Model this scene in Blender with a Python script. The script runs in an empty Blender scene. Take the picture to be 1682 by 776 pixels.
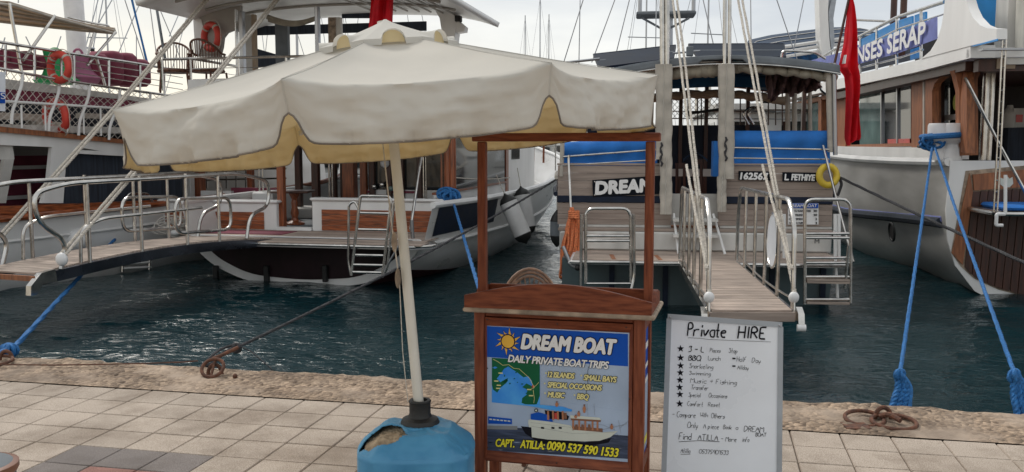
import bpy, bmesh, math, random
import numpy as np
from mathutils import Vector, Matrix
random.seed(7)
R = math.radians
scene = bpy.context.scene
col = scene.collection

# ------------------------------------------------------------------ camera
F_PX, PITCH, CAM_Z = 1500.0, R(5.6), 1.65
cam_d = bpy.data.cameras.new('camera'); cam = bpy.data.objects.new('camera', cam_d); col.objects.link(cam)
cam.location = (0, 0, CAM_Z); cam.rotation_euler = (R(90) - PITCH, 0, 0)
cam_d.sensor_width = 36; cam_d.lens = 36 * F_PX / 1682.0
cam_d.clip_start = 0.05; cam_d.clip_end = 9000
scene.camera = cam
scene.render.resolution_x = 1024; scene.render.resolution_y = 472

# ------------------------------------------------------------------ world, sun, exposure
SUN_EL, SUN_AZ = R(48), R(-35)          # azimuth measured from +Y towards +X
world = bpy.data.worlds.new('World'); scene.world = world; world.use_nodes = True
wn, wl = world.node_tree.nodes, world.node_tree.links
wn.clear()
out = wn.new('ShaderNodeOutputWorld')
sky = wn.new('ShaderNodeTexSky'); sky.sky_type = 'NISHITA'; sky.sun_disc = False
sky.sun_elevation = SUN_EL; sky.sun_rotation = SUN_AZ
sky.air_density = 1.0; sky.dust_density = 2.0
bg1 = wn.new('ShaderNodeBackground'); bg1.inputs[1].default_value = 0.11; wl.new(sky.outputs[0], bg1.inputs[0])
tc = wn.new('ShaderNodeTexCoord')
mp = wn.new('ShaderNodeMapping'); mp.inputs['Scale'].default_value = (1.0, 1.0, 4.2); mp.inputs['Location'].default_value = (0.3, 1.7, 0.2)
wl.new(tc.outputs['Generated'], mp.inputs[0])
nz = wn.new('ShaderNodeTexNoise'); nz.inputs['Scale'].default_value = 2.1; nz.inputs['Detail'].default_value = 7; nz.inputs['Roughness'].default_value = 0.52
wl.new(mp.outputs[0], nz.inputs[0])
cr = wn.new('ShaderNodeValToRGB'); wl.new(nz.outputs[0], cr.inputs[0])
cr.color_ramp.elements[0].position = 0.36; cr.color_ramp.elements[0].color = (0.57, 0.60, 0.635, 1)
cr.color_ramp.elements[1].position = 0.62; cr.color_ramp.elements[1].color = (0.87, 0.87, 0.84, 1)
# the cloud deck thins and warms towards the hidden sun, up-left and low on the horizon
sep = wn.new('ShaderNodeSeparateXYZ'); wl.new(tc.outputs['Generated'], sep.inputs[0])
warm = wn.new('ShaderNodeMapRange'); warm.interpolation_type = 'SMOOTHSTEP'
warm.inputs['From Min'].default_value = 0.25; warm.inputs['From Max'].default_value = -0.45
wl.new(sep.outputs[0], warm.inputs[0])
low = wn.new('ShaderNodeMapRange'); low.interpolation_type = 'SMOOTHSTEP'
low.inputs['From Min'].default_value = 0.22; low.inputs['From Max'].default_value = 0.02
wl.new(sep.outputs[2], low.inputs[0])
mul = wn.new('ShaderNodeMath'); mul.operation = 'MULTIPLY'; wl.new(warm.outputs[0], mul.inputs[0]); wl.new(low.outputs[0], mul.inputs[1])
wm = wn.new('ShaderNodeMix'); wm.data_type = 'RGBA'; wl.new(mul.outputs[0], wm.inputs['Factor'])
wl.new(cr.outputs[0], wm.inputs['A']); wm.inputs['B'].default_value = (0.98, 0.91, 0.75, 1)
bg2 = wn.new('ShaderNodeBackground'); bg2.inputs[1].default_value = 1.0; wl.new(wm.outputs['Result'], bg2.inputs[0])
mx = wn.new('ShaderNodeMixShader'); mx.inputs[0].default_value = 0.88
wl.new(bg1.outputs[0], mx.inputs[1]); wl.new(bg2.outputs[0], mx.inputs[2]); wl.new(mx.outputs[0], out.inputs[0])
sun_d = bpy.data.lights.new('sun', 'SUN'); sun_d.energy = 1.5; sun_d.angle = R(14); sun_d.color = (1.0, 0.95, 0.87)
sun = bpy.data.objects.new('sun', sun_d); col.objects.link(sun)
sdir = Vector((math.sin(SUN_AZ) * math.cos(SUN_EL), math.cos(SUN_AZ) * math.cos(SUN_EL), math.sin(SUN_EL)))
sun.rotation_euler = sdir.to_track_quat('Z', 'Y').to_euler()
scene.view_settings.view_transform = 'Standard'; scene.view_settings.look = 'None'
scene.view_settings.exposure = 0.26; scene.view_settings.gamma = 1.0
scene.view_settings.use_curve_mapping = False

# ------------------------------------------------------------------ point helpers
def ray(px, py):
    u = (px - 841) / F_PX; v = (388 - py) / F_PX
    c, s = math.cos(PITCH), math.sin(PITCH)
    return Vector((u, c + v * s, -s + v * c))
CAM = Vector((0, 0, CAM_Z))
def P(px, py, Y):
    d = ray(px, py); return CAM + d * (Y / d.y)
def G(px, py, z=0.0):
    d = ray(px, py); return CAM + d * ((z - CAM_Z) / d.z)
class Fr:
    """local frame: a to the right, b away from the quay, z up; yaw turns b towards +X"""
    def __init__(s, x, y, yaw):
        s.o = Vector((x, y, 0)); s.yaw = R(yaw)
        s.ea = Vector((math.cos(s.yaw), -math.sin(s.yaw), 0)); s.eb = Vector((math.sin(s.yaw), math.cos(s.yaw), 0))
    def L(s, w):
        d = Vector(w) - s.o; return Vector((d.dot(s.ea), d.dot(s.eb), d.z))
    def W(s, l): return s.o + s.ea * l[0] + s.eb * l[1] + Vector((0, 0, l[2]))
    def _r(s, px, py):
        d = ray(px, py); return s.L(CAM), Vector((d.dot(s.ea), d.dot(s.eb), d.z))
    def P(s, px, py, b):
        o, d = s._r(px, py); return o + d * ((b - o.y) / d.y)
    def A(s, px, py, a):
        o, d = s._r(px, py); return o + d * ((a - o.x) / d.x)
    def Z(s, px, py, z):
        o, d = s._r(px, py); return o + d * ((z - o.z) / d.z)

# ------------------------------------------------------------------ materials
MT = {}
def mat(name, c, rough=0.6, metal=0.0, var=0.12, scale=6.0, bump=0.0, bscale=40.0, c2=None, stretch=None, spec=None, trans=0.0, vary=0.0, coat=0.0):
    m = bpy.data.materials.new(name); m.use_nodes = True
    n, l = m.node_tree.nodes, m.node_tree.links
    b = n['Principled BSDF']
    b.inputs['Roughness'].default_value = rough; b.inputs['Metallic'].default_value = metal
    if spec is not None: b.inputs['Specular IOR Level'].default_value = spec
    if coat: b.inputs['Coat Weight'].default_value = coat; b.inputs['Coat Roughness'].default_value = 0.12
    t = n.new('ShaderNodeTexCoord'); mpp = n.new('ShaderNodeMapping'); l.new(t.outputs['Object'], mpp.inputs[0])
    if stretch: mpp.inputs['Scale'].default_value = stretch
    nn = n.new('ShaderNodeTexNoise'); nn.inputs['Scale'].default_value = scale; nn.inputs['Detail'].default_value = 6
    l.new(mpp.outputs[0], nn.inputs[0])
    rp = n.new('ShaderNodeValToRGB'); l.new(nn.outputs[0], rp.inputs[0])
    rp.color_ramp.elements[0].position = 0.3; rp.color_ramp.elements[1].position = 0.72
    c2_ = c2 or tuple(max(0, x * (1 - 2 * var)) for x in c)
    rp.color_ramp.elements[0].color = (*c2_, 1); rp.color_ramp.elements[1].color = (*[min(1, x * (1 + var * .6)) for x in c], 1)
    src = rp.outputs[0]
    if vary:
        oi = n.new('ShaderNodeObjectInfo'); hs = n.new('ShaderNodeHueSaturation')
        mr = n.new('ShaderNodeMapRange'); mr.inputs['To Min'].default_value = 1 - vary; mr.inputs['To Max'].default_value = 1 + vary
        l.new(oi.outputs['Random'], mr.inputs[0]); l.new(mr.outputs[0], hs.inputs['Value']); l.new(src, hs.inputs['Color']); src = hs.outputs[0]
    l.new(src, b.inputs['Base Color'])
    if rough > 0.12:
        r2 = n.new('ShaderNodeMapRange'); r2.inputs['To Min'].default_value = max(.04, rough - .1); r2.inputs['To Max'].default_value = min(1, rough + .12)
        l.new(nn.outputs[0], r2.inputs[0]); l.new(r2.outputs[0], b.inputs['Roughness'])
    if bump:
        bn = n.new('ShaderNodeTexNoise'); bn.inputs['Scale'].default_value = bscale; bn.inputs['Detail'].default_value = 4
        l.new(mpp.outputs[0], bn.inputs[0])
        bp = n.new('ShaderNodeBump'); bp.inputs['Strength'].default_value = bump; bp.inputs['Distance'].default_value = 0.01
        l.new(bn.outputs[0], bp.inputs['Height']); l.new(bp.outputs[0], b.inputs['Normal'])
    if trans:
        tr = n.new('ShaderNodeBsdfTranslucent'); l.new(src, tr.inputs[0]); ms = n.new('ShaderNodeMixShader'); ms.inputs[0].default_value = trans
        o = n['Material Output']; l.new(b.outputs[0], ms.inputs[1]); l.new(tr.outputs[0], ms.inputs[2]); l.new(ms.outputs[0], o.inputs[0])
    m.diffuse_color = (*c, 1)
    MT[name] = m; return m
mat('steel', (0.62, 0.60, 0.57), 0.22, 1.0, 0.15, 9)
mat('steel_dull', (0.40, 0.41, 0.43), 0.30, 1.0, 0.08, 3)
mat('white_paint', (0.80, 0.80, 0.79), 0.35, 0, 0.07, 2.2, stretch=(1, 1, .25))
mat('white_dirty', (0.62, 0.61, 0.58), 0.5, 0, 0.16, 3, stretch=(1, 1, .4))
mat('hull_white', (0.78, 0.78, 0.78), 0.3, 0, 0.1, 1.3, stretch=(.5, .5, 1.6), c2=(0.62, 0.61, 0.59))
mat('hull_grey', (0.50, 0.49, 0.47), 0.42, 0, 0.2, 1.1, stretch=(.5, .5, 2), c2=(0.30, 0.29, 0.27))
mat('varnish', (0.36, 0.095, 0.028), 0.35, 0, 0.3, 5, stretch=(1, 1, 9), coat=.25, vary=.2, c2=(0.10, 0.026, 0.010))
mat('varnish_v', (0.33, 0.095, 0.033), 0.36, 0, 0.3, 5, stretch=(9, 9, .7), coat=.2, c2=(0.12, 0.032, 0.014))
mat('kiosk_wood', (0.22, 0.064, 0.029), 0.5, 0, 0.35, 7, stretch=(1.2, 6, 9), spec=.25, c2=(0.10, 0.022, 0.010), bump=.12, bscale=60)
mat('kiosk_wood_v', (0.23, 0.070, 0.033), 0.5, 0, 0.35, 7, stretch=(9, 9, .9), spec=.25, c2=(0.11, 0.025, 0.012), bump=.12, bscale=60)
mat('raw_edge', (0.42, 0.33, 0.25), 0.8, 0, 0.3, 14, bump=.4)
mat('old_wood', (0.34, 0.13, 0.055), 0.6, 0, 0.3, 6, stretch=(6, 6, .6), c2=(0.17, 0.065, 0.032))
mat('dark_wood', (0.07, 0.024, 0.014), 0.4, 0, 0.4, 4, stretch=(7, 7, .6), c2=(0.028, 0.012, 0.009))
mat('transom_dark', (0.022, 0.010, 0.013), 0.45, 0, 0.4, 2, spec=.2)
mat('teak', (0.46, 0.37, 0.31), 0.75, 0, 0.25, 5, stretch=(.8, 9, 9), bump=.2, bscale=70, vary=.16)
mat('teak_b', (0.42, 0.33, 0.27), 0.75, 0, 0.2, 5, stretch=(9, .8, 9), bump=.2, bscale=70, vary=.1)
mat('vinyl_wood', (0.34, 0.275, 0.235), 0.6, 0, 0.18, 3, stretch=(.7, .7, 9), c2=(0.25, 0.20, 0.17), bump=.1, vary=.06)
mat('steel_dark', (0.13, 0.15, 0.19), 0.25, 1.0, 0.1, 3)
mat('navy', (0.010, 0.018, 0.040), 0.5, 0, 0.2, spec=.25)
mat('dark_glass', (0.012, 0.018, 0.022), 0.06, 0, 0.2, spec=.8)
mat('interior_dark', (0.045, 0.042, 0.042), 0.7, 0, 0.3, 2)
mat('black_sign', (0.006, 0.008, 0.014), 0.6, 0, 0.2, spec=.12)
mat('letter_white', (0.80, 0.80, 0.80), 0.45, 0, 0.03)
mat('letter_yellow', (0.85, 0.76, 0.04), 0.45, 0, 0.05)
mat('letter_cream', (0.75, 0.68, 0.30), 0.45, 0, 0.05)
mat('ink', (0.008, 0.008, 0.014), 0.7, 0, 0.1, spec=.15)
mat('poster_blue', (0.004, 0.085, 0.48), 0.5, 0, 0.06, 2, spec=.2)
mat('poster_sky', (0.42, 0.52, 0.68), 0.5, 0, 0.12, 3, spec=.2)
mat('poster_sea', (0.07, 0.09, 0.15), 0.5, 0, 0.3, 9, spec=.2, stretch=(1, 1, 9))
mat('map_green', (0.006, 0.12, 0.05), 0.5, 0, 0.1, spec=.2)
mat('map_sea', (0.01, 0.16, 0.68), 0.5, 0, 0.1, 6, spec=.2, c2=(0.10, 0.42, 0.85))
mat('sun_yellow', (0.80, 0.46, 0.05), 0.3, 0, 0.1)
mat('skin_print', (0.45, 0.19, 0.10), 0.3, 0, 0.1)
mat('print_red', (0.55, 0.05, 0.04), 0.3, 0, 0.1)
mat('print_brown', (0.22, 0.10, 0.06), 0.3, 0, 0.1)
mat('print_hull', (0.62, 0.65, 0.58), 0.3, 0, 0.05)
mat('print_grey', (0.26, 0.27, 0.28), 0.3, 0, 0.1)
mat('board_white', (0.76, 0.80, 0.86), 0.28, 0, 0.05, 3)
mat('aluminium', (0.36, 0.39, 0.43), 0.42, .5, 0.1)
mat('canvas_grey', (0.66, 0.645, 0.60), 0.85, 0, 0.03, 3.2, bump=.3, bscale=5, trans=.3)
mat('canvas_yellow', (0.95, 0.80, 0.50), 0.85, 0, 0.04, 3, trans=.55)
mat('hem_grey', (0.20, 0.17, 0.14), 0.8, 0, 0.2)
mat('pole_cream', (0.72, 0.70, 0.63), 0.45, 0, 0.12, 5, stretch=(1, 1, .4))
mat('rubber', (0.018, 0.019, 0.019), 0.55, 0, 0.3, 12, bump=.2)
mat('tank_blue', (0.10, 0.34, 0.54), 0.45, 0, 0.25, 4, c2=(0.03, 0.18, 0.36))
mat('sand', (0.48, 0.37, 0.25), 0.95, 0, 0.25, 22, bump=.9, bscale=45)
mat('rope_white', (0.62, 0.57, 0.50), 0.85, 0, 0.2, 40)
mat('rope_blue', (0.022, 0.17, 0.46), 0.7, 0, 0.25, 60, bump=.8, bscale=110)
mat('rope_dark', (0.05, 0.05, 0.055), 0.8, 0, 0.3, 40)
mat('rope_orange', (0.88, 0.27, 0.11), 0.75, 0, 0.25, 50, bump=.8, bscale=120)
mat('rust', (0.15, 0.062, 0.035), 0.85, 0, 0.4, 30, bump=.7, bscale=90, c2=(0.055, 0.028, 0.02))
mat('buoy_red', (0.60, 0.055, 0.035), 0.55, 0, 0.12)
mat('ring_yellow', (0.72, 0.52, 0.05), 0.5, 0, 0.12)
mat('flag_red', (0.78, 0.014, 0.03), 0.75, 0, 0.1, trans=.25)
mat('blue_cloth', (0.022, 0.19, 0.62), 0.8, 0, 0.14, 4, bump=.4, bscale=5)
mat('blue_cover', (0.02, 0.12, 0.32), 0.8, 0, 0.3, 8, bump=.6, bscale=9)
mat('blue_panel', (0.03, 0.28, 0.68), 0.45, 0, 0.08)
mat('banner_blue', (0.17, 0.20, 0.50), 0.65, 0, 0.12)
mat('awning_navy', (0.02, 0.045, 0.09), 0.8, 0, 0.2, 3)
mat('awning_blue', (0.012, 0.10, 0.22), 0.8, 0, 0.2, 3, trans=.2)
mat('awning_beige', (0.56, 0.45, 0.34), 0.85, 0, 0.1, 2, trans=.4)
mat('canvas_beige', (0.52, 0.48, 0.42), 0.85, 0, 0.16, 5, bump=.6, bscale=7)
mat('roll_cream', (0.40, 0.36, 0.29), 0.7, 0, 0.2, 6, bump=.6, bscale=9)
mat('plum', (0.23, 0.04, 0.075), 0.8, 0, 0.2, 4, bump=.3, bscale=8)
mat('plum_brown', (0.17, 0.10, 0.10), 0.85, 0, 0.35, 11, bump=1, bscale=14)
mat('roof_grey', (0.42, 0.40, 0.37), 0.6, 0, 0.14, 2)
mat('grey_cover', (0.16, 0.18, 0.20), 0.75, 0, 0.15, 5, bump=.3, bscale=6)
mat('solar', (0.016, 0.026, 0.045), 0.6, 0, 0.2, 3, spec=.2)
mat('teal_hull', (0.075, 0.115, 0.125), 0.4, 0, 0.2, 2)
mat('net', (0.55, 0.52, 0.48), 0.8, 0, 0.1)
mat('wicker', (0.17, 0.075, 0.045), 0.6, 0, 0.35, 20)
mat('wicker_pale', (0.36, 0.22, 0.15), 0.6, 0, 0.35, 20)
mat('pink', (0.45, 0.16, 0.28), 0.7, 0, 0.1)
mat('green_toy', (0.02, 0.42, 0.13), 0.6, 0, 0.2)
mat('antifoul', (0.10, 0.022, 0.03), 0.6, 0, 0.3)
mat('plastic_white', (0.72, 0.72, 0.72), 0.4, 0, 0.06)
mat('lime_disc', (0.40, 0.42, 0.10), 0.5, 0, 0.1)
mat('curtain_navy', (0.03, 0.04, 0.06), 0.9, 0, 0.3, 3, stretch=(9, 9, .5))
mat('glass_green', (0.20, 0.30, 0.29), 0.05, 0, 0.25, 1.5, spec=.9)

# ------------------------------------------------------------------ mesh builder
def V(*a): return Vector(a)
class MB:
    def __init__(s): s.v = []; s.f = []; s.mi = []; s.cur = 0
    def add(s, vs, fs):
        o = len(s.v); s.v += [Vector(p) for p in vs]
        for f in fs: s.f.append([o + i for i in f]); s.mi.append(s.cur)
        return s
    def box(s, x0, x1, y0, y1, z0, z1, bev=0.0):
        if bev <= 0:
            return s.add([(x0,y0,z0),(x1,y0,z0),(x1,y1,z0),(x0,y1,z0),(x0,y0,z1),(x1,y0,z1),(x1,y1,z1),(x0,y1,z1)],
                         [(0,3,2,1),(4,5,6,7),(0,1,5,4),(1,2,6,5),(2,3,7,6),(3,0,4,7)])
        b = bev
        def ring(z, k): return [(x0+b*(1-k)*0+k,y0+b,z),(x0+b,y0+k,z),(x1-b,y0+k,z),(x1-k,y0+b,z),(x1-k,y1-b,z),(x1-b,y1-k,z),(x0+b,y1-k,z),(x0+k,y1-b,z)]
        def ring2(z, k):
            c = b
            return [(x0+k,y0+c+k*.4,z),(x0+c+k*.4,y0+k,z),(x1-c-k*.4,y0+k,z),(x1-k,y0+c+k*.4,z),(x1-k,y1-c-k*.4,z),(x1-c-k*.4,y1-k,z),(x0+c+k*.4,y1-k,z),(x0+k,y1-c-k*.4,z)]
        rs = ring2(z0, b) + ring2(z0 + b, 0) + ring2(z1 - b, 0) + ring2(z1, b)
        fs = [tuple(reversed(range(8))), tuple(range(24, 32))]
        for r in range(3):
            for i in range(8):
                j = (i + 1) % 8; fs.append((r*8+i, r*8+j, r*8+8+j, r*8+8+i))
        return s.add(rs, fs)
    def obox(s, c, ex, ey, ez, hx, hy, hz):
        """box with centre c, unit axes and half sizes"""
        c = Vector(c); vs = []
        for k in (-1, 1):
            for i, j in ((-1,-1),(1,-1),(1,1),(-1,1)): vs.append(c + ex*hx*i + ey*hy*j + ez*hz*k)
        return s.add(vs, [(0,3,2,1),(4,5,6,7),(0,1,5,4),(1,2,6,5),(2,3,7,6),(3,0,4,7)])
    def bar(s, p, q, w, h, up=(0, 0, 1)):
        p, q = Vector(p), Vector(q); d = (q - p); L = d.length; d.normalize()
        u = Vector(up); sd = d.cross(u)
        if sd.length < 1e-4: sd = d.cross(Vector((1, 0, 0)))
        sd.normalize(); u = sd.cross(d).normalized()
        return s.obox((p + q) / 2, d, sd, u, L / 2, w / 2, h / 2)
    def tube(s, pts, r, n=8, closed=False, cap=True):
        pts = [Vector(p) for p in pts]; m = len(pts)
        rr = r if isinstance(r, (list, tuple)) else [r] * m
        tan = []
        for i in range(m):
            a = pts[(i-1) % m] if (closed or i > 0) else pts[i]; b = pts[(i+1) % m] if (closed or i < m-1) else pts[i]
            t = b - a; tan.append(t.normalized() if t.length > 1e-9 else Vector((0,0,1)))
        u = tan[0].orthogonal().normalized(); vs = []
        for i in range(m):
            u = (u - tan[i] * u.dot(tan[i])); u = u.normalized() if u.length > 1e-6 else tan[i].orthogonal().normalized()
            w = tan[i].cross(u)
            for k in range(n):
                a = 2 * math.pi * k / n; vs.append(pts[i] + (u * math.cos(a) + w * math.sin(a)) * rr[i])
        fs = []
        for i in range(m if closed else m - 1):
            j = (i + 1) % m
            for k in range(n):
                l = (k + 1) % n; fs.append((i*n+k, i*n+l, j*n+l, j*n+k))
        if cap and not closed: fs += [tuple(reversed(range(n))), tuple(range((m-1)*n, m*n))]
        return s.add(vs, fs)
    def lathe(s, prof, n=24, c=(0, 0, 0), sx=1, sy=1):
        vs = []; fs = []
        for r, z in prof:
            for k in range(n):
                a = 2*math.pi*k/n; vs.append((c[0]+r*math.cos(a)*sx, c[1]+r*math.sin(a)*sy, c[2]+z))
        for i in range(len(prof)-1):
            for k in range(n):
                l = (k+1) % n; fs.append((i*n+k, i*n+l, (i+1)*n+l, (i+1)*n+k))
        fs += [tuple(reversed(range(n))), tuple(range((len(prof)-1)*n, len(prof)*n))]
        return s.add(vs, fs)
    def prism(s, poly, ext):
        """flat polygon swept by vector ext"""
        poly = [Vector(p) for p in poly]; e = Vector(ext); n = len(poly)
        fs = [tuple(range(n)), tuple(reversed(range(n, 2*n)))]
        for i in range(n): j = (i+1) % n; fs.append((j, i, n+i, n+j))
        return s.add(poly + [p + e for p in poly], fs)
    def grid(s, fn, nu, nv, closeu=False):
        vs = [fn(i/nu, j/nv) for j in range(nv+1) for i in range(nu+1)]
        fs = [(j*(nu+1)+i, j*(nu+1)+i+1, (j+1)*(nu+1)+i+1, (j+1)*(nu+1)+i) for j in range(nv) for i in range(nu)]
        return s.add(vs, fs)
    def sphere(s, c, rx, ry=None, rz=None, n=12, m=8):
        ry = ry or rx; rz = rz or rx; c = Vector(c)
        return s.lathe([(max(1e-4, math.sin(math.pi*i/m)), -math.cos(math.pi*i/m)*rz) for i in range(m+1)], n, c, rx, ry)
    def mesh(s, name, mats, smooth=True, angle=35):
        me = bpy.data.meshes.new(name); me.from_pydata([tuple(v) for v in s.v], [], s.f)
        for m in (mats if isinstance(mats, (list, tuple)) else [mats]): me.materials.append(MT[m] if isinstance(m, str) else m)
        me.polygons.foreach_set('material_index', s.mi)
        bm = bmesh.new(); bm.from_mesh(me); bmesh.ops.recalc_face_normals(bm, faces=bm.faces)
        if smooth:
            lim = R(angle)
            for f in bm.faces: f.smooth = True
            for e in bm.edges:
                if len(e.link_faces) == 2: e.smooth = e.calc_face_angle(0) < lim
        bm.to_mesh(me); bm.free(); me.update()
        return me
    def build(s, name, mats, parent=None, smooth=True, angle=35, label=None):
        o = bpy.data.objects.new(name, s.mesh(name, mats, smooth, angle)); col.objects.link(o)
        if parent is not None: o.parent = parent
        if label: o['label'] = label
        return o
def tag(o, label=None, cat=None, group=None, kind=None):
    if label: o['label'] = label
    if cat: o['category'] = cat
    if group: o['group'] = group
    if kind: o['kind'] = kind
    return o
def thing(name, label, cat, loc=(0, 0, 0), yaw=0.0, group=None):
    o = bpy.data.objects.new(name, None); col.objects.link(o); o.empty_display_size = .2
    o.location = loc; o.rotation_euler = (0, 0, -yaw); return tag(o, label, cat, group)
def boat_thing(name, label, cat, fr): return thing(name, label, cat, fr.o, fr.yaw)
def copy_tree(o, parent=None):
    c = o.copy(); col.objects.link(c)
    if parent is not None: c.parent = parent
    for ch in list(o.children): copy_tree(ch, c)
    return c
def rnd(pts, rad=.06, n=5, closed=False):
    """polyline with rounded corners"""
    pts = [Vector(p) for p in pts]; o = []; m = len(pts)
    for i, p in enumerate(pts):
        if not closed and (i == 0 or i == m-1): o.append(p); continue
        a, b = pts[(i-1) % m] - p, pts[(i+1) % m] - p
        ra = min(rad, a.length*.49, b.length*.49)
        a = p + a.normalized()*ra; b = p + b.normalized()*ra
        for k in range(n+1):
            t = k/n; o.append(a*(1-t)**2 + p*2*t*(1-t) + b*t*t)
    return o
def arc(c, ex, ey, a0, a1, n=12):
    return [Vector(c) + Vector(ex)*math.cos(R(a0+(a1-a0)*i/n)) + Vector(ey)*math.sin(R(a0+(a1-a0)*i/n)) for i in range(n+1)]
def sag(p, q, s=.1, n=12):
    p, q = Vector(p), Vector(q)
    return [p.lerp(q, i/n) - Vector((0, 0, 4*s*(i/n)*(1-i/n))) for i in range(n+1)]
def tubeobj(name, pts, r, m, parent=None, n=8, closed=False):
    return MB().tube(pts, r, n, closed).build(name, m, parent)
def twist(pts, r, strands=3, pitch=.1, n=6, sub=None):
    """laid rope: strands winding round a path"""
    mb = MB(); pts = [Vector(p) for p in pts]
    L = sum((pts[i+1]-pts[i]).length for i in range(len(pts)-1)); N = sub or max(8, min(260, int(L/pitch*7)))
    # resample
    cum = [0]
    for i in range(len(pts)-1): cum.append(cum[-1] + (pts[i+1]-pts[i]).length)
    rs = []
    j = 0
    for i in range(N+1):
        d = L*i/N
        while j < len(pts)-2 and cum[j+1] < d: j += 1
        t = (d-cum[j])/max(1e-9, cum[j+1]-cum[j]); rs.append(pts[j].lerp(pts[j+1], min(1, max(0, t))))
    for k in range(strands):
        q = []; u = None
        for i, p in enumerate(rs):
            t = (rs[min(i+1, N)] - rs[max(i-1, 0)]).normalized()
            if u is None: u = t.orthogonal().normalized()
            u = (u - t*u.dot(t)).normalized(); w = t.cross(u); a = 2*math.pi*(k/strands + (L*i/N)/pitch)
            q.append(p + (u*math.cos(a) + w*math.sin(a))*r*.5)
        mb.tube(q, r*.56, n)
    return mb

# ------------------------------------------------------------------ lettering
def text_part(name, s, p0, p1, h, m, parent, up=(0, 0, 1), off=.0, shear=0.0, depth=.002, push=0.0, fit=True, space=1.0, wrap=None):
    """real letters from p0 to p1 along the baseline, cap height h, standing proud of the surface"""
    cu = bpy.data.curves.new('lettering', 'FONT'); cu.body = s; cu.size = 1.0; cu.shear = shear; cu.offset = off; cu.resolution_u = 3
    cu.space_character = space; cu.extrude = 0.0; wt, cu.offset = off, 0.0
    t = bpy.data.objects.new('lettering_tmp', cu); col.objects.link(t)
    dg = bpy.context.evaluated_depsgraph_get(); dg.update()
    me = bpy.data.meshes.new_from_object(t.evaluated_get(dg)); bpy.data.objects.remove(t); bpy.data.curves.remove(cu)
    xs = [v.co.x for v in me.vertices]; x0, x1 = min(xs), max(xs)
    p0, p1 = Vector(p0), Vector(p1); ex = (p1-p0); W = ex.length; ex.normalize(); upv = Vector(up)
    ey = (upv - ex*upv.dot(ex)).normalized(); nz = ex.cross(ey)
    cap = .729
    for v in me.vertices:
        X = (v.co.x - x0)/(x1-x0)*W; Y = v.co.y/cap*h
        v.co = p0 + ex*X + ey*Y + nz*push
    me.materials.clear(); me.materials.append(MT[m])
    bm = bmesh.new(); bm.from_mesh(me)
    if wt > .012:                                            # weight: copies shifted round a small circle, each a hair lower
        base_ = bm.faces[:]; nn_ = 8 if wt > .03 else 6
        for q in range(nn_):
            an = 2*math.pi*q/nn_; dd = (ex*math.cos(an) + ey*math.sin(an))*wt*h*.9 - nz*(depth*.10*(q+1)/nn_+.00002*(q+1))
            g_ = bmesh.ops.duplicate(bm, geom=base_)
            for e in g_['geom']:
                if isinstance(e, bmesh.types.BMVert): e.co += dd
    g = bmesh.ops.extrude_face_region(bm, geom=bm.faces[:])
    for e in g['geom']:
        if isinstance(e, bmesh.types.BMVert): e.co += nz*depth
    bmesh.ops.recalc_face_normals(bm, faces=bm.faces)
    bm.to_mesh(me); bm.free()
    o = bpy.data.objects.new(name, me); col.objects.link(o); o.parent = parent
    return o
GL = {  # handwriting: x 0-4, y 0-9; baseline 2, x height 5, capitals 8
 'a':'35151224324|3532','b':'0802|04153524122202','c':'3515042222 ','d':'383224 12041535','e':'043435150412 32','f':'37281701 |0525','g':'35150413 3334|35311100','h':'0802|041525 32',
 'i':'0502|0706','k':'0802|2503|1422','l':'0802','m':'0502|0415 2522|2435 4542','n':'0502|0415 2532','o':'150413 223335 15'
}
def hw(s):  # decode
    s = s.replace(' ', ''); return [[(int(q[i]), int(q[i+1])) for i in range(0, len(q)-1, 2)] for q in s.split('|') if len(q) > 1]
GLY = {
 'a':'3515041232|3532','b':'0802|0415341222 02','c':'351504122232','d':'38323212041535','e':'04343515041232','f':'38281702|0525','g':'3515041333|35311000','h':'0802|04153532','i':'0502|0706',
 'k':'0802|3503|1332','l':'0802','m':'0502|0415252202 |25354542','n':'0502|04153532','o':'15041222343515','p':'0500|0415342312 03','q':'3515041232|3530','r':'0502|041535','s':'3515043422 02',
 't':'1812 22|0525','u':'0503122232|3532','v':'051235','w':'05122432 45','x':'0532|3502','y':'051233|3510','z':'05350232','j':'2520 10',
 'A':'021838|38480|','B':'0208283627152534332202','C':'381806041232','D':'020828463412 02','E':'38080232|0525','F':'380802|0525','H':'0802|3832|0535','I':'0802','K':'0802|3805|0532','L':'080232',
 'M':'0208253842|','N':'02083238','O':'18060412324446381 8','P':'02082836250 5','Q':'1806041232444638 18|3341','R':'0208283625 05|1532','S':'381806253412 02','T':'0848|2822','U':'0803123338','W':'08122532 48','Y':'082548|2522',
 '0':'1806041232444638 18','1':'072822','2':'07183835 0232','3':'083825|25343312 02','4':'2805 35|2822','5':'38080525341202','7':'083812','9':'35150618383632','-':'0535','+':'0535|2723','.':'0203',
 'B2':'', '&':'3208183604123 4'}
GLY['A'] = '022842|1535'; GLY['M'] = '0208254842'; GLY['N'] = '02083238'; GLY['W'] = '0812254248'; GLY['w'] = '0512253245'; GLY['3'] = '07183826|26342202'; GLY['S'] = '371807263312 03'
GLY['m'] = '0502|0415252422|2435454 2'; GLY['4'] = '28053 5|2822'; GLY['I'] = '1812'; GLY['i'] = '1512|1716'; GLY['l'] = '1812'
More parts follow.
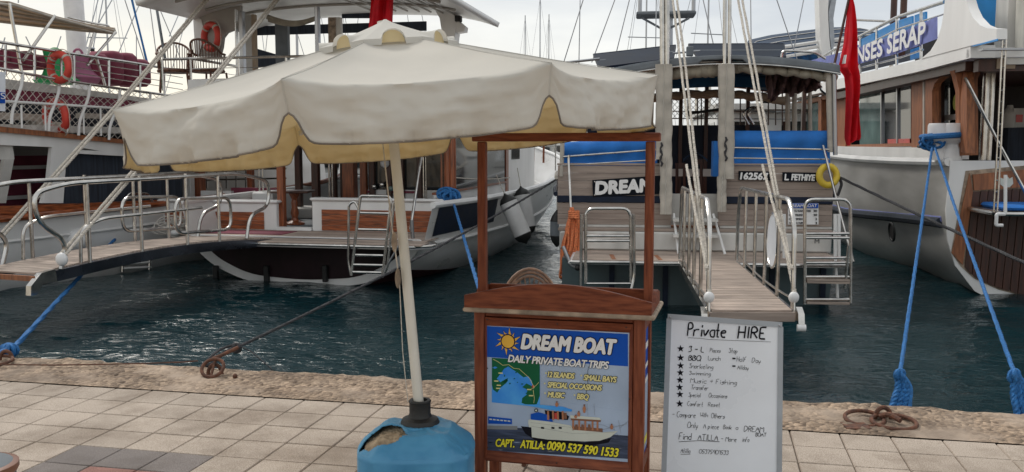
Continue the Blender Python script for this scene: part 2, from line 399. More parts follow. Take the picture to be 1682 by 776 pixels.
def hand(mb, s, F, b, x, y, h, w, rad, slope=0.06, jit=.35):
    """handwriting strokes laid on the plane b of frame F; x, y in photo pixels for layout of the real board"""
    rs = random.Random(len(s) * 7 + int(x)); cx = x
    adv = lambda ch: .7 if ch == ' ' else (max([p[0] for st in hw(GLY.get(ch, '0535')) for p in st] or [2])+1.5)/4*.82
    w = (w - x)/sum(adv(ch) for ch in s)                      # w comes in as the end of the word
    for ch in s:
        if ch == ' ': cx += w*.7; continue
        g = hw(GLY.get(ch, '0535')); mxx = max([p[0] for st in g for p in st] or [2])
        for st in g:
            pts = []
            for (i, j) in st:
                X = cx + i/4*w + (j-2)*h*.02 + rs.uniform(-jit, jit)*w*.06; Y = y + (cx-x)*slope - (j-2)/6*h + rs.uniform(-jit, jit)*h*.06
                pts.append(F(X, Y, b))
            if len(pts) > 1:
                q = rnd(pts, (pts[0]-pts[1]).length*.35, 2) if len(pts) > 2 else pts
                mb.tube(q, rad, 4)
        cx += (mxx+1.5)/4*w*.82
    return cx
# ================================================================== SETTING
ZW = -0.40                                   # water level
Q = Fr(-3.62, 6.33, 12.2)                    # quay frame: a along the quay, b towards the water, b=0 where tiles meet concrete
TILE = 0.277
# water: real waves near, fading to relief far out
def water():
    ys = [2.0]
    y = 2.0
    while y < 4000:
        st = .045 if y < 16 else .045*(y/16)**1.9
        y += min(st, y*.2); ys.append(y)
    ys = np.array(ys); NX = 620
    t = np.linspace(-1, 1, NX+1)
    rng = np.random.RandomState(3)
    waves = []
    for k in range(46):
        lam = .22*1.075**k*1.0; ang = rng.normal(1.25, .75); waves.append((2*np.pi/lam, ang, rng.uniform(0, 6.28), .0044*lam**.78*rng.uniform(.5, 1.2)))
    YY, TT = np.meshgrid(ys, t, indexing='ij')
    XX = TT*(11 + YY*.75)
    ZZ = np.zeros_like(XX)
    wx = XX + .25*np.sin(YY*.9+XX*.3); wy = YY + .2*np.sin(XX*1.1+YY*.4)
    for k, a, ph, am in waves:
        lam = 2*np.pi/k
        cell = np.maximum((11+YY*.75)*2/NX, .045*(np.maximum(YY, 16)/16)**1.9)
        fade = np.clip((lam/cell-2.5)/3, 0, 1)
        s = np.sin(k*(wx*np.cos(a)+wy*np.sin(a))+ph)
        ZZ += am*fade*(1.0-1.6*np.abs(s)*.5 + .25*s)
    # patches: calmer and rougher water
    ZZ *= (.75 + .45*np.sin(XX*.55+1.3)*np.sin(YY*.35+.4))
    ZZ += ZW - ZZ[:200].mean()
    nv = XX.size; nr, nc = XX.shape
    me = bpy.data.meshes.new('water'); me.vertices.add(nv)
    me.vertices.foreach_set('co', np.stack([XX, YY, ZZ], -1).astype(np.float32).ravel())
    idx = np.arange(nv).reshape(nr, nc)
    q = np.stack([idx[:-1, :-1], idx[:-1, 1:], idx[1:, 1:], idx[1:, :-1]], -1).reshape(-1, 4).astype(np.int32)
    me.loops.add(q.size); me.polygons.add(len(q)); me.loops.foreach_set('vertex_index', q.ravel())
    me.polygons.foreach_set('loop_start', np.arange(0, q.size, 4, dtype=np.int32))
    me.polygons.foreach_set('use_smooth', np.ones(len(q), dtype=bool)); me.update(calc_edges=True); me.validate()
    m = bpy.data.materials.new('water'); m.use_nodes = True; n, l = m.node_tree.nodes, m.node_tree.links
    b = n['Principled BSDF']; b.inputs['Base Color'].default_value = (0.0025, 0.025, 0.032, 1); b.inputs['Roughness'].default_value = .02; b.inputs['IOR'].default_value = 1.33
    tc = n.new('ShaderNodeTexCoord'); mp = n.new('ShaderNodeMapping'); mp.inputs['Scale'].default_value = (.8, 1.5, 1); mp.inputs['Rotation'].default_value = (0, 0, .2); l.new(tc.outputs['Object'], mp.inputs[0])
    n1 = n.new('ShaderNodeTexNoise'); n1.inputs['Scale'].default_value = 7; n1.inputs['Detail'].default_value = 5; n1.inputs['Distortion'].default_value = .8; l.new(mp.outputs[0], n1.inputs[0])
    n2 = n.new('ShaderNodeTexNoise'); n2.inputs['Scale'].default_value = 1.6; n2.inputs['Detail'].default_value = 6; n2.inputs['Distortion'].default_value = .5; l.new(mp.outputs[0], n2.inputs[0])
    b1 = n.new('ShaderNodeBump'); b1.inputs['Strength'].default_value = .75; b1.inputs['Distance'].default_value = .035; l.new(n1.outputs[0], b1.inputs['Height'])
    b2 = n.new('ShaderNodeBump'); b2.inputs['Strength'].default_value = .45; b2.inputs['Distance'].default_value = .12; l.new(n2.outputs[0], b2.inputs['Height']); l.new(b1.outputs[0], b2.inputs['Normal'])
    l.new(b2.outputs[0], b.inputs['Normal']); MT['water'] = m; me.materials.append(m)
    o = bpy.data.objects.new('water', me); col.objects.link(o); tag(o, kind='structure')
    sb = MB().add([(-9000, -3000, -6), (9000, -3000, -6), (9000, 9000, -6), (-9000, 9000, -6)], [(0, 1, 2, 3)]).build('seabed', 'sand', None, False); tag(sb, kind='structure')
water()

# quay block under everything, with a rough concrete lip along the water
def m_concrete():
    m = mat('concrete', (0.42, 0.33, 0.255), .95, 0, .2, 2.5, c2=(0.25, 0.195, 0.15))
    n, l = m.node_tree.nodes, m.node_tree.links; b = n['Principled BSDF']
    src = b.inputs['Base Color'].links[0].from_socket
    t = n.new('ShaderNodeTexCoord')
    v = n.new('ShaderNodeTexVoronoi'); v.inputs['Scale'].default_value = 34; l.new(t.outputs['Object'], v.inputs[0])
    n3 = n.new('ShaderNodeTexNoise'); n3.inputs['Scale'].default_value = 1.7; n3.inputs['Detail'].default_value = 4; l.new(t.outputs['Object'], n3.inputs[0])
    rp = n.new('ShaderNodeValToRGB'); rp.color_ramp.elements[0].position = .36; rp.color_ramp.elements[1].position = .50; l.new(n3.outputs[0], rp.inputs[0])
    # pebbles: each cell its own tone, only where the surface has worn away
    hs = n.new('ShaderNodeMix'); hs.data_type = 'RGBA'; hs.blend_type = 'MULTIPLY'
    cr = n.new('ShaderNodeValToRGB'); cr.color_ramp.elements[0].color = (.38, .34, .31, 1); cr.color_ramp.elements[1].color = (1.45, 1.38, 1.28, 1)
    l.new(v.outputs['Color'], cr.inputs[0]); l.new(rp.outputs[0], hs.inputs['Factor']); l.new(src, hs.inputs['A']); l.new(cr.outputs[0], hs.inputs['B'])
    n4 = n.new('ShaderNodeTexNoise'); n4.inputs['Scale'].default_value = 1.1; n4.inputs['Detail'].default_value = 9; n4.inputs['Roughness'].default_value = .7; l.new(t.outputs['Object'], n4.inputs[0])
    r4 = n.new('ShaderNodeValToRGB'); r4.color_ramp.elements[0].position = .40; r4.color_ramp.elements[0].color = (.45, .42, .40, 1); r4.color_ramp.elements[1].position = .5; r4.color_ramp.elements[1].color = (1, 1, 1, 1); l.new(n4.outputs[0], r4.inputs[0])
    m2 = n.new('ShaderNodeMix'); m2.data_type = 'RGBA'; m2.blend_type = 'MULTIPLY'; m2.inputs['Factor'].default_value = .75; l.new(hs.outputs['Result'], m2.inputs['A']); l.new(r4.outputs[0], m2.inputs['B'])
    l.new(m2.outputs['Result'], b.inputs['Base Color'])
    ad = n.new('ShaderNodeMath'); ad.operation = 'MULTIPLY'; l.new(v.outputs['Distance'], ad.inputs[0]); l.new(rp.outputs[0], ad.inputs[1])
    bp = n.new('ShaderNodeBump'); bp.invert = True; bp.inputs['Strength'].default_value = .9; bp.inputs['Distance'].default_value = .03; l.new(ad.outputs[0], bp.inputs['Height'])
    n5 = n.new('ShaderNodeTexNoise'); n5.inputs['Scale'].default_value = 60; n5.inputs['Detail'].default_value = 5; l.new(t.outputs['Object'], n5.inputs[0])
    b5 = n.new('ShaderNodeBump'); b5.inputs['Strength'].default_value = .5; b5.inputs['Distance'].default_value = .006; l.new(n5.outputs[0], b5.inputs['Height']); l.new(bp.outputs[0], b5.inputs['Normal'])
    l.new(b5.outputs[0], b.inputs['Normal'])
m_concrete()
LIPW = 0.71
def fbm(x, y, s=1.0, o=4):
    from mathutils import noise
    return noise.fractal(Vector((x*s, y*s, 3.1)), 1.0, 2.0, o)
quay = thing('quay', None, None, Q.o, Q.yaw); tag(quay, kind='structure')
def lip():
    mb = MB(); nu, nv = 420, 46
    def fn(u, v):
        a = -6 + 17*u; w = LIPW + .02*fbm(a, 1, 1.3) + .015*fbm(a, 7, 6)
        t = v*(w+.5)
        if t <= w:
            r = max(0, min(1, (t-.02)/.05))
            z = .004 + r*(.014*fbm(a, t, 2.2) + .020*max(0, fbm(a, t, 12, 3)) + .006*fbm(a, t, 45, 2))
            e = max(0, (t-(w-.07))/.07); z -= .035*e*e
            return (a, t, z)
        s = (t-w)/.5
        return (a, w + .02*fbm(a, s, 4) + .012, -.035 - s*1.3)
    mb.grid(fn, nu, nv); mb.build('concrete_edge', 'concrete', quay, True, 60)
lip()
body = MB().box(-60, 60, -8, LIPW-.03, -6, -.075); body.build('quay_wall', 'concrete', quay, False)
# paving
pave = thing('pavement', None, None, Q.o, Q.yaw); tag(pave, kind='structure')
mat('mortar', (0.17, 0.13, 0.10), .95, 0, .3, 12)
MB().add([(-60, -8, -.012), (60, -8, -.012), (60, .01, -.012), (-60, .01, -.012)], [(0, 1, 2, 3)]).build('bedding', 'mortar', pave, False)
def tile_mat(name, c, c2):
    m = mat(name, c, .88, 0, .16, 2.0, c2=c2, vary=.07)
    n, l = m.node_tree.nodes, m.node_tree.links; b = n['Principled BSDF']; src = b.inputs['Base Color'].links[0].from_socket
    g = n.new('ShaderNodeNewGeometry')
    a = n.new('ShaderNodeTexNoise'); a.inputs['Scale'].default_value = 170; a.inputs['Detail'].default_value = 2; l.new(g.outputs['Position'], a.inputs[0])
    r = n.new('ShaderNodeValToRGB'); r.color_ramp.elements[0].position = .35; r.color_ramp.elements[0].color = (.55, .5, .46, 1); r.color_ramp.elements[1].position = .6; r.color_ramp.elements[1].color = (1.1, 1.1, 1.1, 1); l.new(a.outputs[0], r.inputs[0])
    m1 = n.new('ShaderNodeMix'); m1.data_type = 'RGBA'; m1.blend_type = 'MULTIPLY'; m1.inputs['Factor'].default_value = .8; l.new(src, m1.inputs['A']); l.new(r.outputs[0], m1.inputs['B'])
    st = n.new('ShaderNodeTexNoise'); st.inputs['Scale'].default_value = 1.5; st.inputs['Detail'].default_value = 8; st.inputs['Roughness'].default_value = .68; l.new(g.outputs['Position'], st.inputs[0])
    r2 = n.new('ShaderNodeValToRGB'); r2.color_ramp.elements[0].position = .36; r2.color_ramp.elements[0].color = (.52, .48, .44, 1); r2.color_ramp.elements[1].position = .56; r2.color_ramp.elements[1].color = (1, 1, 1, 1); l.new(st.outputs[0], r2.inputs[0])
    m2 = n.new('ShaderNodeMix'); m2.data_type = 'RGBA'; m2.blend_type = 'MULTIPLY'; m2.inputs['Factor'].default_value = .8; l.new(m1.outputs['Result'], m2.inputs['A']); l.new(r2.outputs[0], m2.inputs['B'])
    l.new(m2.outputs['Result'], b.inputs['Base Color'])
    bp = n.new('ShaderNodeBump'); bp.inputs['Strength'].default_value = .6; bp.inputs['Distance'].default_value = .003; l.new(a.outputs[0], bp.inputs['Height']); l.new(bp.outputs[0], b.inputs['Normal'])
tile_mat('tile_sand', (0.51, 0.44, 0.37), (0.39, 0.33, 0.275))
tile_mat('tile_grey', (0.24, 0.215, 0.20), (0.17, 0.15, 0.145))
tile_mat('tile_red', (0.37, 0.19, 0.155), (0.28, 0.14, 0.12))
def tile_mesh(k, m):
    g = .0026; r = random.Random(k); b = .006; x0, x1 = g, TILE-g
    zt = [r.uniform(-.0015, .0015) for _ in range(4)]
    j = lambda: r.uniform(-.0012, .0012)
    lo = [(x0+j(), x0+j(), -.03), (x1+j(), x0+j(), -.03), (x1+j(), x1+j(), -.03), (x0+j(), x1+j(), -.03)]
    mid = [(p[0], p[1], -b+zt[i]) for i, p in enumerate(lo)]
    cx = TILE/2; top = [(cx+(p[0]-cx)*.965, cx+(p[1]-cx)*.965, zt[i]) for i, p in enumerate(lo)]
    mb = MB(); mb.add(lo+mid+top, [(0,1,5,4),(1,2,6,5),(2,3,7,6),(3,0,4,7),(4,5,9,8),(5,6,10,9),(6,7,11,10),(7,4,8,11),(8,9,10,11)])
    return mb.mesh('paving_tile', m, False)
tms = [tile_mesh(k, 'tile_sand') for k in range(5)]; tg = tile_mesh(9, 'tile_grey'); tr_ = tile_mesh(10, 'tile_red')
# phase of the joints from the photographed joint lines
PH = Q.L(G(492.5, 776))[0] % TILE
dk = Q.L(G(110, 745)); dki, dkj = math.floor((dk[0]-PH)/TILE), math.floor(-dk[1]/TILE)
cnt = 0; near = []
for j in range(0, 12):
    for i in range(-14, 30):
        a = PH + i*TILE; bb = -(j+1)*TILE
        w = Q.W((a+TILE/2, bb+TILE/2, 0)); zc = w.y*math.cos(PITCH)+CAM_Z*math.sin(PITCH)
        if zc < 1: continue
        px = 841 + F_PX*w.x/zc; vy = 388 + F_PX*(CAM_Z*math.cos(PITCH)-w.y*math.sin(PITCH))/zc
        if -160 < px < 1840 and vy < 960: near.append((vy, i, j, a, bb))
near.sort()
done = set()
for vy, i, j, a, bb in near[:296]:
    d = i - dki
    me = tms[(i*7+j*3+i*j) % 5]
    if j == dkj and d in (0, 1, 2): me = tg
    elif j == dkj+1 and d in (0, 4): me = tg
    elif j == dkj+1 and d in (1, 2, 3): me = tr_
    elif j == dkj+2 and 0 <= d <= 4: me = tr_ if d in (1, 3) else tg
    o = bpy.data.objects.new('paving_tile', me); col.objects.link(o); o.parent = pave
    o.location = (a, bb, random.uniform(-.001, .001)); o.rotation_euler = (0, 0, random.gauss(0, .003)); done.add((i, j)); cnt += 1
mb = MB()
for j in range(0, 22):
    for i in range(-40, 50):
        if (i, j) in done: continue
        a = PH+i*TILE; bb = -(j+1)*TILE; g = .0035
        mb.add([(a+g, bb+g, 0), (a+TILE-g, bb+g, 0), (a+TILE-g, bb+TILE-g, 0), (a+g, bb+TILE-g, 0), (a+g, bb+g, -.02), (a+TILE-g, bb+g, -.02), (a+TILE-g, bb+TILE-g, -.02), (a+g, bb+TILE-g, -.02)],
               [(0,1,2,3),(4,5,1,0),(5,6,2,1),(6,7,3,2),(7,4,0,3)])
tag(mb.build('outer_tiles', 'tile_sand', pave, False), kind='stuff')

# mooring rings
def torus(mb, c, ex, ey, rad, r, n=28, m=10):
    return mb.tube([Vector(c)+Vector(ex)*rad*math.cos(2*math.pi*i/n)+Vector(ey)*rad*math.sin(2*math.pi*i/n) for i in range(n)], r, m, True)
def ring_thing(px, py, label, lean, big, yaw=.2, extra=False, flat=False):
    w = G(px, py); t = thing('mooring_ring', label, 'mooring ring', w, 0, 'rusty mooring rings on the quay edge')
    ex = Vector((math.cos(yaw), math.sin(yaw), 0)); ey = Vector((-math.sin(yaw)*math.cos(lean), math.cos(yaw)*math.cos(lean), math.sin(lean)))
    torus(MB(), ey*big*.98 + Vector((0, 0, .012)), ex, ey, big, .0125).build('ring', 'rust', t)
    st = MB().tube(arc((0, ey.y*2*big*.95, .0), (.05, 0, 0), (0, 0, .075), 0, 180), .014, 8); st.build('staple', 'rust', t)
    if extra:
        torus(MB(), Vector((-.13, .19, .02)), Vector((1, .1, 0)), Vector((0, 1, .12)), .115, .0125).build('ring', 'rust', t)
        MB().tube(rnd([(-.03, .2, .03), (.0, .15, .06), (.04, .08, .04)], .03), .017, 8).build('link', 'rust', t)
        MB().box(-.3, -.16, .0, .12, .004, .018).build('plate', 'rust', t, False)
    return t
ring1 = ring_thing(345, 622, 'rusty ring on edge with a cross bar at the left quay lip', R(42), .078, -.05)
MB().bar((0, .02, .012), (0.004, .13, .118), .014, .016).build('bar', 'rust', ring1)
MB().tube(rnd([(-.02, .12, .115), (.03, .15, .13), (.13, .25, .17)], .05), .014, 8).build('shackle', 'rust', ring1)
MB().sphere((.17, .03, .01), .018).build('bolt', 'rust', ring1)
ring2 = ring_thing(1477, 709, 'pair of rusty rings lying flat below the blue rope', R(4), .125, -.15, True)
ring3 = ring_thing(-14, 603, 'rusty ring at the left border under the blue knot', R(6), .11, .2)
# ================================================================== UMBRELLA
UC = V(-.53, 4.10, 1.835)                    # centre of the rim plane
foot = P(690, 686, 3.93)
apex_dir = (V(-.575, 4.12, 2.2) - foot).normalized()
umb = thing('umbrella', 'large off-white market umbrella with yellow lining leaning over the kiosk', 'umbrella', foot)
def U(w): return Vector(w) - foot
tz = V(-.085, .030, 1).normalized(); tx = V(1, 0, .085).normalized(); ty = tz.cross(tx)
UR, UROT = 1.125, -10.0
def rimv(k, r=UR, dz=0):
    a = R(UROT + 45*k); return V(r*math.sin(a), -r*math.cos(a), dz)
def T(l): return U(UC + tx*l[0] + ty*l[1] + tz*l[2])
RISE = .325
def canopy_pt(k, s, t):
    """s across the panel, t from the vent ring (0) down to the rim (1)"""
    v0, v1 = rimv(k), rimv(k+1); e = v0.lerp(v1, s); edge = abs(s-.5)*2
    p = e*(.14+.86*t); z = RISE*(1-(.14+.86*t))*(1.0)
    z += -.032*(1-edge**2.4)*math.sin(math.pi*min(1, t*1.0))**.8 - .022*(1-edge**2)*t      # cloth sags between ribs
    z += .012*edge**8*t + .010*fbm(p.x*2.2, p.y*2.2, 1.6)*math.sin(math.pi*min(1, t*.95))*(1-edge**6)
    w_ = .045*edge**3*max(0, (t-.55)/.45)**2; rr_ = V(p.x, p.y, 0).normalized()
    return V(p.x+rr_.x*w_, p.y+rr_.y*w_, z)
def val_pt(k, s, t):
    """valance: t 0 at the rim, 1 at the hem; notched at both ends"""
    e = abs(s-.5)*2; top = canopy_pt(k, s, 1)
    d = 1-e; notch = 1/(1+math.exp(-(d-.085)/.022)); notch = max(notch, 0)
    h = .105 + (.197-.105)*notch - .004*math.sin(math.pi*s)
    out_ = top.normalized(); out_ = V(top.x, top.y, 0).normalized()
    mid = rimv(k).lerp(rimv(k+1), .5); nrm = V(mid.x, mid.y, 0).normalized()
    tt = t
    bulge = .022*math.sin(math.pi*min(1, tt)*.9)*(1-e**3) + .02*tt
    fold = .012*fbm(s*5+k*3, tt*3, 1.3) + .014*math.sin(s*23+k*2.1)*tt**1.5*(1-e**4) + .008*math.sin(s*51+k)*tt**2 + .006*math.sin(s*9+tt*5+k) + .0035*math.sin(s*130+math.sin(s*30)*3)*tt**5
    # the corner pleats fall inwards
    pinch = -.03*e**6*tt
    sgn = 1 if s > .5 else -1
    along = (rimv(k+1)-rimv(k)).normalized()
    return top + nrm*(bulge+fold)*(1-e**6) + V(top.x, top.y, 0).normalized()*pinch  - V(0, 0, h*tt)
def two_ply(o, th=.003, ins='canvas_yellow'):
    pass
for k in range(8):
    outer = MB(); nu, nv = 34, 16
    def fn(u, v, off=0):
        if v <= .5: return T(canopy_pt(k, u, v*2))
        return T(val_pt(k, u, (v-.5)*2))
    outer.grid(lambda u, v: fn(u, v), 90, 36)
    n = len(outer.f)
    o = outer.build('canopy_panel', ['canvas_grey', 'canvas_yellow'], umb, True, 80)
    # make every face look outwards, then give the cloth its lining
    me = o.data; bm = bmesh.new(); bm.from_mesh(me)
    c0 = U(UC) - Vector((0, 0, .5))
    s_ = sum(f.normal.dot(f.calc_center_median()-c0) for f in bm.faces)
    if s_ < 0: bmesh.ops.reverse_faces(bm, faces=bm.faces)
    bm.to_mesh(me); bm.free()
    md = o.modifiers.new('cloth', 'SOLIDIFY'); md.thickness = .004; md.offset = -1; md.material_offset = 1; md.use_rim = True
    # sewn hem
    pts = [T(val_pt(k, i/60, 1.0)) for i in range(61)]
    top = [T(val_pt(k, 0.004, t)) for t in (.2, .6, 1)]
    MB().tube(pts, .0035, 5).build('hem', 'hem_grey', o)
    # seam down the corner
    MB().tube([T(canopy_pt(k, 0, t)+V(0, 0, .001)) for t in (0, .3, .6, 1)] , .0012, 5).build('seam', 'canvas_grey', o)
# vent cap
cap = MB()
CR = .32
def cap_pt(k, s, t):
    e = rimv(k, CR).lerp(rimv(k+1, CR), s); z0 = RISE*(1-CR/UR)
    arch = max(0, 1-((s-.5)/.2)**2)**.5*.040 if t > 0 else 0
    z = (RISE+.05)*(1-t) + (z0+.014+arch*min(1, t))*t + .006*math.sin(s*40+k)*t*(1-t)*4
    if t < 1: z = (RISE+.05) + ((z0+.014) - (RISE+.05))*t**.9 + arch*max(0, (t-.45)/.55)**2
    return V(e.x*max(t, .02), e.y*max(t, .02), z)
for k in range(8):
    g = MB(); g.grid(lambda u, v: T(cap_pt(k, u, v)), 24, 10)
    # short skirt that closes onto the canopy except at the arch
    def skirt(u, v):
        p = cap_pt(k, u, 1); e = abs(u-.5)/.2
        drop = .026 if e > 1 else 0.0
        return T(p - V(0, 0, drop*v) + V(p.x, p.y, 0)*.004*v)
    g.grid(skirt, 24, 2); g.build('vent_panel', 'canvas_grey', umb, True, 60)
    y = MB()
    def lin(u, v):
        s = .29 + .42*u; p = cap_pt(k, s, 1); q = p*.93; q = V(q.x, q.y, 0); base = RISE*(1-q.length/UR*1.0) - .012
        return T(V(q.x, q.y, base*(1-v) + (p.z-.003)*v))
    y.grid(lin, 12, 2); y.build('vent_lining', 'canvas_yellow', umb)
# pole, ribs, hub
axis = lambda d: apex_dir*d
Lp = (V(-.575, 4.12, 2.2) - foot).length
polep = MB(); polep.tube([axis(-.28), axis(Lp*.5), axis(Lp+.0)], .0225, 20); polep.build('pole', 'pole_cream', umb)
hubc = axis(Lp*.845); hub = MB(); hub.tube([hubc-apex_dir*.05, hubc-apex_dir*.045, hubc+apex_dir*.03, hubc+apex_dir*.035], [.03, .045, .05, .03], 16)
hub.build('hub', 'pole_cream', umb)
hub2 = axis(Lp-.09); MB().tube([hub2-apex_dir*.04, hub2+apex_dir*.03], .055, 16).build('top_hub', 'pole_cream', umb)
for k in range(8):
    e = T(rimv(k, UR*.975, -.035)); MB().bar(hub2, e, .018, .022).build('rib', 'pole_cream', umb)
    m_ = hub2.lerp(e, .52) - V(0, 0, .012); MB().bar(hubc, m_, .014, .018).build('stretcher', 'pole_cream', umb)
cd = [axis(Lp*.84)+V(-.045, -.05, 0), axis(Lp*.5)+V(-.04, -.035, 0), axis(.62)+V(-.03, -.03, 0)]
MB().tube(cd, .0032, 6).build('cord', 'rope_white', umb)
for d in (.78, .62):
    MB().sphere(axis(d)+V(-.035, -.03, 0), .013, .013, .045).build('cord_knot', 'raw_edge', umb)
MB().tube([axis(.60)+V(-.03, -.03, 0), axis(.3)+V(-.045, -.03, 0), V(-.05, -.03, .08)], .0022, 5).build('cord_tail', 'rope_white', umb)

# ------------------------------------------------------------------ weighted base: blue plastic drum with a torn shoulder
bx_, by_ = foot.x - .012, foot.y - .03
base = thing('ballast_drum', 'blue plastic drum filled with sand holding the umbrella pole', 'drum', (bx_, by_, 0))
HX, HY, HT = .252, .225, .455
def se(a, ex=2.9):
    c, s = math.cos(a), math.sin(a)
    return math.copysign(abs(c)**(2/ex), c), math.copysign(abs(s)**(2/ex), s)
hprof = [(1.0, .348), (.985, .356), (.95, .366), (.90, .378), (.80, .397), (.70, .414), (.64, .425), (.60, .431), (.40, .436), (.2, .440), (.0, .440)]
def htop(r):
    for (r0, z0), (r1, z1) in zip(hprof, hprof[1:]):
        if r1 <= r <= r0: return z0+(z1-z0)*(r0-r)/(r0-r1)
    return .348
prof = [(.93, .0), (.985, .02), (1.0, .06), (1.0, .20), (1.0, .328), (1.012, .335), (1.012, .344), (1.0, .348)]
n0p = len(prof); prof += [(1-.8*i/60, htop(1-.8*i/60)) for i in range(1, 61)]
NB = 180; vs = []; fs = []
for i, (r, z) in enumerate(prof):
    for k in range(NB):
        a = 2*math.pi*k/NB; x, y = se(a, 3.4)
        # slightly faceted shoulders, and dents
        fc = 1 - .018*abs(math.sin(a*6)) * (1 if i >= n0p-3 else .2)
        dent = (.010*fbm(x*r*1.5, y*r*1.5, 1.5) + .004*math.sin(a*6+1)) * (1 if .3 < r < .98 and i >= n0p else 0) + .003*fbm(x*2, y*2+z*5, 1.5)
        vs.append((x*HX*r*fc, y*HY*r*fc, z+dent))
def torn(x, y):
    u = (x+.135)/.102; v = (y+.088)/.080; an = math.atan2(v, u)
    return u*u+v*v + .16*math.sin(3*an+.6) + .07*math.sin(7*an) + .22*fbm(x, y, 30, 2) < 1.0
tri = MB()
for i in range(len(prof)-1):
    for k in range(NB):
        l = (k+1) % NB; q = (i*NB+k, i*NB+l, (i+1)*NB+l, (i+1)*NB+k)
        c = sum((Vector(vs[j]) for j in q), Vector())/4
        if i >= n0p and torn(c.x, c.y): continue
        fs.append(q)
tri.add(vs, fs); dr = tri.build('drum', 'tank_blue', base, True, 50)
md = dr.modifiers.new('wall', 'SOLIDIFY'); md.thickness = .005; md.offset = -1
fill = MB()
def fsand(u, v):
    x = -.86+1.72*u; y = -.86+1.72*v
    r = (abs(x)**3.4+abs(y)**3.4)**(1/3.4)
    if r > .93: x *= .93/r; y *= .93/r; r = .93
    X, Y = x*HX, y*HY
    return (X, Y, htop(r) - .026 + .012*fbm(X, Y, 14, 5)*min(1, (1-r)*6) + .005*fbm(X, Y, 50, 3))
fill.grid(fsand, 120, 100); fill.build('sand_fill', 'sand', base)
pc = foot - V(bx_, by_, 0)
MB().lathe([(.03, -.05), (.083, -.036), (.086, -.020), (.078, -.004), (.052, .006), (.047, .02), (.047, .066), (.05, .074), (.046, .080), (.033, .080), (.031, .04)], 32, (pc.x, pc.y, pc.z)).build('socket', 'rubber', base)
# ================================================================== KIOSK
kp = P(920, 640, 4.10)
K = Fr(kp.x, kp.y, 14.5)
kiosk = thing('kiosk', 'brown wooden boat trip kiosk with blue poster and tall post frame', 'kiosk', K.o, K.yaw)
KP = K.P
aL = KP(779, 640, 0)[0]; aR = KP(1058, 640, 0)[0]
zt = KP(920, 517, 0)[2]                       # underside of the tray
pT = KP(800, 536, 0)[2]; pB = KP(800, 741, 0)[2]; pL = KP(799, 640, 0)[0]; pR = KP(1032, 640, 0)[0]
zb = .17; D_ = .30; sw = .052
bx = lambda n, *a, m='kiosk_wood', bev=.004: MB().box(*a, bev).build(n, m, kiosk, True, 25)
for a in (aL, aR-sw):
    bx('leg', a, a+sw, 0, .05, .0, zt, m='kiosk_wood_v'); bx('leg', a, a+sw, D_-.05, D_, .0, zt, m='kiosk_wood_v')
bx('rail', aL+sw+.001, aR-sw-.001, .004, .046, pT+.045, zt-.002); bx('rail', aL+sw+.001, aR-sw-.001, .004, .046, zb, pB-.045)
# moulding frame round the poster
fr = .034
def mould(name, pts):
    MB().prism(pts, (0, 0, 0)).build(name, 'kiosk_wood', kiosk)
o_ = dict(l=aL+sw+.001, r=aR-sw-.001, t=pT+.042, b=pB-.042)
def miter(name, A, B, C, D, m):
    """four outline points; inner edge bevelled back"""
    mb = MB(); f = -.004; k = .012
    vs = [(*A[:1], f, A[1]), (*B[:1], f, B[1]), (*C[:1], k, C[1]), (*D[:1], k, D[1]), (A[0], .04, A[1]), (B[0], .04, B[1]), (C[0], .04, C[1]), (D[0], .04, D[1])]
    mb.add(vs, [(0, 1, 2, 3), (7, 6, 5, 4), (0, 4, 5, 1), (1, 5, 6, 2), (2, 6, 7, 3), (3, 7, 4, 0)]); mb.build(name, m, kiosk, False)
l, r, t, b = o_['l'], o_['r'], o_['t'], o_['b']
miter('frame_strip', (l, t), (r, t), (pR, pT), (pL, pT), 'kiosk_wood'); miter('frame_strip', (r, b), (l, b), (pL, pB), (pR, pB), 'kiosk_wood')
miter('frame_strip', (l, b), (l, t), (pL, pT), (pL, pB), 'kiosk_wood_v'); miter('frame_strip', (r, t), (r, b), (pR, pB), (pR, pT), 'kiosk_wood_v')
for (x, z) in ((l+.012, t-.01), (l+.012, (t+b)/2+.1), (l+.012, b+.06), (r-.012, (t+b)/2), ((l+r)/2, t-.015), ((l+r)/2, b+.015), (r-.03, t-.015)):
    MB().sphere((x, -.0045, z), .004, .002, .004, 8, 6).build('screw', 'dark_wood', kiosk)
# sides
for a0, a1, s in ((aR-.030, aR-.004, 1), (aL+.004, aL+.030, -1)):
    bx('side_rail', a0, a1, .051, D_-.051, pT, zt-.002); bx('side_rail', a0, a1, .051, D_-.051, zb, pB)
    MB().box(a0+.008, a1-.008, .051, D_-.051, pB, pT).build('side_panel', 'poster_blue', kiosk, False)
MB().box(aR-.0115, aR-.0095, .055, D_-.055, pB+.02, pB+.36).build('side_print', 'poster_sky', kiosk, False)
for q, (zz, hh) in enumerate(((pT-.10, .05), (pT-.19, .035), (pT-.26, .035))):
    MB().box(aR-.0093, aR-.0085, .07, D_-.075, zz, zz+hh*.6).build('side_print', 'letter_white', kiosk, False)
MB().box(aR-.0093, aR-.0085, .07, D_-.075, pB+.05, pB+.08).build('side_print', 'letter_yellow', kiosk, False)
MB().box(aL+sw, aR-sw, D_-.02, D_-.005, zb, zt-.01).build('back_panel', 'kiosk_wood', kiosk, False)
MB().box(aL+sw, aR-sw, .05, D_-.02, zb, zb+.015).build('bottom_shelf', 'kiosk_wood', kiosk, False)
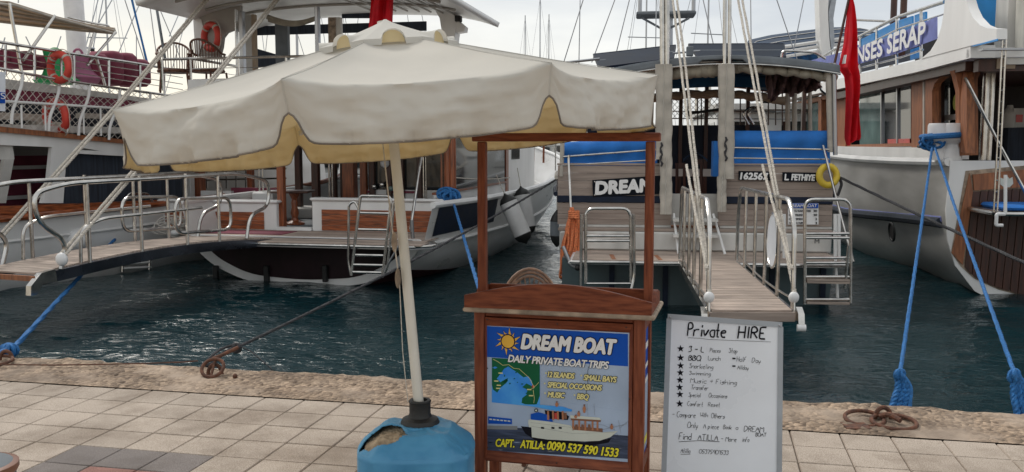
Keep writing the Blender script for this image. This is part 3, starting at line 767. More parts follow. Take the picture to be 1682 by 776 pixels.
# tray with raised boards
tL = KP(760, 505, -.05)[0]; tR = KP(1076, 520, -.05)[0]; zT = zt + .022
MB().box(tL, tR, -.055, D_+.06, zt+.001, zT, .006).build('tray', 'raw_edge', kiosk, True, 25)
hb = KP(763, 485, -.04)[2]; pk = KP(905, 467, -.04)[2]
a0, a1 = KP(763, 490, -.04)[0], KP(1071, 490, -.04)[0]
N = 28
pts = [(a0, -.045, zT)] + [(a0+(a1-a0)*i/N, -.045, hb+(pk-hb)*math.sin(math.pi*i/N)**1.0) for i in range(N+1)] + [(a1, -.045, zT)]
MB().prism(pts, (0, .022, 0)).build('front_board', 'kiosk_wood', kiosk, True, 30)
for a in (a0, a1-.02):
    z1 = hb
    pts = [(a, -.02, zT), (a, -.02, z1), (a, .02, z1-.012), (a, .09, zT+.035), (a, .13, zT+.03), (a, .19, zT+.07), (a, .23, zT+.075), (a, D_+.03, zT+.05), (a, D_+.03, zT)]
    MB().prism(pts, (.02, 0, 0)).build('side_board', 'kiosk_wood', kiosk, True, 30)
bx('back_board', a0+.021, a1-.021, D_+.008, D_+.03, zT, zT+.06)
# posts and crossbar
pb = .12; pw = .020
pl = KP(792.5, 340, pb)[0]; pr = KP(1067, 340, pb)[0]; zc0 = KP(930, 233, pb)[2]; zc1 = zc0 + .040
for a in (pl, pr): bx('post', a-pw, a+pw, pb-.02, pb+.02, zT, zc0, m='kiosk_wood_v')
bx('crossbar', pl-.045, pr+.045, pb-.024, pb+.024, zc0+.001, zc1)
# poster -----------------------------------------------------------
PF = .013
MB().box(pL-.004, pR+.004, PF, PF+.012, pB-.004, pT+.004).build('poster', 'poster_sky', kiosk, False)
lay = [0]
def flat(name, pts, m, px=True, layer=1, parent=None):
    q = [KP(x, y, PF) for x, y in pts] if px else pts
    e = .0006
    MB().prism([(p[0], PF-.0004-e*layer, p[2]) for p in q], (0, e*.8, 0)).build(name, m, kiosk, False)
flat('blue_band', [(799, 536), (1031.5, 549), (1031.5, 602), (799, 586.5)], 'poster_blue')
flat('map', [(808, 588), (887, 592.5), (887, 669), (808, 661)], 'map_sea', layer=2)
flat('map_land', [(808.2, 588), (886.8, 592.5), (886.8, 650), (882, 664), (868, 666), (857, 662), (858, 654), (866, 648), (866, 640), (858, 636), (865, 630), (875, 635), (874, 626), (868, 618), (860, 620), (850, 612), (842, 607), (835, 602), (828, 606), (824, 612), (816, 622), (822, 628), (835, 621), (832, 629), (822, 637), (817, 645), (810, 640), (808.2, 632)], 'map_green', layer=3)
flat('map_land', [(826, 626), (832, 622), (835, 626), (828, 630)], 'map_green', layer=3)
def pstroke(name, pts, m, rad=.0012): MB().tube([V(KP(x, y, PF)[0], PF-.0035, KP(x, y, PF)[2]) for x, y in pts], rad, 4).build(name, m, kiosk)
pstroke('map_road', [(810, 590), (818, 594), (826, 600), (836, 599), (844, 605), (853, 606), (862, 614), (870, 621), (876, 633), (878, 637), (870, 640)], 'letter_cream')
pstroke('map_road', [(876, 637), (882, 632), (885, 628)], 'letter_cream'); pstroke('map_road', [(876, 640), (878, 655), (877, 662)], 'letter_cream')
for x, y in ((822, 613), (815, 626), (819, 633), (818, 638), (869, 640), (872, 650)): flat('map_label', [(x-3, y-1), (x+4, y-.8), (x+4, y+1), (x-3, y+.8)], 'letter_cream', layer=4)
flat('map_label', [(874, 633), (878, 633.2), (878, 637), (874, 636.8)], 'print_red', layer=4)
# printed sun
sc_ = KP(834.5, 561, PF); e0 = .030
MB().prism([(sc_[0]+e0*math.cos(2*math.pi*i/28), PF-.004, sc_[2]+e0*math.sin(2*math.pi*i/28)) for i in range(28)], (0, .003, 0)).build('sun_disc', 'sun_yellow', kiosk)
MB().prism([(sc_[0]+e0*1.13*math.cos(2*math.pi*i/28), PF-.0022, sc_[2]+e0*1.13*math.sin(2*math.pi*i/28)) for i in range(28)], (0, .001, 0)).build('sun_outline', 'ink', kiosk)
rays = MB(); rb = MB()
for i in range(12):
    a = 2*math.pi*i/12 + .25; L = .066 if i % 2 == 0 else .053
    for mb, g, y in ((rays, 1, -.0036), (rb, 1.25, -.0022)):
        p = [(math.cos(a-.19*g)*e0*1.2, math.sin(a-.19*g)*e0*1.2), (math.cos(a+.06)*L*.75, math.sin(a+.06)*L*.75), (math.cos(a+.17)*L*(1+.06*(g-1)*4), math.sin(a+.17)*L*(1+.06*(g-1)*4)), (math.cos(a+.19*g)*e0*1.2, math.sin(a+.19*g)*e0*1.2)]
        mb.prism([(sc_[0]+x, PF+y, sc_[2]+z) for x, z in p], (0, .001, 0))
rays.build('sun_rays', 'sun_yellow', kiosk, False); rb.build('sun_outline', 'ink', kiosk, False)
def ktext(s, x0, y0, x1, y1, hpx, m, off=.02, shear=.22, ol=.05, space=.92):
    p0, p1 = KP(x0, y0, PF), KP(x1, y1, PF); h = hpx/F_PX*4.15
    p0.y = p1.y = PF-.0035
    if ol: text_part('lettering_outline', s, p0, p1, h, 'ink', kiosk, off=off+ol*1.3, shear=shear, depth=.0004, space=space)
    text_part('lettering', s, p0, p1, h, m, kiosk, off=off, shear=shear, depth=.0006, push=.0016, space=space)
ktext('DREAM BOAT', 857, 572, 1012, 582, 25, 'letter_white', .075, space=.98)
ktext('DAILY PRIVATE BOAT TRIPS', 835, 594, 1000, 606, 12.5, 'letter_white', .045)
ktext('12 ISLANDS', 900, 619, 944, 622, 9.5, 'letter_cream', .06, ol=.07); ktext('SMALL BAYS', 959, 624, 1013, 628, 9.5, 'letter_cream', .06, ol=.07)
ktext('SPECIAL OCCASIONS', 900, 636, 989, 641.5, 9.5, 'letter_cream', .06, ol=.07)
ktext('MUSIC', 900, 652, 928, 654, 9.5, 'letter_cream', .06, ol=.07); ktext('BBQ', 948, 655, 967, 656.5, 9.5, 'letter_cream', .06, ol=.07)
ktext('CAPT.', 815, 733, 845, 734.5, 14, 'letter_yellow', .045); ktext('ATILLA:', 855, 735, 895, 738, 14, 'letter_yellow', .045)
ktext('0090 537 590 1533', 899, 738, 1016, 750.5, 15, 'letter_yellow', .045, space=.95)
for x, y in ((897, 613), (955, 617), (895, 630), (895.5, 646), (944, 649)): flat('bullet', [(x-1.2, y-1.2), (x+1.2, y-1.2), (x+1.2, y+1.2), (x-1.2, y+1.2)], 'letter_cream', layer=4)
def jag(pts, amp=1.1, seed=1, n=3):
    rg = random.Random(seed); o = []
    for i, p in enumerate(pts):
        q = pts[(i+1) % len(pts)]; o.append(p)
        for k in range(1, n): t = k/n; o.append((p[0]+(q[0]-p[0])*t+rg.uniform(-amp, amp), p[1]+(q[1]-p[1])*t+rg.uniform(-amp, amp)))
    return o
for i, (x, y, w, h) in enumerate(((813, 604, 9, 4), (845, 622, 3, 2), (850, 628, 2.5, 2), (838, 630, 3, 3), (858, 631, 4, 2.5), (829, 617, 2, 4), (866, 646, 5, 4), (848, 612, 3, 2), (863, 657, 3, 2))):
    flat('map_island', jag([(x-w/2, y), (x, y-h/2), (x+w/2, y), (x, y+h/2)], .5, i, 2), 'map_green' if i else 'map_sea', layer=5)
# printed photograph of the boat
flat('printed_sea', [(799, 700), (850, 703), (1031.5, 716), (1031.5, 754), (799, 740)], 'poster_sea', layer=1)
flat('printed_hills', [(905, 660), (950, 664), (1031.5, 676), (1031.5, 700), (905, 690)], 'poster_sky', layer=1)
flat('printed_jetty', [(799, 699), (850, 700), (850, 706), (799, 705)], 'print_grey', layer=3)
for i in range(16):
    xx = 802+14*i+random.uniform(-3, 3); yy = 708+xx*.03-24+random.uniform(6, 30); flat('printed_ripple', [(xx, yy), (xx+random.uniform(8, 18), yy+.6), (xx+5, yy+1.6)], random.choice(['print_grey', 'ink', 'poster_sky']), layer=2)
flat('printed_reflection', [(872, 718), (960, 727), (1004, 720), (1000, 727), (960, 734), (885, 728)], 'ink', layer=3)
flat('printed_stern', [(856, 700), (873, 702), (874, 719), (863, 712)], 'ink', layer=6)
for q in range(6): flat('printed_sign_text', [(804+6*q, 687.5+.6*q), (808.5+6*q, 688+.6*q), (808.5+6*q, 690+.6*q), (804+6*q, 689.5+.6*q)], 'print_hull', layer=5)
flat('printed_sign', [(802, 684), (841, 688), (841, 697), (802, 696)], 'poster_blue', layer=3)
flat('printed_hull', [(868, 696), (873, 718), (900, 722), (960, 725), (985, 724), (1003, 718), (1015, 708), (990, 710), (942, 706), (938, 699), (905, 693), (873, 688), (868, 690)], 'print_hull', layer=5)
flat('printed_cabin', [(872, 690), (905, 693), (938, 699), (942, 706), (905, 702), (872, 698)], 'print_grey', layer=4)
flat('printed_canopy', [(860, 664), (888, 665), (925, 668), (940, 673), (939, 676), (915, 675), (870, 667)], 'map_sea', layer=6)
flat('printed_cushions', [(872, 680), (885, 677), (908, 684), (908, 693), (872, 689)], 'poster_blue', layer=6)
flat('printed_crowd', [(895, 674), (925, 677), (935, 684), (933, 690), (908, 688), (897, 684)], 'ink', layer=5)
for q in (899, 907, 915, 923): flat('printed_person', [(q, 675), (q+3, 675), (q+3.5, 690), (q, 689)], 'skin_print' if q % 2 else 'print_red', layer=7)
flat('printed_roof', [(937, 682), (985, 686), (988, 690), (937, 687)], 'print_hull', layer=6)
for q in (940, 950, 960, 972, 980): flat('printed_post', [(q, 688), (q+3.2, 688), (q+3.2, 707), (q, 707)], 'skin_print', layer=5)
flat('printed_deck', [(940, 700), (990, 704), (990, 710), (941, 706)], 'print_brown', layer=4)
for x, y, h in ((915, 659, 9), (960, 664, 14), (951, 675, 9), (1005, 696, 9), (946, 681, 6)):
    flat('printed_person', [(x-1.8, y+h*.26), (x+1.8, y+h*.26), (x+2.8, y+h*.5), (x+1.5, y+h), (x-1.5, y+h), (x-2.8, y+h*.5)], 'skin_print', layer=8)
    flat('printed_head', [(x-1.1, y), (x+1.1, y), (x+1.3, y+h*.12), (x+.9, y+h*.25), (x-.9, y+h*.25), (x-1.3, y+h*.12)], 'print_brown', layer=8)
for q in (889, 906, 918): flat('printed_window', [(q, 701), (q+5, 701.5), (q+5, 704.5), (q, 704)], 'ink', layer=7)
for pts in (((940, 694), (990, 698), (1010, 706)), ((872, 694), (938, 702)), ((873, 700), (940, 712), (1010, 710)), ((976, 663), (977, 682)), ((965, 663), (966, 683)), ((1012, 712), (1018, 716)), ((1016, 690), (1020, 712)), ((1018, 703), (1033, 691))): pstroke('printed_line', pts, 'print_grey', .0006)
flat('printed_ring', [(881+3.2*math.cos(a_), 674+3.2*math.sin(a_)) for a_ in [i*.6 for i in range(10)]], 'ink', layer=7); flat('printed_ring', [(881+1.7*math.cos(a_), 674+1.7*math.sin(a_)) for a_ in [i*.6 for i in range(10)]], 'print_hull', layer=8)
for q, m_ in ((903, 'ink'), (911, 'print_red'), (919, 'ink'), (927, 'print_brown')): flat('printed_person', [(q, 678), (q+4, 678), (q+4.5, 688), (q, 688)], m_, layer=8)
for q in (945, 955, 966): flat('printed_chair', [(q, 697), (q+4, 697), (q+5, 705), (q, 705)], 'print_brown', layer=7)
flat('printed_roof_shade', [(938, 687), (987, 690), (987, 693), (938, 690)], 'print_brown', layer=7)
pstroke('printed_rail', [(988, 706), (1015, 700), (1030, 696)], 'print_grey', .0007)
MB().tube([V(KP(x, y, PF)[0], PF-.0030, KP(x, y, PF)[2]) for x, y in ((967, 602), (965, 615), (966, 630), (963, 645), (966, 657))], .0009, 4).build('poster_crack', 'ink', kiosk)

# ------------------------------------------------------------------ whiteboard
wp = P(1186, 640, 4.22)
WF = Fr(wp.x, wp.y, 15.5)
board = thing('whiteboard', 'leaning whiteboard headed Private HIRE in black marker beside the kiosk', 'whiteboard', WF.o, WF.yaw)
lean = R(9)
def WB(x, y, off=0.0):
    """photo pixel to a point on the leaning board plane"""
    o, d = WF._r(x, y); n = V(0, -math.cos(lean), math.sin(lean)); p0 = V(0, -.0, .45)
    t = (p0 + n*off - o).dot(n)/d.dot(n); return o + d*t
TL, TR_ = WB(1097, 517), WB(1285, 531); bL, bR = WB(1088, 776), WB(1282.5, 776)
up_ = (TL-bL).normalized(); k_ = lambda p, q: p + (q-p)*(p.z-.03)/(p.z-q.z)
BL, BR = k_(TL, bL), k_(TR_, bR)
wn_ = (TR_-TL).cross(TL-BL).normalized(); wn_ = wn_ if wn_.y > 0 else -wn_
ins = lambda a, b, c, d: None
MB().prism([TL, TR_, BR, BL], wn_*.012).build('panel', 'board_white', board, False)
e_ = (TR_-TL).normalized()
for A, B in ((TL-up_*.009, TR_-up_*.009), (BL+up_*.009, BR+up_*.009)): MB().bar(A+wn_*.004, B+wn_*.004, .024, .018, wn_).build('frame_bar', 'aluminium', board, False)
for A, B in ((TL+e_*.007-up_*.019, BL+e_*.007+up_*.019), (TR_-e_*.007-up_*.019, BR-e_*.007+up_*.019)): MB().bar(A+wn_*.004, B+wn_*.004, .024, .018, wn_).build('frame_bar', 'aluminium', board, False)
for A in (TL+e_*.012-up_*.012, TR_-e_*.012-up_*.012): MB().sphere(A-wn_*.009, .005, .003, .005, 8, 6).build('screw', 'steel_dull', board)
for q in (.2, .8):
    A = TL.lerp(TR_, q)+wn_*.02; MB().bar(A-up_*.05, V(A.x, A.y+.26, .0), .02, .02).build('rear_leg', 'aluminium', board, False)
    A2 = BL.lerp(BR, q)+wn_*.01; MB().bar(A2+up_*.02, V(A2.x, A2.y-.0, .0), .02, .02).build('front_foot', 'rubber', board, False)
FW = lambda x, y, b: WB(x, y, .0012)
for s_, x_, y_, h_, e__, r_ in (('Private', 1129, 552, 22, 1193, .0042), ('H', 1212, 556, 20, 1225, .0046), ('I', 1226, 556, 19, 1231, .0046), ('R', 1233, 556, 19, 1246, .0046), ('E', 1247, 557, 19, 1259, .0046)):
    mb = MB(); hand(mb, s_, FW, 0, x_, y_, h_, e__, r_, .045, .2); tag(mb.build('heading', 'ink', board), kind='stuff')
MB().tube([FW(x, y, 0) for x, y in ((1130, 555), (1150, 556), (1165, 558), (1266, 562))], .0009, 4).build('ruled_line', 'ink', board)
st = MB()
for x, y in ((1118, 573), (1118, 588), (1118, 601), (1117.5, 612.5), (1117, 624.5), (1116.5, 636.5), (1117, 648), (1116.5, 663.5)):
    c = FW(x, y, 0); pp = []
    for i in range(10):
        a = R(90+36*i) + .1; rr = .0175 if i % 2 == 0 else .0075; pp.append(c + e_*rr*math.cos(a) + up_*rr*math.sin(a) - wn_*.0012)
    st.prism(pp, wn_*.002)
st.build('stars', 'ink', board, False)
lines = [('3 - L', 1131, 578, 9, 1157, .0026), ('Places', 1166, 579, 7, 1184, .0011), ('Stop', 1197, 580, 8, 1212, .0011),
 ('BBQ', 1131, 592, 8, 1152, .0024), ('Lunch', 1163, 592, 7, 1184, .0012), ('Half', 1210, 594, 8, 1226, .0012), ('Day', 1235, 596, 8, 1250, .0012),
 ('Snorkeling', 1132, 605, 8, 1172, .0011), ('Allday', 1211, 607, 7, 1230, .0011), ('Swimming', 1132, 616, 6.5, 1168, .0011), ('Music + Fishing', 1134, 629, 8, 1211, .0012),
 ('Transfer', 1135, 640, 7.5, 1164, .0012), ('Special', 1131, 652, 7, 1151, .0011), ('Occasions', 1164, 653, 7, 1195, .0011), ('Comfort', 1129, 667, 7.5, 1155, .0011), ('Reset', 1163, 668, 7, 1183, .0011),
 ('- Compare', 1104, 685, 9, 1143, .0013), ('With', 1150, 685, 7, 1163, .0011), ('Others', 1168, 687, 8, 1191, .0012), ('Only', 1129, 703, 9.5, 1147, .0013), ('A piece', 1155, 704, 8, 1181, .0012), ('Book', 1188, 705, 7, 1202, .0011), ('a', 1208, 706, 7, 1213, .0012), ('DREAM', 1222, 709, 9, 1255, .0015), ('BOAT', 1241, 717, 6, 1259, .0014),
 ('Find', 1115, 722, 11, 1136, .0016), ('ATILLA', 1146, 723, 9.5, 1180, .0016), ('- More', 1184, 725, 8, 1210, .0013), ('info', 1219, 726, 8, 1231, .0011), ('Atilla', 1118, 744, 7.5, 1134, .0012), ('05375901533', 1148, 745, 6.5, 1197, .0013)]
for s, x, y, h, w, r in lines:
    mb = MB(); hand(mb, s, FW, 0, x, y, h, w, r*.85, .05); tag(mb.build('handwriting', 'ink', board), kind='stuff')
for pts in (((1203, 589), (1208, 589.3)), ((1203, 601.5), (1208, 601.8))): MB().tube([FW(x, y, 0) for x, y in pts], .004, 6).build('dash_mark', 'ink', board)
MB().tube([FW(x, y, 0) for x, y in ((1115, 726), (1150, 724), (1182, 726))], .0013, 4).build('ruled_line', 'ink', board)
MB().tube([FW(x, y, 0) for x, y in ((1118, 746.5), (1134, 746.5))], .001, 4).build('ruled_line', 'ink', board)

# ------------------------------------------------------------------ wicker chair behind the kiosk
cp = P(872, 470, 5.0)
chair = thing('wicker_chair', 'round-backed wicker chair standing just behind the kiosk', 'chair', (cp.x, cp.y, 0), R(-20))
zc_ = P(872, 443, 5.0).z
bk = MB(); 
def oval(w, h, y=0.0): return [V(w*math.cos(2*math.pi*i/36), y+.03*math.sin(2*math.pi*i/36), zc_-h0+h*math.sin(2*math.pi*i/36)) for i in range(36)]
h0 = .30
for w, h in ((.19, .30), (.175, .28), (.16, .258), (.118, .205)): bk.tube(oval(w, h), .0085, 7, True)
bk.build('back_frame', 'wicker_pale', chair)
sp = MB()
for i in range(-7, 8):
    x = i*.0155; hh = .205*math.sqrt(max(0, 1-(x/.12)**2)); sp.tube([V(x, 0, zc_-h0-hh), V(x*1.02, .03, zc_-h0+hh)], .0035, 5)
for i in range(-7, 8):
    a = R(90 + i*11); sp.tube([V(.118*math.cos(a), .02, zc_-h0+.205*math.sin(a)), V(.16*math.cos(a), .02, zc_-h0+.258*math.sin(a))], .004, 5)
sp.build('back_weave', 'wicker_pale', chair)
MB().lathe([(.01, .40), (.20, .40), (.215, .415), (.215, .43), (.2, .44), (.01, .445)], 28, (0, -.2, 0)).build('seat', 'wicker', chair)
for x, y in ((-.16, -.36), (.16, -.36), (-.16, -.04), (.16, -.04)): MB().tube([(x*1.1, y, 0), (x, y, .41)], .014, 8).build('leg', 'wicker', chair)
for s in (-1, 1): MB().tube(rnd([(s*.19, 0, zc_-h0), (s*.25, -.1, .66), (s*.23, -.34, .62), (s*.2, -.36, .42)], .08), .013, 8).build('arm', 'wicker', chair)
# grey bin corner low at the left border
gb = G(-12, 905); binp = P(5, 800, 3.3)
gbin = thing('litter_bin', 'grey bin with a brown rim at the lower left corner', 'bin', (binp.x-.10, 3.3, 0), 0)
ztop = P(10, 764, 3.3).z
MB().lathe([(.10, 0), (.125, .02), (.135, ztop-.03), (.14, ztop-.02)], 28).build('body', 'grey_cover', gbin)
MB().lathe([(.141, ztop-.03), (.146, ztop-.02), (.146, ztop), (.135, ztop+.004)], 28).build('rim', 'print_brown', gbin); MB().lathe([(.134, ztop-.002), (.12, ztop+.008), (.02, ztop+.012)], 28).build('lid', 'grey_cover', gbin)
# ================================================================== BOATS: shared builders
def hull(mbp, st, ca=0.0):
    """st: list of (b, [(half, z) keel..rail]); lofted both sides and closed at the stern"""
    n = len(st[0][1]); vs = []
    for b, pr in st:
        for h, z in pr: vs.append((ca+h, b, z))
        for h, z in pr: vs.append((ca-h, b, z))
    fs = []
    for i in range(len(st)-1):
        for k in range(n-1):
            a = i*2*n+k; c = (i+1)*2*n+k; fs.append((a, a+1, c+1, c)); fs.append((a+n, c+n, c+n+1, a+n+1))
    mbp.add(vs, fs)
def smooth_st(st, sub=4):
    """Catmull-Rom between stations"""
    o = []
    for i in range(len(st)-1):
        p = [st[max(i-1, 0)], st[i], st[i+1], st[min(i+2, len(st)-1)]]
        for k in range(sub):
            t = k/sub; c = lambda a, b, d, e: .5*((2*b)+(-a+d)*t+(2*a-5*b+4*d-e)*t*t+(-a+3*b-3*d+e)*t**3)
            o.append((c(*[q[0] for q in p]), [(max(0, c(*[q[1][j][0] for q in p])), c(*[q[1][j][1] for q in p])) for j in range(len(st[0][1]))]))
    o.append(st[-1]); return o
def strake(st, j0, t, sgn, push=.0):
    """line along the hull side at fraction t between profile points j0 and j0+1"""
    return [V(sgn*(pr[j0][0]*(1-t)+pr[j0+1][0]*t+push), b, pr[j0][1]*(1-t)+pr[j0+1][1]*t) for b, pr in st]
def side_panel(st, j0, t0, t1, sgn, b0, b1, push):
    mb = MB(); rows = []
    for b, pr in st:
        if b < b0-1e-6 or b > b1+1e-6: continue
        pt = lambda t: V(sgn*(pr[j0][0]*(1-t)+pr[j0+1][0]*t+push), b, pr[j0][1]*(1-t)+pr[j0+1][1]*t)
        rows.append((pt(t0), pt(t1)))
    vs = [p for r in rows for p in r]; fs = [(2*i, 2*i+1, 2*i+3, 2*i+2) for i in range(len(rows)-1)]
    return mb.add(vs, fs)
def rail(parent, pts, top, posts, mids=(), r=.016, m='steel', name='handrail'):
    """stanchions standing on pts, one top rail and wires between"""
    pts = [Vector(p) for p in pts]
    tubeobj(name, [p+V(0, 0, top) for p in pts], r, m, parent)
    for i in posts: tubeobj('stanchion', [pts[i], pts[i]+V(0, 0, top)], r*.95, m, parent, 6)
    for h in mids: tubeobj('guard_wire', [p+V(0, 0, h) for p in pts], r*.45, m, parent, 5)
def lifebuoy(name, label, w, rad, r, rot, bands=True, group='red and white life rings hung on the boats', m='buoy_red', cat='life ring'):
    t = thing(name, label, cat, w, 0, group); t.rotation_euler = rot
    n = 36; torus(MB(), (0, 0, 0), (1, 0, 0), (0, 0, 1), rad, r, 36, 12).build('ring', m, t)
    if bands:
        for q in range(4):
            a = R(45+90*q); MB().tube([V(rad*math.cos(a+d), 0, rad*math.sin(a+d)) for d in (-.09, -.03, .03, .09)], r*1.06, 12).build('band', 'canvas_beige', t)
        gl = [V((rad+r*(1.2+.5*abs(math.sin(2*x))))*math.cos(x), 0, (rad+r*(1.2+.5*abs(math.sin(2*x))))*math.sin(x)) for x in [2*math.pi*i/40 for i in range(40)]]
        MB().tube(gl, .007, 5, True).build('grab_line', 'rope_white', t)
    return t
def lattice(parent, p00, p10, p11, p01, nu, nv, r=.004, m='net', name='safety_net', crosses=True):
    """diamond netting over a four cornered field"""
    mb = MB(); p00, p10, p11, p01 = map(Vector, (p00, p10, p11, p01))
    pt = lambda u, v: (p00.lerp(p10, u)).lerp(p01.lerp(p11, u), v)
    for i in range(-nv, nu+1):
        for sg in (1, -1):
            a = []
            for k in range(nv*2+1):
                v = k/(nv*2); u = (i + (v*nv if sg > 0 else nv-v*nv))/nu
                if -1e-6 <= u <= 1+1e-6: a.append(pt(u, v))
            if len(a) > 1: mb.tube(a, r, 4)
    o = mb.build(name, m, parent, False); return tag(o, kind='stuff')
def plank_row(parent, fn, n, m, gap=.004, name='plank', th=.02, nrm=(0, 0, 1)):
    """n planks side by side over the field fn(u, v)->point, seams along v"""
    for i in range(n):
        u0, u1 = (i+.5*gap*n*.0)/n, (i+1)/n; g = gap
        a, b, c, d = fn(u0, 0), fn(u1, 0), fn(u1, 1), fn(u0, 1)
        du = (Vector(b)-Vector(a)).normalized()*g; dv = (Vector(c)-Vector(d)).normalized()*g
        nn = Vector(nrm).normalized()*(th+random.uniform(-.001, .001))
        q = [Vector(a)+du, Vector(b)-du, Vector(c)-dv, Vector(d)+dv]
        mb = MB(); mb.prism(q, nn); mb.build(name, m, parent, False)
def ladder(parent, p, fn_top, name='ladder'): pass

# ------------------------------------------------------------------ DREAM
w0 = G(1160, 431, .22)
D = Fr(w0.x, w0.y, 6.9)
dream = boat_thing('trip_boat', 'wood clad trip boat DREAM with blue side cloths and solar panels', 'boat', D)
zp = .22
pl_, pr_ = D.P(933, 429, 0)[0], D.P(1400, 432, 0)[0]
WB_ = 1.35                                       # depth of the bathing platform
hl, hr = D.P(914, 300, WB_)[0], D.P(1371, 300, WB_)[0]
hc = (hl+hr)/2; hw_ = (hr-hl)/2
dst = smooth_st([(WB_, [(0, -.9), (hw_*.55, -.75), (hw_*.86, -.42), (hw_*.95, .0), (hw_*.985, .7), (hw_, 1.22)]),
 (WB_+2.5, [(0, -1.1), (hw_*.7, -.85), (hw_*1.0, -.42), (hw_*1.06, .0), (hw_*1.08, .7), (hw_*1.08, 1.22)]),
 (WB_+6, [(0, -1.1), (hw_*.6, -.85), (hw_*.95, -.42), (hw_*1.04, .0), (hw_*1.1, .6), (hw_*1.1, 1.0)]),
 (WB_+9.5, [(0, -1.0), (hw_*.25, -.8), (hw_*.5, -.42), (hw_*.65, .0), (hw_*.8, .7), (hw_*.88, 1.25)]),
 (WB_+12.5, [(0, -.6), (.02, -.5), (.04, -.42), (.06, .0), (.10, .8), (.15, 1.7)])])
mb = MB(); hull(mb, dst, hc); mb.build('hull', 'white_paint', dream, True, 50)
for sgn in (-1, 1):
    for j, t in ((4, .55),): tubeobj('rub_rail', [V(hc+p.x, p.y, p.z) for p in strake(dst, j, t, sgn, .02)], .035, 'navy', dream)
    tubeobj('gunwale', [V(hc+p.x, p.y, p.z) for p in strake(dst, 4, 1, sgn, 0)], .03, 'canvas_beige', dream)
# dark underbody seen beneath the platform
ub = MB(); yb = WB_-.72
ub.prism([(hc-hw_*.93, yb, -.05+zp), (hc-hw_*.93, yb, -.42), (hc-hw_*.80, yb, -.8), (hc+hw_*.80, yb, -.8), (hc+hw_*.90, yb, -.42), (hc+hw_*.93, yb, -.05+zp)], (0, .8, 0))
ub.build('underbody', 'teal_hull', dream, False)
for x in (1005, 1093, 1268, 1352): q = D.P(x, 455, yb-.02)[0]; MB().box(q-.035, q+.035, yb-.035, yb-.002, -.6, zp-.051).build('strut', 'navy', dream, False)
# platform
MB().box(pl_, pr_, 0, WB_-.02, zp-.05, zp-.012, .01).build('platform', 'plastic_white', dream)
npl = 14
for i in range(npl):
    b0 = .05+(WB_-.09)*i/npl; b1 = .05+(WB_-.09)*(i+1)/npl-.008
    MB().box(pl_+.05, pr_-.05, b0, b1, zp-.012, zp+.003).build('deck_plank', 'teak', dream, False)
for x in (1009, 1083): a = D.P(x, 416, .5)[0]; MB().bar((a, .12, zp+.006), (a-.04, .62, zp+.006), .05, .006).build('hatch_strip', 'old_wood', dream, False)
tubeobj('platform_edge', rnd([(pl_, WB_, zp-.02), (pl_, 0, zp-.02), (pr_, 0, zp-.02), (pr_, WB_, zp-.02)], .08), .02, 'steel', dream)
# stern face in planks, doorway in the middle
z = lambda y, x=1000, b=WB_: D.P(x, y, b)[2]
a = lambda x, y=300, b=WB_: D.P(x, y, b)[0]
ztopL, zstr0, zstr1, zst = z(272), z(333), z(322), z(376)
def face(a0, a1, z0, z1, n, m, b=WB_):
    for i in range(n):
        za = z0+(z1-z0)*i/n; zb_ = z0+(z1-z0)*(i+1)/n-.004
        MB().box(a0, a1, b-.012+random.uniform(0, .002), b+.03, za, zb_).build('cladding_plank', m, dream, False)
dl, dr_ = a(1103), a(1181)
for a0, a1 in ((hl+.02, dl), (dr_, hr-.02)):
    face(a0, a1, zst+.06, zstr0-.003, 4, 'vinyl_wood'); face(a0, a1, zstr1+.002, ztopL, 4, 'vinyl_wood')
    MB().box(a0-.01, a1, WB_-.035, WB_+.02, zstr0, zstr1, .008).build('rub_rail', 'navy', dream)
    MB().box(a0-.01, a1, WB_-.03, WB_+.04, ztopL+.001, ztopL+.03, .006).build('trim', 'vinyl_wood', dream)
    MB().box(a0+.02, a1, WB_-.03, WB_+.04, zst+.028, zst+.056).build('trim', 'white_dirty', dream, False)
MB().box(hl+.06, hr-.06, WB_-.22, WB_-.013, zp+.006, zst-.02, .02).build('step_box', 'white_dirty', dream)
MB().box(hl+.04, hr-.04, WB_-.20, WB_-.013, zst-.018, zst+.025, .008).build('step_tread', 'vinyl_wood', dream)
# doorway: sill panel, steps, dark cabin beyond
MB().box(dl+.003, dr_-.003, WB_+.02, WB_+.06, zst+.06, z(318)).build('door_panel', 'hull_grey', dream, False)
ladL, ladR = a(1107), a(1172)
for x0, x1 in ((ladL, a(1113)), (ladR, a(1187))): tubeobj('step_leg', [V(x0, WB_-.06, z(350)), V(x1, WB_-.5, zp)], .018, 'white_paint', dream)
for i, yy in enumerate((360, 384)): MB().box(ladL-.02, ladR+.04, WB_-.34-.1*i, WB_-.08, z(yy), z(yy)+.035).build('step', 'white_dirty', dream, False)
# interior
fl = .55
MB().box(hl+.1, hr-.1, WB_+.061, WB_+9, fl-.06, fl).build('cabin_sole', 'old_wood', dream, False)
MB().box(hl+.25, hr-.25, WB_+4.5, WB_+4.6, fl, D.P(1140, 206, WB_+4.5)[2]).build('bulkhead', 'navy', dream, False)
for x in (1118, 1160, 1228, 1320): MB().box(D.P(x-3, 200, WB_+4.4)[0], D.P(x+3, 200, WB_+4.4)[0], WB_+4.38, WB_+4.48, fl, D.P(x, 110, WB_+4.4)[2]).build('post', 'dark_wood', dream, False)
for s in (hl+.08, hr-.12): MB().box(s, s+.04, WB_+.1, WB_+9, fl, 1.15).build('side_lining', 'dark_wood', dream, False)
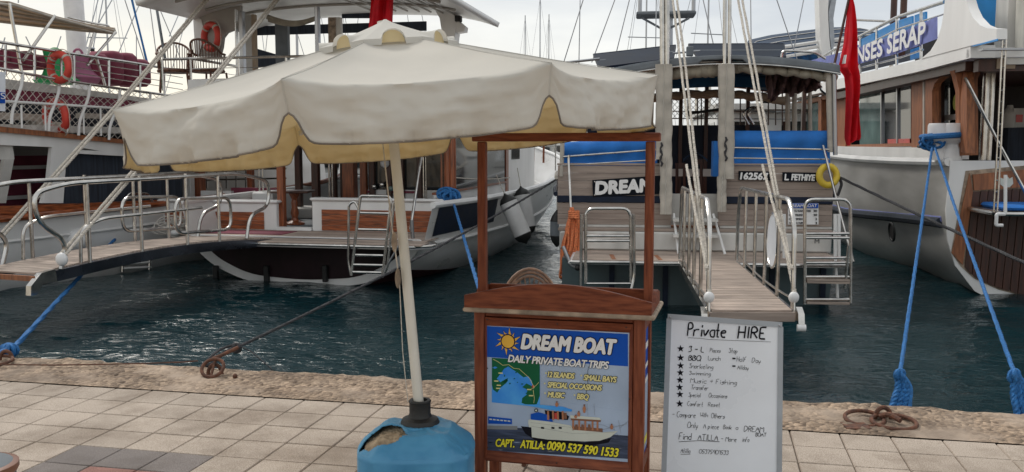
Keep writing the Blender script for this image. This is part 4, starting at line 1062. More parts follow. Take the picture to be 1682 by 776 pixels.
# awning: sheet, side curtains rolled up, frame
za = lambda px, py, b: D.P(px, py, b)
aw0, aw1 = WB_+.15, WB_+5.2
aL_, aR_ = D.P(985, 120, aw0)[0], D.P(1372, 105, aw0)[0]
zaw = lambda u: 2.71 + .16*(1-(2*u-1)**2) - .05*(1-u)**2
mb = MB(); mb.grid(lambda u, v: V(aL_+(aR_-aL_)*u, aw0-.1+(aw1-aw0+.1)*v, zaw(u)-.03+.03*v), 24, 8)
o = mb.build('awning', ['grey_cover', 'awning_blue'], dream); md = o.modifiers.new('cloth', 'SOLIDIFY'); md.thickness = .03; md.offset = -1; md.material_offset = 1
for b_ in (aw0-.1, aw0+1.6, aw0+3.3, aw1): tubeobj('awning_hoop', [V(aL_+(aR_-aL_)*i/24, b_, zaw(i/24)-.05+.012*(b_-aw0)/5) for i in range(25)], .022, 'steel', dream)
def roll(name, u0, u1, m, r, b, dz, wob=.2, n=40):
    mb = MB(); pts = []; rr = []
    for i in range(n+1):
        u = u0+(u1-u0)*i/n; pts.append(V(aL_+(aR_-aL_)*u, b+.02*math.sin(i*1.3), zaw(u)+dz+.012*math.sin(i*.9+u0*9))); rr.append(r*(1+wob*math.sin(i*2.1)*.5+wob*random.uniform(-.4, .4)))
    mb.tube(pts, rr, 12); mb.build(name, m, dream, True, 80)
uu = lambda px, b=aw0: (D.P(px, 120, b)[0]-aL_)/(aR_-aL_)
mb = MB(); mb.grid(lambda u, v: V(aL_-.02+(aR_-aL_+.04)*u, aw0-.17-.02*v, zaw(u)+.015-.115*v*(1-.5*(.42 < u < .62))), 48, 3); o = mb.build('awning_edge', 'grey_cover', dream, True); o.modifiers.new('t', 'SOLIDIFY').thickness = .02
mb = MB(); mb.grid(lambda u, v: V(aL_-.02+(aR_-aL_+.04)*u, aw0-.17+.6*v, zaw(u)+.016+.03*v), 24, 3); o = mb.build('awning_cover', 'grey_cover', dream, True); o.modifiers.new('t', 'SOLIDIFY').thickness = .012
tubeobj('edge_tube', [V(aL_-.03+(aR_-aL_+.06)*i/24, aw0-.2, zaw(i/24)-.10) for i in range(25)], .014, 'steel', dream)
roll('rolled_curtain', uu(1000), uu(1078), 'canvas_beige', .075, aw0-.05, -.13)
roll('rolled_curtain', uu(1106), uu(1176), 'roll_cream', .085, aw0-.03, -.17, .1)
roll('rolled_curtain', uu(1208), uu(1371), 'roll_cream', .06, aw0-.06, -.15, .1)
def bunch(u, v):
    aa = D.P(1262, 130, aw0+.5)[0]*(1-u) + D.P(1352, 130, aw0+.5)[0]*u
    t = (aa-aL_)/(aR_-aL_); d = .38*(1-.65*u)*(1+.12*math.sin(u*17))
    return V(aa, aw0+.55+.12*math.sin(u*31+v*4)+.05*math.sin(u*77), zaw(t)-.12-d*v+.02*math.sin(u*40))
mb = MB(); mb.grid(bunch, 60, 8); o = mb.build('bunched_curtain', 'plum_brown', dream, True, 80); o.modifiers.new('cloth', 'SOLIDIFY').thickness = .02
mb = MB(); mb.grid(lambda u, v: V(aL_+.1+(aR_-aL_-.2)*u, aw0+1.7+.05*math.sin(u*20), zaw(u)-.07-.22*v*(1-.5*(2*u-1)**2)), 30, 3); o = mb.build('awning_valance', 'awning_blue', dream, True); o.modifiers.new('cloth', 'SOLIDIFY').thickness = .01
roll('rolled_curtain', .2, .95, 'awning_beige', .07, aw0+2.9, -.33)
# solar panels
def solar(x0, y0, x1, y1, th=18, b=aw0+1.2, lab=None):
    A, B = D.P(x0, y0+th, b), D.P(x1, y1+th, b); C, E_ = D.P(x1+(8 if x1 < 1200 else -8), y1, b+1.2), D.P(x0-9 if x1 < 1200 else x0+7, y0, b+1.2)
    A2, B2 = A, B; C = V(B.x+.06, b+.55, B.z+.25); E_ = V(A.x-.10, b+.55, A.z+.25)
    n = (B2-A2).cross(E_-A2).normalized()
    MB().prism([A2, B2, C, E_], n*.035).build('solar_panel', 'solar', dream, False)
    fr_ = [A2, B2, C, E_]
    for i in range(4): p, q = fr_[i], fr_[(i+1) % 4]; MB().bar(p+n*.02, q+n*.02, .02, .04, n).build('panel_frame', 'navy', dream, False)
    MB().bar((A2+E_)/2+n*.03, (B2+C)/2+n*.03, .02, .012, n).build('panel_frame', 'grey_cover', dream, False)
solar(984, 97, 1106, 82, 17); solar(1146, 83, 1290, 83, 14)
q = D.P(1133, 86, aw0+.8); MB().box(q[0]-.05, q[0]+.05, aw0+.75, aw0+.85, q[2]-.06, q[2]+.08, .01).build('junction_box', 'grey_cover', dream)
MB().tube([D.P(930, 103, aw0+1), D.P(985, 97, aw0+1)], .02, 6).build('panel_bar', 'steel_dull', dream)
MB().tube([D.P(1105, 88, aw0+1), D.P(1150, 84, aw0+1)], .014, 6).build('panel_bar', 'steel_dull', dream)
# stern posts wrapped in canvas, with the steel davits above them
def wrapped(x0, x1, y0, y1, b, name='wrapped_post', m='canvas_beige'):
    A, B = D.P(x0, y0, b), D.P(x1, y0, b); C, E_ = D.P(x1, y1, b), D.P(x0, y1, b); th = .13
    def f(u, v):
        l = A.lerp(E_, v); r = B.lerp(C, v); c = (l+r)/2; hw2 = (r-l).length/2; an = 2*math.pi*u
        k = 1+.05*math.sin(v*13+u*12.6)+.03*math.sin(v*31+u*25)
        sx, sy = se(an, 3.2); return V(c.x+sx*hw2*k, c.y+sy*th/2*k, c.z)
    mb = MB(); mb.grid(f, 28, 30); mb.build(name, m, dream, True, 70)
    tubeobj('lacing', [V((A.x+B.x)/2+.004*math.sin(i*1.2), b-th/2-.006, A.z+(E_.z-A.z)*i/40) for i in range(41)], .004, 'canvas_grey', dream, 5)
bp_ = WB_-.12
wrapped(1077, 1104, 106, 262, bp_); wrapped(1084, 1104, 258, 352, bp_-.005); wrapped(1180, 1206, 106, 294, bp_); wrapped(1178, 1193, 290, 348, bp_-.005)
for x in (1088, 1096): tubeobj('davit_pole', [D.P(x, 112, bp_), D.P(x-1, -120, bp_)], .035, 'steel', dream, 12)
for x in (1190, 1198): tubeobj('davit_pole', [D.P(x, 112, bp_), D.P(x+1, -120, bp_)], .026, 'steel', dream, 12)
for xk, yk in ((1086, 234), (1192, 225)):
    MB().tube([D.P(xk, yk+i*5, bp_-.085)+V(.014*math.sin(i*2), 0, 0) for i in range(9)], [.010+.008*(i % 2) for i in range(9)], 6).build('knotted_line', 'rope_dark', dream)
# mast with radar table further forward
mbk = WB_+3.6
tubeobj('mast', [D.P(1097, 200, mbk), D.P(1099, -60, mbk)], .075, 'steel_dull', dream, 14)
t0, t1 = D.P(1045, 25, mbk), D.P(1142, 22, mbk)
MB().box(t0.x, t1.x, mbk-.25, mbk+.25, t0.z-.04, t0.z+.03, .02).build('radar_table', 'grey_cover', dream)
for x0, x1 in ((1055, 1084), (1132, 1102)):
    tubeobj('table_brace', [D.P(x0, 30, mbk-.2), D.P(x1, 46, mbk-.05)], .02, 'steel_dull', dream); tubeobj('table_brace', [D.P(x0, 30, mbk+.2), D.P(x1, 46, mbk)], .02, 'steel_dull', dream)
for x in (1051, 1139): tubeobj('aerial', [D.P(x, 24, mbk), D.P(x+1, -40, mbk)], .035, 'steel_dull', dream)
for x0, y0, x1, y1 in ((1078, 0, 1077, 78), (958, 0, 926, 97), (953, 0, 951, 100), (1010, 0, 972, 97), (1034, 0, 1011, 86), (1155, 0, 1173, 72), (1233, 0, 1234, 72), (1276, 0, 1312, 100), (1320, 0, 1303, 80)):
    A = D.P(x1, y1+6, mbk-.6); B = D.P(x0, y0, mbk-.6); tubeobj('shroud', [A, A+(B-A)*2.2], .009, 'steel_dull', dream, 5)
# blue cloths behind stern rails
def cloth(x0, x1, y0, y1, b, m='blue_cloth', yy=None):
    A, B, C, E_ = D.P(x0, y0, b), D.P(x1, yy[0] if yy else y0, b), D.P(x1, yy[1] if yy else y1, b), D.P(x0, y1, b)
    def f(u, v):
        p = A.lerp(B, u).lerp(E_.lerp(C, u), v); bul = .06*math.sin(math.pi*min(1, v*1.4)) + .025*math.sin(v*8.5+u*.6) + .008*math.sin(u*22+v*5)
        return V(p.x, p.y-bul-.05*(1-v)**4*0, p.z)
    mb = MB(); mb.grid(f, 40, 20); o = mb.build('stern_cloth', m, dream, True, 80); o.modifiers.new('thick', 'SOLIDIFY').thickness = .05
cloth(925, 1079, 234, 284, WB_+.16, yy=(226, 276)); cloth(1205, 1363, 215, 277, WB_+.16)
MB().box(a(1172), a(1181), WB_+.1, WB_+.4, z(290), z(232)).build('side_cloth', 'blue_cloth', dream, False)
def srail(pts, r=.014): tubeobj('stern_rail', [D.P(x, y, WB_-.02) for x, y in pts], r, 'steel', dream)
srail([(925, 258), (1078, 246)]); srail([(922, 272), (1078, 263)], .011); srail([(1204, 243), (1362, 246)]); srail([(1204, 260), (1362, 262)], .011)
tubeobj('stern_rail', rnd([D.P(935, 255, WB_-.1), D.P(934, 262, WB_-.1), D.P(938, 345, WB_-.25)], .05), .018, 'steel', dream)
tubeobj('stern_rail', [D.P(924, 232, WB_), D.P(922, 290, WB_)], .03, 'canvas_beige', dream)
tubeobj('rail_brace', [D.P(1352, 240, WB_-.05), D.P(1376, 335, .6), D.P(1402, 431, .03)], .018, 'steel', dream)
tubeobj('awning_post', [D.P(1361, 104, WB_+.05), D.P(1365, 250, WB_+.05)], .045, 'canvas_beige', dream, 12); tubeobj('awning_post', [D.P(1330, 130, WB_+1.7), D.P(1331, 215, WB_+1.7)], .03, 'canvas_beige', dream, 10)
for x in (1294, 1305): tubeobj('awning_post', [D.P(x, 140, WB_+2.2), D.P(x, 225, WB_+2.2)], .04, 'canvas_beige', dream, 10)
for x in (1370,): tubeobj('awning_post', [D.P(x, 104, WB_), D.P(x+2, 255, WB_)], .03, 'steel_dull', dream, 12)
tubeobj('frame_knee', rnd([D.P(1345, 128, WB_+1), D.P(1348, 148, WB_+1), D.P(1360, 158, WB_+.6)], .2), .02, 'steel', dream)
tubeobj('grab_loop', rnd([D.P(1283, 100, aw0+.6), D.P(1285, 83, aw0+.6), D.P(1338, 86, aw0+.6), D.P(1356, 97, aw0+.6)], .2), .018, 'steel', dream)
# netting and rails above the bulkhead on the far side of the cockpit
nb = WB_+4.8
lattice(dream, D.P(1104, 196, nb), D.P(1182, 196, nb), D.P(1182, 158, nb), D.P(1104, 158, nb), 9, 4, .006)
for yy in (152, 183, 195): tubeobj('far_rail', [D.P(1102, yy, nb), D.P(1300, yy+1, nb)], .010, 'steel_dull', dream, 6)
for x in (1130, 1146, 1152, 1216, 1252, 1262, 1274, 1285): tubeobj('far_stanchion', [D.P(x, 150, nb), D.P(x, 206, nb)], .012, 'dark_wood', dream, 6)
tubeobj('boat_hook', [D.P(1130, 187, WB_+2), D.P(1182, 180, WB_+2)], .022, 'rubber', dream); MB().sphere(D.P(1131, 187, WB_+2), .055, .05, .05).build('boat_hook', 'rubber', dream)
MB().box(*sorted((D.P(1251, 158, nb)[0], D.P(1276, 158, nb)[0])), nb-.1, nb, D.P(1251, 170, nb)[2], D.P(1251, 158, nb)[2]).build('rail_cushion', 'navy', dream, False)
for x in (1238, 1246): tubeobj('outboard_bracket', rnd([D.P(x-8, 205, nb-1), D.P(x-20, 185, nb-1), D.P(x+4, 172, nb-1), D.P(x+14, 200, nb-1)], .3), .02, 'steel', dream)
# chairs and table inside, dark against the light
for x0, x1, y0 in ((1112, 1124, 268), (1140, 1152, 262)):
    for x in (x0, x1): tubeobj('seat_post', [D.P(x, y0, WB_+2.2), D.P(x, 318, WB_+2.2)], .025, 'dark_wood', dream, 6)
    MB().bar(D.P(x0, y0+4, WB_+2.2), D.P(x1, y0+4, WB_+2.2), .03, .08).build('seat_back', 'dark_wood', dream, False)
mb = MB(); mb.grid(lambda u, v: D.P(1122+40*u, 262-12*math.sin(math.pi*u)+4*v, WB_+2.6+.3*v), 12, 3); mb.build('folded_cloth', 'blue_cover', dream)
MB().box(D.P(1104, 300, WB_+3)[0], D.P(1182, 300, WB_+3)[0], WB_+3, WB_+3.05, D.P(1140, 290, WB_+3)[2], D.P(1140, 278, WB_+3)[2]).build('bench', 'white_dirty', dream, False)
# name boards
def sign(name, x0, y0, x1, y1, x2, y2, x3, y3, m, b=WB_-.02):
    q = [D.P(x, y, b) for x, y in ((x0, y0), (x1, y1), (x2, y2), (x3, y3))]
    o = MB().prism(q, (0, -.02, 0)).build(name, m, dream, False); return q
sign('name_board', 973, 296, 1096, 288, 1096, 318, 974, 324, 'black_sign')
def dtext(s, x0, y0, x1, y1, hpx, m, off=.05, shear=.1, b=WB_-.042): 
    text_part('lettering', s, D.P(x0, y0, b), D.P(x1, y1, b), hpx/F_PX*D.W((0, b, 0)).y*1.0, m, dream, off=off, shear=shear, depth=.006)
dtext('DREAM', 979, 319, 1072, 314, 21, 'letter_white', .09)
for x, y in ((977, 299), (977, 321)): MB().sphere(D.P(x, y, WB_-.042), .012, .006, .012, 8, 6).build('screw', 'steel', dream)
sign('number_board', 1213, 281, 1268, 282, 1268, 297, 1213, 296, 'black_sign'); dtext('162567', 1216, 294.5, 1261, 295.5, 11, 'letter_white', .07)
sign('port_board', 1285, 283, 1341, 284, 1341, 299, 1285, 298, 'black_sign'); dtext('L.', 1289, 296, 1295, 296, 10, 'letter_white', .07); dtext('FETHIYE', 1300, 296, 1338, 297, 10, 'letter_white', .07)
sign('notice', 1294, 334, 1344, 334, 1344, 369, 1294, 369, 'letter_white'); sign('notice_header', 1294.5, 334.5, 1343.5, 334.5, 1343.5, 342, 1294.5, 342, 'poster_blue', WB_-.0405)
dtext('DREAM BOAT', 1296, 340.5, 1342, 340.5, 5, 'letter_white', .02, .1, WB_-.062)
for k, (l_, r_) in enumerate((('YOLCU KAPASITESI', '20'), ('CAN YELEGI', '20'), ('CAN SIMIDI', '2'), ('YANGIN TUPU', '3'))):
    yy = 348.5+6.6*k; dtext(l_, 1296, yy, 1296+2.2*len(l_), yy, 3.4, 'ink', .02, 0, WB_-.042); dtext(r_, 1342-3*len(r_), yy, 1342, yy, 3.6, 'ink', .02, 0, WB_-.042)
q = D.P(1338, 400, WB_-.24); text_part('lettering', 'M', q, q+V(.06, 0, 0), .06, 'ink', dream, depth=.003)
# boarding ladders on the stern
def hoop_ladder(xs, ytop, ybot, b, steps, stepm, name='boarding_ladder', side=True):
    l, r_ = xs; g = bpy.data.objects.new(name, None); col.objects.link(g); g.parent = dream
    tubeobj('ladder_frame', rnd([D.P(l, ybot, b), D.P(l, ytop, b), D.P(r_, ytop, b), D.P(r_, ybot-2, b)], .12, 6), .022, 'steel', g, 10)
    for y in steps: tubeobj('rung', [D.P(l, y, b), D.P(r_, y, b)], .018, 'steel', g, 8)
    for y in stepm: MB().box(D.P(l, y, b)[0]+.02, D.P(r_, y, b)[0]-.02, b-.05, b+.05, D.P(l, y, b)[2]-.012, D.P(l, y, b)[2]+.012).build('tread', 'teak', g, False)
    return g
g = hoop_ladder((962, 1036), 343, 466, -.05, (388, 396, 431, 466), ()); tubeobj('ladder_side', [D.P(955, 352, -.1), D.P(954, 470, -.06)], .02, 'steel', g); tubeobj('ladder_side', rnd([D.P(1041, 352, -.1), D.P(1042, 455, -.06), D.P(1036, 478, -.1)], .1), .02, 'steel', g)
tubeobj('fitting', rnd([D.P(925, 405, .1), D.P(938, 436, .05), D.P(950, 440, .02)], .05), .025, 'steel_dull', dream); MB().sphere(D.P(949, 440, .02), .04).build('fitting', 'rubber', dream)
g = hoop_ladder((1322, 1397), 328, 500, -.1, (384, 391, 424, 432, 455, 492), (459, 463, 497)); tubeobj('ladder_side', [D.P(1394, 404, -.15), D.P(1388, 474, -.1)], .018, 'steel', g)
tubeobj('ladder_side', [D.P(1371, 378, .1), D.P(1372, 420, .1), D.P(1376, 492, .0)], .018, 'white_paint', g)
for x in (1288, 1372, 1378): tubeobj('rail_post', [D.P(x, 352, .3), D.P(x, 424, .3)], .022, 'white_paint', dream)
# gangway ---------------------------------------------------------------
gn, gf = G(1165, 513.7, .27), G(1116, 429, .22); gn2, gf2 = G(1305, 513.7, .27), G(1209, 430, .22)
n0, n1, f0, f1 = D.L(gn), D.L(gn2), D.L(gf), D.L(gf2)
gw = thing('gangway', 'teak plank gangway with steel rails leading onto the wood clad boat', 'gangway', D.o, D.yaw)
GQ = lambda u, v: (n0.lerp(n1, u)).lerp(f0.lerp(f1, u), v)
for s0, s1 in ((n0, f0), (n1, f1)): MB().bar(s0-V(0, 0, .03), s1-V(0, 0, .03), .035, .075).build('stringer', 'steel', gw, False)
MB().bar(n0-V(0, .012, .035), n1-V(0, .012, .035), .03, .075).build('end_beam', 'vinyl_wood', gw, False)
for i in range(24):
    v0, v1 = i/24+.0012, (i+1)/24-.0022; q = [GQ(.03, v0), GQ(.97, v0), GQ(.97, v1), GQ(.03, v1)]
    MB().prism([p+V(0, 0, .004+random.uniform(0, .002)) for p in q], (0, 0, .016)).build('plank', 'teak', gw, False)
for s_, k in ((0, -1), (1, 1)):
    e = GQ(s_, 0); MB().prism([e+V(k*.02, .05, .04), e+V(k*.02, -.06, .0), e+V(k*.02, -.1, -.13), e+V(k*.02, -.05, -.14), e+V(k*.02, -.01, -.06), e+V(k*.02, .06, -.05)], (k*.05, 0, 0)).build('end_hook', 'steel', gw, False)
    MB().tube([e+V(k*.01, -.075, -.115), e+V(k*.08, -.075, -.115)], .03, 12).build('hook_roller', 'plastic_white', gw)
    MB().sphere(e+V(-.0*k, .05, .12), .045, .04, .05).build('pulley', 'plastic_white', gw); tubeobj('shackle', [e+V(0, .02, .0), e+V(0, .05, .12)], .012, 'steel', gw)
# handrails traced at their real distance along the gangway sides
def gpt(u, v, h): return GQ(u, v) + V(0, 0, h)
H_ = .93
for u, kk in ((0, -1), (1, 1)):
    tubeobj('handrail', rnd([gpt(u, .02, .02), gpt(u, .03, .72), gpt(u, .10, H_), gpt(u, .93, H_), gpt(u, .975, .55), gpt(u, .985, .03)], .12), .021, 'steel', gw, 10)
    for v in ((.22, .42, .60, .80)): tubeobj('baluster', [gpt(u, v, .0), gpt(u, v, H_)], .018, 'steel', gw, 8)
    tubeobj('toe_rail', sag(gpt(u, .05, .10), gpt(u, .95, .12), .05), .01, 'steel', gw, 6)
ml = [gpt(1, .5, .5) + V(.0, .30*math.cos(a_), .30*1.0*math.sin(a_)) for a_ in []]
mo = [gpt(1, .31+.075*math.cos(2*math.pi*i/36)*1.0, .50+.26*math.sin(2*math.pi*i/36)) for i in range(36)]
MB().prism([p-V(.005, 0, 0) for p in mo], (.01, 0, 0)).build('oval_panel', 'board_white', gw, False); tubeobj('oval_frame', mo, .013, 'steel', gw, 8, True)
# ropes from the gangway end to the davits
for u, px, n_ in ((0, 1092, 0), (1, 1192, 1)):
    e = D.W(GQ(u, 0)+V(0, .05, .16)); tp = P(px, -110, D.W((0, bp_, 0)).y)
    t = thing('hoist_rope', ['pale hoist rope rising from the left corner of the gangway', 'pale hoist rope rising from the right corner of the gangway'][n_], 'rope', e, 0, 'pale hoist ropes holding up the gangways')
    for k in range(2):
        o_k = V(.0+.05*k, 0, 0); tw = twist([o_k*.2, (tp-e)*.5+o_k-V(0, 0, .03), tp-e+o_k], .016, 3, .09, 5, 200); tw.build('rope_fall', 'rope_white', t)
    twist(sag(V(-.02, 0, .2), (tp-e)*.27+V(-.06, 0, -.05), .02), .016, 3, .1, 5, 40).build('rope_tail', 'rope_white', t)
# ------------------------------------------------------------------ things hung on the wood clad boat
# orange rope hank
ohw = P(940, 345, D.W((pl_, WB_-.3, 0)).y); oh = thing('rope_hank', 'orange rope hank hanging at the left corner of the wood clad boat', 'rope', ohw)
mb = MB(); sc = ohw.y/F_PX
for i in range(17):
    r_ = random.Random(i); w_ = r_.uniform(-13, 15); bot = r_.uniform(95, 116) if i % 4 else r_.uniform(60, 85)
    pts = [V(r_.uniform(-3, 3)*sc, r_.uniform(-.05, .05), -r_.uniform(-4, 4)*sc), V((w_)*sc, r_.uniform(-.09, .06), -25*sc), V((w_*.85-7+r_.uniform(-6, 6))*sc, r_.uniform(-.10, .06), -62*sc), V((w_*.7-12+r_.uniform(-4, 4))*sc, r_.uniform(-.07, .05), -bot*sc), V((w_*.5-7)*sc, r_.uniform(-.07, .05), -(bot+3)*sc), V((w_*.9+1)*sc, r_.uniform(-.08, .08), -55*sc), V((w_*.3+6)*sc, 0, -8*sc)]
    mb.tube(rnd(pts, .3, 5), .0135, 6)
mb.build('coils', 'rope_orange', oh)
mb = MB()
for k in range(4): mb.tube([V((3+9*math.cos(2*math.pi*i/20))*sc*.9, (.085+.01*k)*math.sin(2*math.pi*i/20), -(3+3*k)*sc+.004*math.sin(i)) for i in range(20)], .014, 6, True)
mb.build('binding', 'rope_orange', oh)
mb = MB(); r_ = random.Random(3)
for k in range(3): mb.tube([V((-8+2*k)*sc, 0, -100*sc), V((-6+2*k)*sc, .02, -118*sc), V((-4+k)*sc, 0, -(126+4*k)*sc)], .013, 6)
mb.build('rope_ends', 'rope_orange', oh)
yr = P(1360, 289, D.W((hr, WB_-.2, 0)).y)
t = lifebuoy('yellow_ring', 'yellow horseshoe float hung at the right corner of the wood clad boat', yr, .125, .045, (R(-5), R(-14), R(12)), False, None, 'ring_yellow', 'float')
f = P(915, 375, D.W((hl, WB_+.6, 0)).y)
def fender(label, top, ln, r, m1, m2, tilt=(0, 0, 0), group='long fenders hung along the hulls'):
    t = thing('fender', label, 'fender', top, 0, group); t.rotation_euler = tilt
    MB().lathe([(.012, 0), (.03, -.03), (r*.75, -.09), (r, -.16), (r, -.17)], 16).build('top_cap', m2, t); MB().lathe([(r*.99, -.165), (r, -.2), (r, -ln+.2), (r*.99, -ln+.165)], 16).build('body', m1, t)
    MB().lathe([(r, -ln+.17), (r, -ln+.16), (r*.75, -ln+.08), (.03, -ln+.02), (.012, -ln)], 16).build('bottom_cap', m2, t); MB().tube([V(0, 0, -.01), V(0, 0, .35)], .008, 5).build('lanyard', 'rope_white', t); return t
fender('dark grey fender at the left side of the wood clad boat', P(915, 345, f.y), .55, .10, 'grey_cover', 'rubber')
# red flag on its staff at the right end of the awning
fy = D.W((hr, WB_+.1, 0)).y
fl0 = P(1371, 104, fy); fs = thing('flag', 'long red flag with white crescent drooping from a slanted staff beside the banner boat', 'flag', fl0)
tubeobj('staff', [V(0, 0, 0), P(1397, -14, fy)-fl0], .018, 'dark_wood', fs)
outl = [(-12, 1397, 1399), (10, 1394, 1404), (40, 1391, 1407), (70, 1388, 1409), (100, 1382, 1412), (112, 1380, 1413), (125, 1389, 1413), (150, 1390, 1415), (180, 1390, 1415), (205, 1391, 1412), (228, 1390, 1410), (240, 1390, 1396)]
def flagf(u, v):
    x = v*(len(outl)-1); i = min(int(x), len(outl)-2); t = x-i
    y = outl[i][0]*(1-t)+outl[i+1][0]*t; l = outl[i][1]*(1-t)+outl[i+1][1]*t; r = outl[i][2]*(1-t)+outl[i+1][2]*t
    yy = y - (10*u*(v > .93)*(v-.93)/.07); p = P(l+(r-l)*u, yy, fy-.02) - fl0
    return p + V(0, (.085*math.sin(u*13+v*3.5)+.04*math.sin(u*27+v*9)+.03*math.sin(v*16+u*3))*min(1, v*3), 0)
mb = MB(); mb.grid(flagf, 40, 60); mb.build('cloth', 'flag_red', fs, True, 120)
for v0, v1, u0, u1 in ((.335, .40, .10, .2), (.30, .37, .9, .985), (.42, .50, .93, .985)):
    mb = MB(); mb.grid(lambda u, v: flagf(u0+(u1-u0)*u, v0+(v1-v0)*v)-V(0, .008, 0), 5, 6); mb.build('crescent', 'letter_white', fs)
# ================================================================== two-decked gulet in the middle left (dark transom, varnished bulwark)
w0 = G(500, 465, ZW)
B = Fr(w0.x, w0.y, 12.0)
gul = boat_thing('passenger_boat', 'two-decked white boat with dark stern and varnished panels behind the umbrella', 'boat', B)
H0 = 2.03
bst = smooth_st([(0, [(0, -.46), (.95, -.40), (1.5, -.16), (1.78, .08), (1.90, .30), (2.03, .80)]),
 (2.5, [(0, -.95), (1.2, -.8), (1.8, -.42), (2.08, -.02), (2.16, .30), (2.27, .78)]),
 (6.5, [(0, -1.2), (1.3, -.9), (2.0, -.42), (2.28, .02), (2.38, .32), (2.45, .82)]),
 (10.5, [(0, -1.2), (.9, -.9), (1.5, -.42), (1.9, .1), (2.1, .5), (2.32, 1.02)]),
 (13.6, [(0, -1.1), (.35, -.9), (.7, -.42), (1.05, .2), (1.35, .7), (1.7, 1.35)]),
 (16.0, [(0, -.8), (.03, -.7), (.05, -.42), (.09, .4), (.14, 1.0), (.2, 1.75)])], 6)
mb = MB(); hull(mb, bst); mb.build('hull', 'hull_white', gul, True, 50)
# transom, following the hull's own curve, dark varnish inside a white border
pr0 = bst[0][1]
def tr_poly(s, dz=0.0, top=.30): 
    p = [(h*s, z_) for h, z_ in pr0 if z_ < top] + [(1.90*s, top)]
    p = [(h, z_ + (dz if z_ < top-.01 else 0)) for h, z_ in p]
    return [(h, z_) for h, z_ in p] + [(-h, z_) for h, z_ in reversed(p) if h > .01]
def fillet2(pts, n=5):
    q = rnd([V(h, 0, z_) for h, z_ in pts], .28, n, True); return q
MB().prism([V(p.x, -.03, p.z) for p in fillet2(tr_poly(1.0))], (0, .06, 0)).build('transom_border', 'white_paint', gul, True, 30)
MB().prism([V(p.x, -.045, p.z) for p in fillet2(tr_poly(.93, .11, .285))], (0, .03, 0)).build('transom', 'transom_dark', gul, True, 30)
for x in (357, 440, 536):
    q = B.P(x, 452, -.05); MB().box(q.x-.035, q.x+.035, -.13, -.046, q.z-.10, q.z+.15, .01).build('platform_strut', 'rubber', gul)
for sgn in (-1, 1):
    tubeobj('rub_rail', strake(bst, 3, .6, sgn, .02), .032, 'white_paint', gul); tubeobj('gunwale', strake(bst, 4, 1, sgn, .0), .05, 'white_paint', gul)
    side_panel(bst, 4, .04, .90, sgn, 0.05, 3.2, .006).build('bulwark_panel', 'navy', gul)
    o = side_panel(bst, 1, .0, 1.0, sgn, 0, 16, .006).build('boot_top', 'antifoul', gul)
# bathing platform
zb_ = .27
pL0, pR0 = B.P(285, 402, -.45)[0], B.P(708, 396, -.45)[0]
out_l = lambda s: [(pL0+.25, -.62), (pR0-.25, -.62), (pR0+.05, -.32), (2.0, .12), (-2.0, .12), (pL0-.0, -.32)]
MB().prism([V(x, y, zb_-.06) for x, y in out_l(1)], (0, 0, .05)).build('platform', 'steel_dull', gul, False)
tubeobj('platform_edge', rnd([V(x, y, zb_-.02) for x, y in ((-2.0, .1), (pL0, -.32), (pL0+.25, -.63), (pR0-.25, -.63), (pR0+.05, -.32), (2.0, .1))], .1), .022, 'steel', gul)
for i in range(9):
    b0 = -.60+i*.195
    MB().box(pL0+.12 if i < 2 else -1.95, pR0-.1 if i < 2 else 1.95, b0, b0+.187, zb_-.008, zb_+.008).build('deck_plank', 'teak', gul, False)
MB().box(-1.85, -.55, .4, .95, zb_+.009, zb_+.018).build('mat', 'plum', gul, False)
# stern bulwark: two varnished panels framed in white with the gangway between
bw = 1.15
def cab(x0, x1, yt, yb, px0, px1, pyt, pyb, nb=4):
    A = B.P(x0, yt, bw); C = B.P(x1, yb, bw)
    MB().box(A.x, C.x, bw, bw+.10, zb_, A.z, .012).build('bulwark', 'white_paint', gul)
    MB().box(A.x-.03, C.x+.03, bw-.04, bw+.18, A.z+.001, A.z+.05, .02).build('cap_rail', 'white_paint', gul)
    a0, a1 = B.P(px0, 360, bw).x, B.P(px1, 360, bw).x; z1, z0 = B.P(px0, pyt, bw).z, zb_+.02
    for i in range(nb): 
        zz0 = z0+(z1-z0)*i/nb; MB().box(a0, a1, bw-.014-.002*(i % 2), bw-.001, zz0, z0+(z1-z0)*(i+1)/nb-.004).build('varnished_board', 'varnish', gul, False)
    return a0, a1, z1
cab(262, 455, 332, 388, 272, 434, 346, 388); cab(512, 727, 330, 388, 529, 712, 344, 388)
for x, y in ((418, 384), (549, 384)): torus(MB(), B.P(x, y, bw-.03), (1, 0, 0), (0, 0, 1), .028, .008, 16, 6).build('ring_bolt', 'steel', gul)
fl = zb_+.03
MB().box(B.P(455, 388, bw).x, B.P(512, 388, bw).x, bw-.02, bw+.12, zb_+.01, zb_+.06).build('door_sill', 'white_paint', gul, False)
MB().box(-1.95, 1.95, bw+.13, 11, fl-.1, fl).build('main_deck', 'grey_cover', gul, False)
